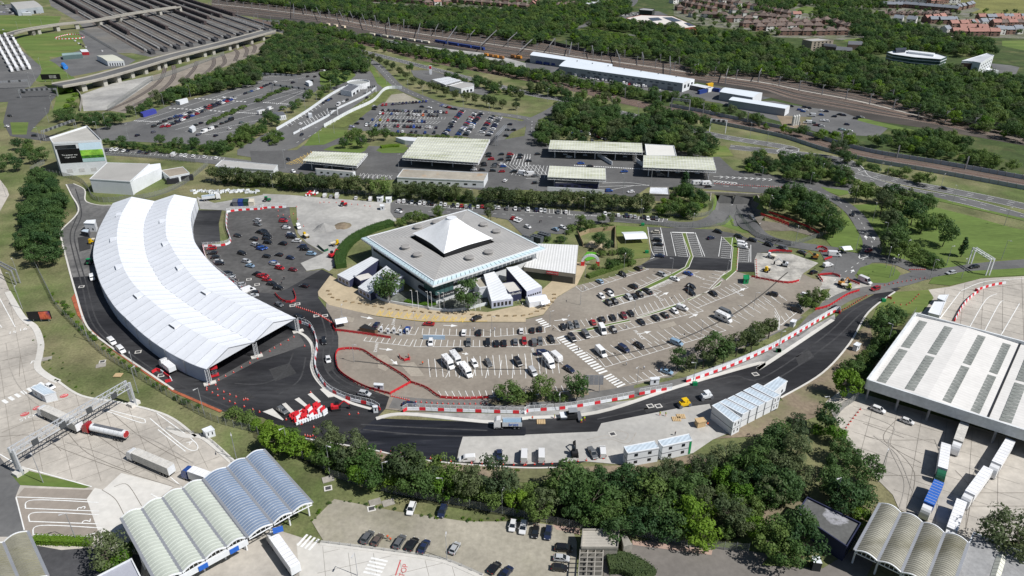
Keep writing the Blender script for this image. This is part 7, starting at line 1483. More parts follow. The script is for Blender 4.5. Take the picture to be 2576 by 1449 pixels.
trees('00:d560,1140 d640,1150 d720,1150 d800,1150 d880,1150 d960,1150 d1040,1150 d1110,1150 d1170,1150 d690,1100 d900,1200 d1060,1200 d600,1110','in the gantry copse','the ramp',.95);trees('00:s690,890 s740,930 s690,980 s660,1040 b720,1030','on the slope under the viaduct','the road',1.0)
trees('10:930,490 1000,520 1070,545 1140,580 1210,610 1270,640 1340,690 1400,730 1470,770 1550,810 1640,830 1700,850 1790,880 1880,910 1990,930 2080,960 2190,970 2260,990 2350,1000 2480,1020','in the avenue along the service road',size=1.0,default='o',var=.12);trees('10:m1200,1305 m1080,1300 m910,1290 m800,1390 m960,1370 m860,1345 d640,745 d720,725 d800,745 d690,780 d720,810 d830,720','on the car park islands','the round lounge',.95);trees('10:mz1115,470 mz1190,490 mz1500,560 mz1680,600 mz1725,605 m1435,660 d1860,640 d1960,660','on the lawn beside the motorway',size=.9)
trees('10:m580,870 m640,850 d430,940 m350,1000 d290,1040 b200,1060 m460,910 m560,920 d40,1130 d0,1190 d80,1150 d140,1180','beside the customs lanes','the lounge',.85)
# woodland masses: one object each, crowns instanced over surveyed outlines
def wood(name,label,spec,spacing,kinds,size=1.0,seed=1,holes=()):
    poly=P(spec,(2.2 if name == 'undergrowth' else 5.0)*size) if isinstance(spec,str) else spec;r=random.Random(seed);x0,x1=min(p.x for p in poly),max(p.x for p in poly);y0,y1=min(p.y for p in poly),max(p.y for p in poly);pts=[]
    hs=[P(h) for h in holes];y=y0
    while y < y1:
        x=x0
        while x < x1:
            p=Vector((x+r.uniform(-.5,.5)*spacing,y+r.uniform(-.5,.5)*spacing,0))
            if inside(p,poly) and not any(inside(p,h) for h in hs): pts.append(p)
            x += spacing
        y += spacing*.9
    if not pts: return
    me=bpy.data.meshes.new(name);me.from_pydata([tuple(p) for p in pts],[],[]);n=len(pts);me.materials.append(LD)
    a=me.attributes.new('vi','INT','POINT');a.data.foreach_set('value',[r.randrange(len(kinds)) for _ in pts]);a=me.attributes.new('sc','FLOAT','POINT');a.data.foreach_set('value',[size*r.uniform(.58,1.32) for _ in pts]);a=me.attributes.new('rz','FLOAT','POINT');a.data.foreach_set('value',[r.uniform(0,6.28) for _ in pts])
    o=put(name,me);tag(o,label,'woodland',kind='stuff');key='wood_'+''.join(kinds);ng=bpy.data.node_groups.get(key)
    if ng is None:
        ng=bpy.data.node_groups.new(key,'GeometryNodeTree');ng.interface.new_socket('Geometry',in_out='INPUT',socket_type='NodeSocketGeometry');ng.interface.new_socket('Geometry',in_out='OUTPUT',socket_type='NodeSocketGeometry');N=ng.nodes.new;Lk=ng.links.new
        gi,go=N('NodeGroupInput'),N('NodeGroupOutput');iop=N('GeometryNodeInstanceOnPoints');mp_=N('GeometryNodeMeshToPoints');Lk(gi.outputs[0],mp_.inputs[0]);Lk(mp_.outputs[0],iop.inputs['Points']);jn=N('GeometryNodeJoinGeometry')
        for k in reversed(kinds):
            oi=N('GeometryNodeObjectInfo');oi.inputs['Object'].default_value=CROWN_OBJ[k];oi.inputs['As Instance'].default_value=True;Lk(oi.outputs['Geometry'],jn.inputs[0])
        Lk(jn.outputs[0],iop.inputs['Instance']);iop.inputs['Pick Instance'].default_value=True
        def at(nm,ty): q=N('GeometryNodeInputNamedAttribute');q.data_type=ty;q.inputs['Name'].default_value=nm;return q.outputs['Attribute']
        Lk(at('vi','INT'),iop.inputs['Instance Index']);Lk(at('sc','FLOAT'),iop.inputs['Scale']);cx=N('ShaderNodeCombineXYZ');Lk(at('rz','FLOAT'),cx.inputs[2]);Lk(cx.outputs[0],iop.inputs['Rotation']);Lk(iop.outputs[0],go.inputs[0])
    md=o.modifiers.new('scatter','NODES');md.node_group=ng;return n
CROWN_OBJ={}
for o in list(COL.objects):
    if o.name.startswith('crown'):
        for k,L_ in TV.items():
            for i,(cm,tm) in enumerate(L_):
                if o.data == cm and i < 2: CROWN_OBJ.setdefault(k+str(i),o)
def KK(s): return [k for k in s.split() if k in CROWN_OBJ]
MIXD=KK('d0 d1 m1 m0 o0 d1 g0 b0');MIXM=KK('d0 m0 m1 d0 d1 g0 l0 m0 b0 m1');MIXL=KK('l0 m0 m1 l1 o0');MIXB=KK('b0 b1 s0 b0')
tot=0
for a in (('woodland','dense dark wood between the queueing car park and the tracks','00:2560,560 10:0,440 230,330 330,310 740,400 880,470 1040,600 1070,660 1000,675 600,650 380,690 0,690 00:2560,790 2300,830 1900,900 1500,1010 1330,1085 1235,1095 1500,950 2000,760 2400,620',6.0,MIXD,1.0,1),
          ('woodland','tree belt between the two railways and the depot','10:100,205 600,255 1000,360 1640,490 2100,565 2576,680 20:200,705 700,815 1300,905 1480,925 1500,965 1250,965 800,885 400,805 0,745 10:2576,745 2000,630 1500,530 1100,425 750,355 400,275',6.0,MIXM,.85,2),
          ('woodland','narrow tree belt beside the motorway at the woodland','10:100,235 420,310 740,395 1050,455 1040,480 700,410 380,330 100,260',6.0,MIXM,.85,22),
          ('woodland','broad wood behind the main railway','10:-400,-60 600,-60 1000,20 1400,65 2000,85 2576,100 20:200,20 1000,10 1050,110 700,175 560,200 470,280 280,340 0,440 10:2576,375 1900,300 1300,222 600,100 0,20 -400,-20',8.5,MIXM,1.1,3),
          ('woodland','long wood between the town and the main railway','20:650,200 1000,195 1150,230 1650,285 2000,310 2500,370 30:0,370 400,490 900,540 1200,640 1750,670 2000,690 2300,740 2600,760 2700,1360 1700,1110 1000,880 0,700 20:1640,690 1500,575 900,505 640,490 500,400 450,345',8.0,MIXM,1.1,4,('20:480,300 700,290 1000,335 1150,420 1000,485 800,490 560,440','20:1000,325 1400,365 2000,425 2210,470 2200,495 2000,455 1400,395 1000,355')),
          ('undergrowth','bright bramble scrub on the meadow behind the railway','20:500,310 700,295 1000,345 1150,420 1000,475 800,475 560,430',5,MIXB,1.0,5),
          ('woodland','trees between the estate and the housing loop','30:560,110 850,90 1170,130 1300,230 1700,280 1760,340 1990,360 2200,380 2340,500 2000,520 1700,480 1200,480 900,520 1010,400 860,300 880,200 600,190',8.5,MIXM,1.15,6,('30:1310,180 1520,180 1520,260 1310,260','30:800,385 1010,365 1015,500 830,500')),
          ('woodland','trees along the top of the hill houses','30:-50,-30 1250,-30 1200,60 800,60 560,90 340,60 100,110 -50,100',9.5,MIXM,1.1,7,('30:330,60 590,85 480,145 340,110',)),
          ('undergrowth','garden trees scattered among the brown houses','20:1450,20 30:850,110 850,340 0,350 20:2300,330 1700,240',22,MIXM,.8,8),('undergrowth','garden trees scattered among the red estate','30:1150,40 2600,130 2600,330 1800,330 1200,180',27,MIXM,.7,9),('undergrowth','garden trees along the skyline rows','10:1000,-20 2576,20 2576,95 1050,30',15,MIXM,.8,10),
          ('woodland','trees on the railway side of the lower tracks','20:1500,985 1640,960 1880,1020 2200,1120 30:0,1180 200,1230 430,1270 620,1310 900,1360 1200,1370 1300,1250 1500,1320 1620,1260 1880,1300 2000,1380 31:2700,270 1900,110 1300,-20 30:900,1385 0,1212 20:2000,1112',6.5,MIXM,.85,11),
          ('woodland','dense wood between the toll plaza and the motorway','20:330,1060 450,1000 660,1000 720,1060 880,1110 1150,1150 1350,1190 1600,1270 1850,1330 1930,1431 21:1780,20 1700,90 1460,-20 20:1200,1400 900,1390 820,1330 690,1270 480,1225 300,1180 240,1130',6.2,MIXD,1.1,12),
          ('woodland','tree clump beside the hidden car park','20:70,1270 160,1220 330,1280 450,1300 640,1350 620,1400 240,1380 60,1360',6.0,MIXD,1.0,13),
          ('woodland','trees between the motorway and service road','20:0,800 200,830 440,890 640,930 900,990 880,1030 650,980 450,940 200,890 0,860',6.5,MIXD,.95,14),('woodland','trees beside the signal gantry','20:1170,1050 1350,1060 1550,1120 1830,1200 1760,1230 1500,1190 1200,1110',6.2,MIXD,1.1,15),('woodland','hedge trees behind the petrol station','10:1660,690 1900,740 2200,800 2576,900 20:0,930 0,960 10:2500,930 2200,860 1850,760',6.2,MIXD,.8,16),
          ('woodland','wood filling the space between motorway and toll plaza road','21:2150,130 2300,60 31:60,100 300,70 600,110 850,200 950,310 1100,350 880,340 500,330 230,290 21:2400,240 2180,210',6.2,MIXM,.8,17),('woodland','scrub along the motorway noise wall','31:830,90 1350,200 1700,330 1640,340 1300,230 850,130',5,KK('b0 b1 m0'),.8,18),
          ('woodland','trees round the glass and white offices','30:1100,580 1300,660 1700,700 1900,710 2300,770 2600,800 1800,790 1100,710',8,MIXM,1.1,36),('undergrowth','weed tufts along the gravel car park edge','13:480,900 700,680 1300,800 2000,900 2576,900 2560,850 2000,860 1300,765 700,645 440,880',1.7,KK('b0 s0'),.16,41),('undergrowth','grass tufts along the lower kerb of the new road','13:390,95 1050,205 1400,285 1900,345 2560,385 2560,410 1900,370 1400,310 1050,230 390,120',1.6,KK('b0 s0'),.15,42),('undergrowth','grass tufts on the freight verge','02:230,260 420,330 640,700 900,900 1300,1060 1600,1180 1000,1040 700,960 450,800',4.5,KK('b0 s0'),.13,43),('woodland','single trees by the motorway curve','31:700,30 830,20 860,110 740,100',6,MIXD,1.1,19),('undergrowth','tall hedge behind the staff parking','00:1000,1385 1500,1400 2200,1425 01:2280,10 2280,70 1700,60 1150,15 1010,-30',4.5,KK('b0 d0 b1'),.75,20),('undergrowth','low shrubs filling the bank under the clipped trees','01:2050,330 11:0,390 900,440 1600,500 2100,520 21:0,540 700,580 1250,640 1250,600 700,545 0,510 11:2100,480 1200,430 0,340',4,KK('b0 b1'),.7,23),
          ('undergrowth','shrubs edging the lane medians of the queueing car park','10:0,930 280,830 290,850 10,960',3.2,KK('b0'),.6,24),('undergrowth','shrubs on the middle median of the queueing car park','00:2010,1190 2270,1080 2410,1030 2420,1050 2270,1110 2030,1215',3.2,KK('b0'),.6,25),('undergrowth','shrubs on the upper median of the queueing car park','00:2490,990 2576,950 10:10,950 0,970 00:2500,1005',3.2,KK('b0'),.6,26),('undergrowth','hedge between the far car park and the toll approach','00:2150,1431 2400,1290 10:0,1220 30,1290 01:2380,0 2300,20',4.5,KK('b0 m0'),.75,27),('undergrowth','planting at the toll approach corner','10:0,1340 110,1300 200,1330 150,1400 20,1431',4.5,KK('b0 m0 s0'),.7,28),
          ('undergrowth','understorey filling the bottom wood','13:300,180 620,220 1050,310 1900,440 2300,540 23:100,560 800,420 1400,420 1760,330 2200,250 33:100,150 450,500 300,640 23:2350,850 2200,1000 1780,1100 1400,1000 700,820 0,720 13:2300,700 1500,580 900,470 300,260',5.0,KK('m0 m1 b0 d1 l0 s0 g0'),.6,29),('undergrowth','bushes filling the knoll','31:0,520 250,420 500,520 720,680 780,800 650,850 500,750 200,600',5.5,KK('d0 b0 m0'),.75,30),('undergrowth','bushes filling the underpass mound','21:1260,600 1500,420 1700,430 1790,520 1750,640 1600,680 1300,650',5,KK('m0 b0 s0'),.65,31),('undergrowth','dense underplanting of the dark tree belt','01:360,300 600,380 620,560 560,750 590,1050 400,1090 220,1020 220,800 250,500',4.5,KK('d0 b0 d1'),.8,32),('undergrowth','low hedge along the dense car park','10:830,1275 1300,1305 2000,1340 2000,1352 1300,1320 830,1290',3,KK('b0'),.5,33),('undergrowth','weeds along the mesh fence of the freight yard','02:520,-40 700,200 950,460 1300,720 1700,1000 2150,1200 2130,1225 1680,1020 1280,740 900,480 560,130 480,-40',2.6,KK('b0 s0'),.33,34),('undergrowth','scrub filling the shed fence line','32:1090,420 1330,250 1260,480 1120,720 960,900 880,880 1000,700',4.5,KK('b0 d0 b1'),.75,35)):
    tot += wood(*a) or 0
# hedges clipped to boxes
def hedge(label,pth,w,h,mat,leaf=.4,dens=14):
    path=step(smooth(P(pth)),1.0);r=random.Random(len(label));m=MB();m.wall(path,0,h-.25,w-.5)
    for a,b in zip(path,path[1:]):
        d=(b-a);d.normalize();n=Vector((-d.y,d.x,0))
        for q in range(int(dens*(w+h))):
            c=a.lerp(b,r.random());f=r.uniform(0,w+2*h)
            if f < h: p=c+n*w/2+Vector((0,0,f));nn=n
            elif f < h+w: p=c+n*(w/2-(f-h))+Vector((0,0,h));nn=Vector((0,0,1))
            else: p=c-n*w/2+Vector((0,0,f-h-w));nn=-n
            p=p+nn*r.uniform(-.25,.1);nn=(nn+Vector((r.uniform(-1,1),r.uniform(-1,1),r.uniform(-.5,1)))*.8).normalized();t=nn.orthogonal().normalized();bb=nn.cross(t);s=leaf*r.uniform(.6,1.3);m.face([p-t*s*.5,p+bb*s*.35,p+t*s*.5,p-bb*s*.35])
    tag(m.build('hedge',mat),label,'hedge')
hedge('bright clipped hedge between the worn bays and the dark yard','03:335,1100 620,1110 900,1120',2.4,1.9,LL);hedge('curved clipped hedge round the terminal side','11:1270,770 1080,830 900,920 800,1020 760,1120 770,1200',5,2.6,LM);hedge('low hedge below the play garden','21:610,1290 760,1240 950,1180 1060,1140',3,1.6,LM);hedge('rounded green hedge on the plaza island','11:1160,20 1250,8 1340,5',4,1.6,LL);hedge('curved hedge on the island by the round lounge','10:570,720 600,760 700,800',4,2,LM)
hedge('dark overgrown hedge beside the pergola','23:800,1330 950,1330 1100,1400 1200,1480',6,2.2,LO);hedge('low planting beside the small court wall','12:1400,90 1500,120 1700,125',2.5,.9,LL)
# ------------------------------------------------------------------ barriers, cones, fences
RED=flat('barrier_red',(.55,.025,.035),.45);CONEO=flat('cone_orange',(.55,.045,.03),.5)
def unit(col):
    m=MB();m.hexa([(-.98,-.3,0),(.98,-.3,0),(.98,.3,0),(-.98,.3,0)],[(-.98,-.2,.35),(.98,-.2,.35),(.98,.2,.35),(-.98,.2,.35)]);m.hexa([(-.98,-.2,.35),(.98,-.2,.35),(.98,.2,.35),(-.98,.2,.35)],[(-.98,-.12,.95),(.98,-.12,.95),(.98,.12,.95),(-.98,.12,.95)]);return m.mesh('barrier',col)
UB=[unit(RED),unit(WHITE)]
m=MB();m.face([(-.95,0,.95),(.95,0,.95),(.95,0,2.3),(-.95,0,2.3)]);PM=m.mesh('mesh_panel',MESHW);m=MB();m.box(0,0,.95,1.9,.06,1.4);PS=m.mesh('hoarding_panel',WHITE);m=MB()
for x in (-.95,.95): m.bar((x,0,.9),(x,0,2.3),.06)
m.bar((-.95,0,2.3),(.95,0,2.3),.06);PF=m.mesh('panel_frame',WSTEEL)
WB=[]
def wb(c,loc,rz,label,group,panel=None): WB.append((c,Vector(loc),rz,label,group,panel))
def blocks(pts,place,panel=None,pat=(0,1),z=.2,closed=False):
    q=step(smooth(P(pts)),2.0);i=0
    for a,b in zip(q,q[1:]):
        c=pat[i % len(pat)];i += 1;d=b-a;wb(c,((a.x+b.x)/2,(a.y+b.y)/2,z),math.atan2(d.y,d.x),('red' if c == 0 else 'white')+' water-filled barrier '+place,'barriers '+place,panel)
blocks('12:345,300 450,335 500,400 525,480 530,560 515,640 515,740 560,850 660,970 850,1060 1060,1110 1150,1160','along the black bend',PM,(0,1,1));blocks('12:1380,1175 1440,1155 2000,1175 2576,1190 22:0,1175 400,1145 820,1075 1060,1030','along the lower service lane',PM,(0,1,1));blocks('22:1110,1010 1430,955','at the gap by the crossing',PM,(0,1));blocks('22:1570,890 2000,735 32:0,600 200,500 700,205 770,215','under the white hoarding',PS,(0,1));blocks('01:2225,655 2330,637 2576,622 11:0,615 230,605','at the top of the old car park',PM,(1,0));blocks('01:2228,655 2220,800 2250,960 2000,990','round the black pad',PM,(1,1,0));blocks('01:1990,985 2010,1070 2060,1170 2250,1320 2390,1415','along the marquee side',PM,(0,1));blocks('32:1890,290 1980,130 2080,30 2140,0 31:2100,1425 2250,1375 2390,1350','across the concrete yard',None,(0,1));blocks('02:1490,800 1550,770 1640,830 1690,870 1620,890','by the manhole on the new road',None,(0,0,1));blocks('00:540,375 680,340 810,350 810,375 650,385 545,385','penned in the far yard',None,(0,1))
r=random.Random(4);n_=0
for k in range(11):
    for j in range(4):
        p=P(f'12:{285+k*26+j*22+r.uniform(-4,4)},{1215-k*9+j*26}')[0]
        for s in range(1 if r.random() < .6 else 2):
            c=0 if (k+j) % 4 != 3 and j != 3 else 1;wb(c,(p.x,p.y,.2+s*.95),1.0+r.uniform(-.1,.1),('red' if c == 0 else 'white')+' barrier block dumped in the heap on the black asphalt','heap of barrier blocks')
for k in range(14): p=P(f'11:{430+(k % 7)*17},{478-(k % 7)*3+(k//7)*16}')[0];wb(k % 2,(p.x,p.y,.1+(k % 3)*.5),1.1,('red','white')[k % 2]+' barrier block in the heap by the works fence','barrier heap at the works yard')
r=random.Random(8)
for k in range(60): p=P(f'01:{1880+k*11},{455+r.uniform(-14,14)+ (k>30)*-5}')[0];wb(1,(p.x,p.y,.1),r.uniform(0,3),'white block in the long store line behind the marquee','store line of white blocks')
WB.sort(key=lambda q: (q[1]-camo.location).length);mb=MB()
for i,(c,loc,rz,lb,gp,panel) in enumerate(WB):
    if i < 298:
        t=put('water_barrier',UB[c]);t.location=loc;t.rotation_euler=(0,0,rz);tag(t,lb,'barrier',gp)
        if panel: put('mesh_panel' if panel is PM else 'hoarding_panel',panel,t);put('panel_frame',PF,t)
    else:
        T_=Matrix.Translation(loc) @ Matrix.Rotation(rz,4,'Z')
        for me,mi in ((UB[c],c),(panel,2 if panel is PM else 1)):
            if me is None: continue
            n=len(mb.v);mb.v += [tuple(T_ @ v.co) for v in me.vertices]
            for f in me.polygons: mb.f.append(tuple(n+i_ for i_ in f.vertices));mb.m.append(mi)
tag(mb.build('distant_barriers',[RED,WHITE,MESHW]),'small red and white barrier blocks around the works yards','barriers',kind='stuff')
m=MB()
for z in (.15,.55,.92): m.box(0,0,z,1.9,.07,.1 if z < .9 else .14)
m.box(0,0,.25,1.8,.03,.6)
for x in (-.85,.85): m.box(x,0,0,.12,.5,.08);m.box(x,0,0,.1,.08,1)
GB=m.mesh('pedestrian_barrier',RED)
def gates(pts,place,z=.22):
    q=step(smooth(P(pts)),1.95)
    for a,b in zip(q,q[1:]): d=b-a;t=put('pedestrian_barrier',GB);t.location=((a.x+b.x)/2,(a.y+b.y)/2,z);t.rotation_euler=(0,0,math.atan2(d.y,d.x));tag(t,'red plastic barrier '+place,'barrier','red barriers '+place)
for s in ('12:725,600 740,577 850,565 980,582 1100,660 1250,750 1380,830 1450,890','12:722,605 715,680 750,780 850,860 1000,940 1130,980 1245,1010','12:1250,1008 1450,897','12:1450,897 1600,950 1700,1020 1750,1045 1980,1055 2215,1045'): gates(s,'in the tear-shaped loop')
gates('12:690,320 700,380 760,388 1000,420 1255,460','at the electric chargers');gates('12:120,25 180,85 250,110 310,100 325,60 300,-10','in the loop beside the old car park');gates('12:1335,630 1350,660 1400,685 1440,672 1440,640','in the small pen on the tan asphalt')
for s in ('31:70,1045 150,1035 300,1045','31:545,1012 575,995 640,1020 635,1045 560,1038','31:620,1122 690,1100','31:-100,1290 50,1320 250,1350 370,1330','31:550,1270 600,1335','31:570,1272 700,1265 770,1292','31:850,1320 960,1365','32:1220,60 1285,80'): gates(s,'round the roundabout works')
gates('32:525,182 650,150 750,90 850,30 960,-5','on the curve below the works');gates('31:0,685 150,725 270,770','beside the underpass knoll');gates('31:70,655 300,740 450,800 570,870','at the foot of the knoll');gates('21:2300,675 2576,785','on the stripped verge')
m=MB();m.tube((0,0,.05),(0,0,.75),.2,.05,8);m.box(0,0,0,.5,.5,.06);m.tube((0,0,.36),(0,0,.56),.135,.09,8,1);CN=m.mesh('traffic_cone',[CONEO,LINE])
def cones(a,n,place):
    q=resample(smooth(P(a)),n-1) if n else P(a)
    for p in q: t=put('traffic_cone',CN);t.location=(p.x,p.y,.22);t.scale=(1.05,)*3;t.rotation_euler=(0,0,p.x);tag(t,'orange and white traffic cone '+place,'cone','cones '+place)
cones('12:330,150 520,215 620,270 700,320',22,'across the black road');cones('12:1260,1025 1430,1065',9,'below the red loop');cones('12:1500,1080 1800,1100 2190,1100',14,'along the service lane');cones('13:1060,210 1400,245 1900,320 2560,350',16,'beside the black surfacing');cones('23:0,345 330,330 760,285',10,'behind the compound vans');cones('32:970,1155 900,1240 830,1335',7,'beside the shed fence');cones('31:1450,1215 1600,1215',9,'at the roundabout exit');cones('31:1080,1395 1350,1340 1600,1300',13,'below the roundabout');cones('32:780,190 900,120 1030,40',13,'along the curve centre');cones('32:1300,110 1420,130 1540,30',8,'on the grass beside the yard');cones('21:1850,372 2200,395 2570,410',34,'on the bridge deck');cones('21:2255,1120 2265,1300',9,'at the works edge');cones('21:2080,960 2065,1225',10,'along the new median');cones('13:415,60 440,65 465,70 490,62 520,90 220,15',0,'at the shrub end');cones('02:2050,915 2115,915 2028,945 2028,965 2135,960 2083,992 2195,985 2255,1010 2137,1020 2315,1032 2195,1052 2253,1078 2390,1062 2410,1055 2430,1060 2305,1098 2395,1128 2480,1158 2545,1180 2145,868 2212,830 2290,793 2368,745 2450,700 2525,658 2560,610',0,'scattered before the marquee mouth');cones('12:70,585 115,553 175,522 250,478 305,445 410,535 230,1255 300,1275 380,1300 500,1330 470,990 848,1205 935,1195',0,'on the fresh asphalt');cones('11:150,640 150,690 200,680 330,600 340,720 400,790 300,670 560,560 600,555 650,558 720,560 870,575 930,580 1000,590 1050,595 260,700',0,'on the dusty works ground')
def fence(pts,h,label,sp=3.0,mat=MESHF):
    q=step(smooth(P(pts)),sp);t=thing('mesh_fence',tuple(q[len(q)//2]),label,'fence');m=MB()
    for a,b in zip(q,q[1:]): m.face([(a.x,a.y,0),(b.x,b.y,0),(b.x,b.y,h),(a.x,a.y,h)])
    part(m,'mesh',mat,t);m=MB()
    for a in q: m.bar((a.x,a.y,0),(a.x,a.y,h+.2),.11)
    part(m,'posts',STEEL,t)['kind']='stuff'
fence('01:320,1110 480,1431 02:560,150 780,380 1000,600 1300,800 1700,1050 2100,1270 12:-50,1390 13:0,130 500,330 660,450',2.8,'long mesh fence between the freight yard and the new road');fence('13:660,455 1200,610 2000,760 2576,870 23:450,960 1000,1030 1800,1160 1950,1180 2180,1190',2.8,'mesh fence between the shrub belt and the gravel car park');fence('01:2020,340 11:0,390 560,450 1300,490 21:0,575 700,610 1250,660 1600,700 1780,680 1830,620 1820,560',2.4,'mesh fence below the clipped tree row');fence('01:310,255 560,290 780,350 860,420 930,530 1100,550 1500,500 1800,380 2040,190',3,'mesh fence round the white hall');fence('01:1030,75 1340,112 1920,168',3,'mesh fence in front of the staff row');fence('01:440,175 310,250 345,300',3,'short mesh fence beside the tower copse');fence('11:1310,735 1000,842 830,1005 790,1060',2,'site fence along the curved hedge',2.4,MESHW);fence('21:850,722 1390,792 1900,782 2060,660',2.4,'mesh fence above the new bays');fence('21:2060,640 2180,805 2300,905 2576,975 31:300,980 600,880',2.4,'mesh fence along the underpass exit road');fence('32:720,1260 800,1150 935,1060',3,'mesh gate fence by the shed corner');fence('00:780,300 1150,515',3,'tall dark mesh fence beside the shuttle tracks');fence('00:1060,1090 1480,800 1560,780 2200,540',4,'tall dark mesh fence along the curved tracks');fence('03:1640,0 2000,70 2280,320',1.1,'low railing beside the freight lanes');fence('13:540,1105 1200,1190 1640,1250 1850,1305 2150,1431',1.1,'low railing above the pale apron');fence('32:1250,600 1500,220',3,'mesh fence between the trees and the white shed')
# ------------------------------------------------------------------ lamp posts
m=MB();m.tube((0,0,0),(0,0,1),.012,.007,6);PL=m.mesh('pole',STEEL);m=MB();m.box(.6,0,-.05,1.3,.1,.1);m.box(1.2,0,-.08,.8,.32,.16);HL=m.mesh('lamp_head',flat('lamp_grey',(.5,.5,.5),.4))
def lamps(spec,h,place,end='the tower side',rz=None):
    for i,p in enumerate(P(spec)):
        t=thing('lamp_post',tuple(p),f'grey lamp post, {nth(i)} from {end} {place}','lamp','lamp posts '+place,rnd.uniform(0,6.28) if rz is None else rz);q=put('pole',PL,t);q.scale=(h*1.1,h*1.1,h);q=put('lamp_head',HL,t);q.location=(0,0,h)
lamps('02:220,165 870,480 1335,815 1355,990 2000,1190 13:255,240 660,420 1195,590',10,'along the freight yard fence','the top');lamps('03:755,1100 425,520 2320,290',10,'in the freight yard','the hedge');lamps('13:1805,1275 930,1431 2345,815 1770,690',8,'round the gravel car park','the railing');lamps('12:895,690 785,300 1490,380 2245,400 1810,790 22:235,355 405,410 535,130 1060,260 1015,630 1715,440 2230,165 1580,80 1090,910 155,770',7.5,'in the main car park','the marquee');lamps('22:330,1170 1645,870 2480,560 32:170,540',7.5,'along the barrier line','the tipper');lamps('21:110,430 955,465 1225,400 11:1335,265 220,220 21:2300,400',12,'on the toll plaza','the largest canopy');lamps('11:100,415 290,400 525,440 1010,490 1555,540 1600,670 2060,560 2405,720 21:575,640 1125,670 1135,760 1635,800 1985,720',8,'along the strip road','the works yard');lamps('21:380,960 580,1300 960,1220 1430,1260 1965,1280 2280,900 2395,640',8,'round the play garden and new bays','the terminal');lamps('31:70,650 400,720 625,860 470,420 580,335 910,565 1145,325 1215,355 925,1030 1200,940 1395,1120 1810,1180 1650,1310 1960,1300 2350,1120 2380,785 1750,440 1875,560 1090,740 710,1240 330,980 1255,1295 1290,1275 1220,1195',10,'in the road junction area','the knoll');lamps('32:600,1300 1220,570 33:1145,510 700,770',11,'at the customs shed yard','the shed');lamps('01:65,500 185,1290 155,1431',9,'beside the far freight lanes','the top')
lamps('00:1040,1250 970,1340 1260,1370 1340,1150 520,1070 480,1200 400,1400 1610,1050 1870,960 2080,880 2290,780 180,300 310,270 415,260 350,800 300,830 670,770 405,680',11,'over the viaduct roads','the ramp');lamps('10:390,710 615,670 670,690 855,670 530,1000 420,1090 250,1210 670,910 1040,690 1140,760 1215,830 1425,910 1570,970 1965,1080 2220,1150 2490,1190 700,1310 555,1400 1040,1360 1745,1170 490,1220',11,'over the far car parks','the wood');lamps('20:840,1080 1395,1140 1780,1230 1100,1150 545,1240 215,1000 350,960 465,970 2195,1350 2360,1431',11,'along the distant motorway','the petrol station')
# ------------------------------------------------------------------ site cabins, kiosks, tents
CAB=M('cabin_white',(.66,.68,.7),var=.05);CABR=M('cabin_ribbed_roof',(.5,.58,.65),var=.12,sc=.4,fine=1.5,wave=(.3,.7,.2))
def cabin(label,roof,h,stack=1,name='site_cabin',rf=CABR,wall=CAB,wins=2,group=None):
    t=block(name,label,'cabin',roof,h,wall,rf,.1,group);i=facing(t)
    for z in range(stack): windows(t,i,wins,z*2.6+1.0,z*2.6+2.0,GLASS,.25)
    if stack > 1: R_=BL[t.name];m=MB();m.wall(R_+[R_[0]],-h+2.55,-h+2.7,.12);part(m,'stack_joint',SLATE,t)
    return t
x=[1825,1900,1978,2056,2134,2210];y=[1112,1077,1043,1005,965,925];X=[2118,2194,2272,2350,2426,2503];Y=[1242,1200,1160,1120,1082,1042]
for k in range(6): cabin(f'two-storey white site cabin, {nth(k)} from the compound fence in the row of six',f'22:{x[k]},{y[k]} {x[k]+60},{y[k]-28} {X[k]-6},{Y[k]-33} {X[k]-70},{Y[k]-2}' if k > 0 else '22:1828,1112 1892,1082 2112,1236 2036,1276',5.3,2,group='row of two-storey site cabins')
cabin('separate two-storey white cabin at the road end of the cabin row','22:2328,925 2482,832 2562,872 2428,985',4.2,1);c1=cabin('two-storey cabin with green-edged doors beside the vans','23:962,165 1262,110 1305,175 1000,228',5.3,2);c2=cabin('two-storey cabin with green-edged doors beside the wood','23:1297,105 1600,40 1630,100 1342,162',5.3,2)
for s,t in (('23:1282,178 1303,174',c1),('23:1608,108 1628,104',c2)): a,b=P(s,5.1);m=MB();m.wall([Vector((p.x,p.y-.12,0)) for p in (a,b)],.3,5,.1);part(m,'green_door',flat('door_green',(.02,.3,.1)),t)
cabin('grey-roofed white freight cabin at the stop signs','02:300,935 395,895 545,985 430,1010',3.2,1);cabin('small white kiosk on the verge by the railing','02:1980,1345 2065,1312 2100,1345 2010,1372',2.6,1,rf=CAB);cabin('tall white plant box beside the marquee','01:820,755 850,728 935,722 925,760',4.6,1,rf=CAB);cabin('grey corrugated container beside the white plant box','01:790,835 820,815 875,815 865,850',2.6,1,wall=SLATE)
for lb,s in (('white cabin box in the works yard near the strip road','11:1118,490 1180,488 1165,510 1118,508'),('white cabin with window next to the works gate','11:1205,500 1262,495 1250,520 1205,520'),('slim white hut inside the works gate','11:1148,572 1185,570 1190,590 1150,590'),('white equipment box inside the red tear loop','12:1088,892 1180,898 1180,915 1088,908'),('white equipment box on the verge by the bottom lamp','22:1222,838 1310,832 1312,850 1225,858'),('white equipment box on the soil by the black road','32:905,515 940,490 978,505 945,530'),('white equipment box under the small trees','32:283,290 310,265 348,272 325,298'),('small white gate hut at the black bend','12:1075,1115 1120,1112 1125,1125 1080,1128')): cabin(lb,s,2.5,1,rf=CAB,wins=1)
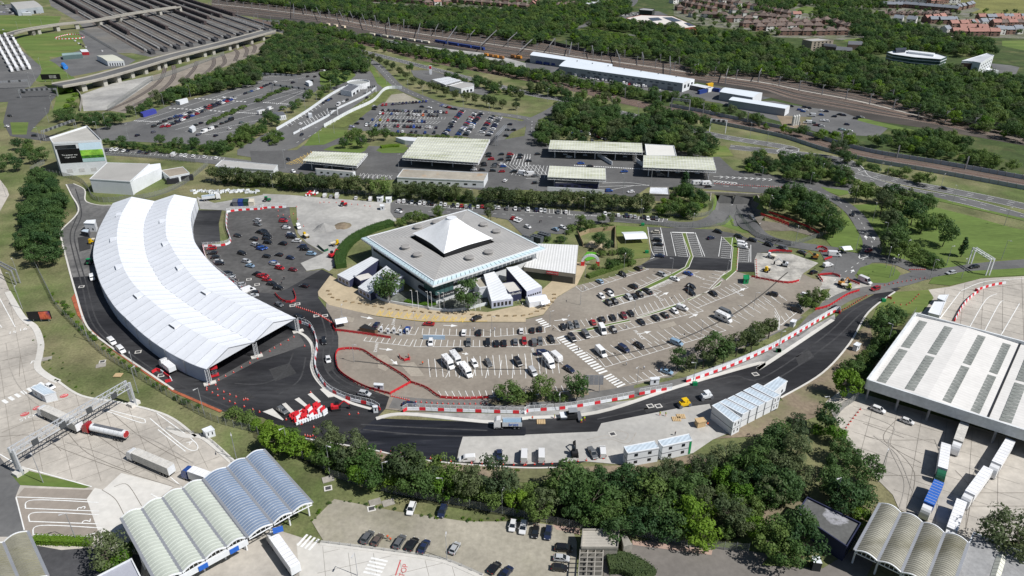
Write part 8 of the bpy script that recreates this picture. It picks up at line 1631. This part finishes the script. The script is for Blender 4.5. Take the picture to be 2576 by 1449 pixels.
for k,(c,nm) in enumerate(((SLATE,'grey'),(BLUEW,'blue'),(flat('cont_green',(.02,.06,.04)),'green'),(CREAM,'cream'))): a,b=2275+k*52,2327+k*52;block('shipping_container',f'{nm} shipping container in the works yard row','container',f'01:{a+10},{515} {b+6},{515} {b},{548} {a},{548}',2.7,c,c,.08)
block('kiosk','small glass-sided kiosk with white gable roof by the track','kiosk','33:495,1235 570,1230 600,1310 515,1300',3,GLASS,CAB);cabin('white box on the wall line of the concrete yard','32:1745,30 1835,25 1800,90 1730,60',3.2,1,rf=CAB);cabin('long white container office beside the concrete yard','32:1700,95 1800,95 1750,230 1640,200',3.2,1,rf=CAB);block('skip','green rubble skip on the works ground','skip','11:535,960 560,950 640,1000 600,1015',1.4,flat('skip_green',(.02,.1,.05)),DUST)
def tentlet(label,c,w,d,h,rz,legs=True,side=None):
    p=P(c,h)[0];t=thing('gazebo_tent',(p.x,p.y,0),label,'tent',None,rz);m=MB();B=[(-w/2,-d/2,h),(w/2,-d/2,h),(w/2,d/2,h),(-w/2,d/2,h)];r0,r1=(-w*.5,0,h+1),(w*.5,0,h+1)
    m.face([B[0],B[1],r1,r0]);m.face([B[2],B[3],r0,r1]);m.face([B[1],B[2],r1]);m.face([B[3],B[0],r0]);put('roof',m.mesh('roof',PVC),t)
    for q in B: m=MB();m.bar((q[0],q[1],0),q,.08);put('leg',m.mesh('leg',STEEL),t)
    if side: m=MB();[m.face([(a[0],a[1],.1),(b[0],b[1],.1),b,a]) for a,b in zip(B,B[1:]+B[:1])];put('side_sheet',m.mesh('side_sheet',PVC),t)
tentlet('white gable tent on the lawn beside the new bays','21:1065,875',11,9,2.8,.1);tentlet('small white gazebo at the electric chargers','12:765,280',4.5,4.5,2.4,.4);tentlet('small white gazebo at the road works','31:830,1000',4.5,4.5,2.4,.2);tentlet('closed white tent beside the terminal paving','22:108,60',8,5,2.6,.3,side=1);tentlet('arched glass shelter on the terminal paving edge','22:188,105',4,2,2.4,.5)
# yard furniture
for k,s in enumerate(('12:1163,395','12:1230,412','12:1288,408','12:1352,425','12:1418,415')): p=P(s)[0];m=MB();m.box(p.x,p.y,.2,1.0,.8,2.3);m.box(p.x,p.y-.42,1.3,.6,.05,.6,1);tag(m.build('car_charger',[WHITE,GLASS]),f'white car charger, {nth(k)} from the timber bin store','charger','car chargers')
p,q=P('12:1570,465 1785,468');m=MB();m.wall([p,q],.1,1.9,.3);tag(m.build('blue_screen',flat('screen_blue',(.35,.47,.6),.4)),'pale blue screen wall in the charging row','screen');block('bin_store','open timber bin store beside the chargers','store','12:945,345 1000,310 1125,365 1095,375',1.9,M('timber_boards',(.2,.14,.09),var=.2,wave=(1.5,0,.3)),DARK)
for k,s in enumerate(('12:1240,110','12:1470,160','12:1525,168','12:1622,172','12:1658,178','12:1735,182','12:1778,182','12:2082,180','12:2130,175')): p=P(s)[0];m=MB();m.tube(p,p+Vector((0,0,8.5)),.12,.07,6);m.box(p.x-.35,p.y,8.2,.7,.05,.25);tag(m.build('flagpole',WSTEEL),f'white flagpole, {nth(k)} from the shop wing','flagpole','flagpoles at the terminal court')
LOG=M('timber_block',(.3,.23,.14),var=.2);q=step(smooth(P('12:640,-5 700,70 880,108 1040,135 1230,170 1530,200 1800,215 2050,225 2300,240 2576,235 22:90,200 160,180 270,90 280,30')),3.4)
for k,p in enumerate(q): m=MB();m.box(p.x,p.y,.2,1.5,.5,.5,0,rnd.uniform(-.5,.5));tag(m.build('timber_bollard',LOG),'low timber block edging the buff terminal paving','bollard','timber blocks along the paving')
for s in ('12:440,1010 480,993 568,1078 535,1090','12:312,1060 355,1040 442,1120 405,1128','12:188,1105 225,1092 312,1180 270,1190','12:560,960 600,945 695,1030 640,1038','12:0,1180 95,1148 205,1255 190,1262'): pp=P(s);m=MB();m.prism(pp,.1,.36);struct(m,'traffic_island',CONCW)
zone('play_lawn','21:555,1100 600,1040 690,1045 700,1100 600,1130',M('artificial_lawn',(.09,.3,.02),var=.08),13);zone('play_ground','21:560,990 640,930 800,960 830,990 700,1010',PAVE,13);zone('lawn','21:880,780 1180,800 1220,1090 1050,1110 900,1000',GREEN,7)
p=P('21:630,1175')[0];t=thing('play_arch',tuple(p),'white and red lettered arch at the play garden','arch');m=MB()
for k in range(12): a0,a1=math.pi*k/12,math.pi*(k+1)/12;m.bar((p.x+math.cos(a0)*3.6,p.y,2.2+math.sin(a0)*3.2),(p.x+math.cos(a1)*3.6,p.y,2.2+math.sin(a1)*3.2),.5,1.1)
part(m,'arch_ring',WHITE,t);m=MB();m.box(p.x-3.4,p.y,0,1.6,.6,2.2);part(m,'arch_foot',RED,t);m=MB();m.box(p.x+3.4,p.y,0,1.6,.6,2.2);part(m,'arch_foot',RED,t)
for a,b in (('21:510,870 560,985','timber'),('21:520,890 620,850 880,820','curved timber'),('21:875,820 870,1000','tall dark timber')): q=P(a);m=MB();m.wall(q,0,2.2,.15);tag(m.build('garden_fence',LOG),b+' fence of the play garden','fence')
for s,rr,hh,mt,lb in (('11:605,812',6,3.4,DUST,'grey gravel heap on the works ground'),('11:780,785',5,1.8,SOIL,'tan sand heap on the works ground')):
    p=P(s)[0];m=MB();R3=[[(p.x+rr*f*math.cos(a)*rnd.uniform(.85,1.1),p.y+rr*f*math.sin(a)*rnd.uniform(.85,1.1),hh*(1-f)**1.1+.1) for a in [k*.3927 for k in range(16)]] for f in (1,.75,.5,.25,.05)]
    for A,B_ in zip(R3,R3[1:]): [m.face([A[k],A[(k+1) % 16],B_[(k+1) % 16],B_[k]]) for k in range(16)]
    m.face(R3[-1]);tag(m.build('spoil_heap',mt,None,True),lb,'heap')
p=P('22:660,985')[0];t=thing('road_sign',tuple(p),'large grey panelled sign seen from behind by the crossing','sign')
for dx in (-2,2): m=MB();m.bar(p+Vector((dx,0,0)),p+Vector((dx,0,7)),.18);part(m,'post',STEEL,t)
for k in range(8): m=MB();m.box(p.x-2.4+(k % 4)*1.6,p.y,3.2+(k//4)*2,1.5,.12,1.9);part(m,'panel',STEEL,t)
# ------------------------------------------------------------------ plant and people
YELM=flat('plant_yellow',(.65,.42,.01),.4)
def machine(kind,label,at_,rz,col):
    p=P(at_,.8)[0];t=thing(kind,(p.x,p.y,.2),label,kind.replace('_',' '),None,rz);A=lambda nm,f,mt: (lambda m: (f(m),put(nm,m.mesh(nm,mt),t)))(MB())
    if kind == 'road_roller':
        for x_ in (-1.7,1.7): A('drum',lambda m: m.tube((x_,-.9,.65),(x_,.9,.65),.65,.65,14),SLATE)
        A('body',lambda m: (m.box(0,0,.7,3.6,1.6,.9),m.box(-1.2,0,1.6,1.2,1.4,.4)),col);A('cab_posts',lambda m: [m.bar((a,b,1.6),(a,b,2.8),.1) for a in (-.6,.7) for b in (-.6,.6)],DARK);A('cab_roof',lambda m: m.box(0,0,2.8,1.9,1.7,.15),col)
    elif kind == 'excavator':
        for s in (-1,1): A('track',lambda m: m.box(0,s*.8,0,2.8,.5,.7),DARK)
        A('body',lambda m: (m.box(-.4,0,.8,2.2,1.8,.9),m.box(-1.2,0,1.2,.8,1.8,.8)),col);A('cab',lambda m: m.box(.3,.45,1.7,1.2,.9,1.1),GLASS);A('boom',lambda m: (m.bar((.6,-.3,1.5),(2.6,-.3,3.3),.3),m.bar((2.6,-.3,3.3),(4.2,-.3,1.6),.26)),col);A('bucket',lambda m: m.hexa([(3.9,-.7,.3),(4.7,-.7,.5),(4.7,.1,.5),(3.9,.1,.3)],[(4.0,-.7,1.5),(4.4,-.7,1.6),(4.4,.1,1.6),(4.0,.1,1.5)]),DARK)
    elif kind in ('dumper','tractor'):
        for x_ in (-1.2,1.2):
            for s in (-1,1): w=put('wheel',WH[.5],t);w.location=(x_,s*.9,.55 if kind == 'dumper' or x_ > 0 else .8);w.scale=(1.2,2,1.2) if x_ > 0 or kind == 'dumper' else (1.7,2.2,1.7)
        A('chassis',lambda m: m.box(0,0,.6,3.2,1.1,.5),col)
        if kind == 'dumper': A('skip',lambda m: m.hexa([(.3,-.7,1.0),(1.8,-.7,1.0),(1.8,.7,1.0),(.3,.7,1.0)],[(.0,-1,1.9),(2.4,-1,1.7),(2.4,1,1.7),(.0,1,1.9)],0),CREAM);A('cab',lambda m: m.box(-.9,0,1.1,1.1,1.1,1.5),col)
        else: A('bonnet',lambda m: m.box(1.0,0,1.0,1.6,.8,.7),col);A('cab',lambda m: m.box(-.6,0,1.1,1.4,1.4,1.5),GLASS);A('cab_roof',lambda m: m.box(-.6,0,2.6,1.5,1.5,.15),col)
    elif kind == 'paver':
        A('hopper',lambda m: m.hexa([(-3.2,-1,.5),(-1.4,-1,.5),(-1.4,1,.5),(-3.2,1,.5)],[(-3.4,-1.5,1.6),(-1.4,-1.5,1.6),(-1.4,1.5,1.6),(-3.4,1.5,1.6)]),WHITE);A('body',lambda m: m.box(.3,0,.5,3.4,2.3,1.5),DARK);A('screed',lambda m: m.box(2.8,0,.1,1.3,4.6,.7),SLATE);A('canopy',lambda m: m.box(.6,0,3.1,2.8,2.4,.15),STEEL);A('canopy_posts',lambda m: [m.bar((a,b,2),(a,b,3.1),.1) for a in (-.6,1.8) for b in (-1,1)],DARK)
    elif kind == 'scissor_lift':
        A('base',lambda m: m.box(0,0,.2,2.6,1.3,.6),RED);A('platform',lambda m: (m.box(0,0,3.2,2.6,1.3,.2),m.box(0,.62,3.4,2.6,.06,.9),m.box(0,-.62,3.4,2.6,.06,.9)),RED);A('scissor_arms',lambda m: [m.bar((-1,s,.8+k*.8),(1,s,1.6+k*.8),.12) or m.bar((1,s,.8+k*.8),(-1,s,1.6+k*.8),.12) for k in range(3) for s in (-.4,.4)],SLATE)
GRN=flat('plant_green',(.01,.22,.08));
for a in (('road_roller','yellow road roller on the fresh black asphalt','22:1555,1105',.35,YELM),('road_roller','small white tandem roller ahead of the yellow one','22:1770,1030',.3,WHITE),('paver','white and black asphalt paver behind the tipper','22:440,1220',.1,WHITE),('excavator','white excavator on the roundabout rubble','31:225,1165',2.8,WHITE),('excavator','orange excavator beside the roundabout tent','31:520,1090',2.9,ORNG),('excavator','orange mini excavator at the lower works','31:790,1350',.5,ORNG),('dumper','white-cab dumper at the rubble edge','31:95,1085',-.6,WHITE),('dumper','lime dumper at the lower works','31:840,1385',2.5,flat('plant_lime',(.4,.5,.05))),('dumper','small yellow dumper on the rubble','31:55,1215',.9,YELM),('excavator','red mini excavator by the curved hedge','11:680,1075',1.0,RED),('dumper','yellow and grey dumper beside the green skip','11:715,960',-2.6,YELM),('dumper','yellow loader by the old car park','11:420,885',-.8,YELM),('tractor','red tractor on the dusty works ground','11:795,575',.2,RED),('tractor','green telehandler beside the containers','11:45,530',.1,GRN),('scissor_lift','red scissor lift at the marquee mouth','02:2105,810',.5,RED),('dumper','yellow plant item in the marquee shadow','01:900,940',1.5,YELM),('tractor','green telehandler in the marquee shadow','01:880,1140',1.5,GRN),('excavator','black trench machine between the compound vans','23:480,230',1.6,DARK),('excavator','red low-loader plant beside the barrier heap','12:720,1135',.2,RED)): machine(*a)
for k,s in enumerate(('22:1655,915','22:2475,590','32:165,590','32:1195,95','21:1185,1050','21:1145,780')): p=P(s)[0];m=MB();m.box(p.x,p.y,.2,1.6,1.1,1.2);m.tube((p.x,p.y,1.4),(p.x,p.y,3.0),.06,.06,6);tag(m.build('lighting_tower',GRN),f'green mobile generator, {nth(k)} from the crossing','generator','green generators')
cabin('green metal kiosk in the tan car park','21:2135,1265 2185,1262 2190,1300 2140,1305',2.6,1,rf=GRN,wall=GRN,wins=1)
def figure(name,top,leg):
    v=[(0,0,.95),(0,0,1.2),(0,0,1.42),(0,0,1.55),(0,0,1.7),(0,.2,1.4),(.05,.27,1.12),(.12,.26,.88),(0,-.2,1.4),(-.03,-.27,1.12),(.06,-.28,.88),(0,.1,.9),(.1,.12,.5),(.08,.13,.06),(0,-.1,.9),(-.08,-.12,.5),(-.14,-.13,.06)];e=[(0,1),(1,2),(2,3),(3,4),(2,5),(5,6),(6,7),(2,8),(8,9),(9,10),(0,11),(11,12),(12,13),(0,14),(14,15),(15,16)];R_=[.15,.17,.15,.06,.1,.07,.055,.045,.07,.055,.045,.1,.075,.055,.1,.075,.055]
    me=bpy.data.meshes.new(name);me.from_pydata(v,e,[]);o=put(name,me);md=o.modifiers.new('s','SKIN')
    for i,q in enumerate(me.skin_vertices[0].data): q.radius=(R_[i],R_[i]);q.use_root=i == 0
    o.modifiers.new('u','SUBSURF').levels=1;dg=bpy.context.evaluated_depsgraph_get();dg.update();nm=bpy.data.meshes.new_from_object(o.evaluated_get(dg));bpy.data.objects.remove(o);nm.materials.clear();[nm.materials.append(q) for q in (top,leg,flat('skin',(.42,.25,.18)),flat('hair',(.04,.03,.02)))]
    for f in nm.polygons: z=f.center.z;f.material_index=3 if z > 1.68 else 2 if z > 1.5 else 0 if z > .92 else 1;f.use_smooth=True
    return nm
HV,HO,DKT=flat('hi_vis_yellow',(.5,.65,.03),.6),flat('hi_vis_orange',(.75,.12,.03),.6),flat('dark_trousers',(.03,.03,.04))
FG=dict(y=(figure('person',HV,HO),'in yellow hi-vis jacket and orange trousers'),o=(figure('person',HO,DKT),'in orange hi-vis top'),k=(figure('person',DKT,DKT),'in dark clothes'),w=(figure('person',WHITE,flat('blue_jeans',(.05,.08,.15))),'in pale top and jeans'))
for s in ('22:y282,1222 at the kerb behind the paver','22:o65,1240 beside the timber pallet','22:y545,1268 touching the paver screed','22:y575,1245 farther from the paver screed','22:y1315,1195 closer to the paver on the fresh asphalt','22:y1372,1200 closer to the cabins on the fresh asphalt','22:o1782,1300 by the wooden shelter','22:k1465,1390 on the compound concrete','22:w985,345 walking between parked cars','22:k515,565 on the zebra crossing','22:w985,705 in the bays below the crossing','22:w1158,745 walking toward the round trees','12:w2070,365 by the charging cars','12:w2270,365 near the terminal lamp','12:o1565,700 standing alone on the tan asphalt','12:o1425,625 in the small red pen','12:w2050,275 beside the blue-badge car','13:o1222,1055 beside the brown car in the gravel car park','13:o1250,1080 farther from the brown car in the gravel car park','21:k135,745 one of two on the strip road','21:k150,740 one of two, farther from the hall, on the strip road','12:w2500,95 in front of the ticket windows','12:k2525,100 beside the ticket windows','12:w2545,125 on the paving by the ticket windows','22:o85,130 outside the closed white tent','21:w580,1405 crossing to the restaurant','11:k208,1300 in the old car park','11:k183,1345 near the red loop'):
    hd,*rest=s.split();tg,(u,v)=toks(hd)[0];p=G(u,v,.8);o=put('person',FG[tg][0]);o.location=(p.x,p.y,.22);o.rotation_euler=(0,0,rnd.uniform(0,6.28));tag(o,f'person {FG[tg][1]} '+' '.join(rest),'person')

same={};mouth=MC['va'][-1]
for o in COL.objects:
    if o.parent is None and o.get('label'): same.setdefault(o['label'],[]).append(o)
for lb,L_ in same.items():
    if len(L_) > 1 and len(lb.split()) < 12:
        for i,o in enumerate(sorted(L_,key=lambda q: (q.location-mouth).length)): o['label']=f'{lb}, {nth(i)} outward from the marquee'
t=block('timber_shelter','pale timber shelter beside the row of site cabins','shelter','22:1660,1240 1740,1228 1770,1262 1690,1280',2.4,M('fresh_timber',(.5,.36,.2),var=.1),MATS['fresh_timber'],.06)
for k,q in enumerate(('22:1475,1250','22:1520,1225','22:150,1278','02:1160,820')): p=P(q)[0];m=MB();[m.box(p.x+(j-2)*.55,p.y,.2,.45,2.2,.22,0,0) for j in range(5)];tag(m.build('timber_pallet',MATS['fresh_timber']),'timber pallet '+('closer to the timber shelter','closer to the roller','beside the paver','on the verge by the gantry')[k],'pallet')
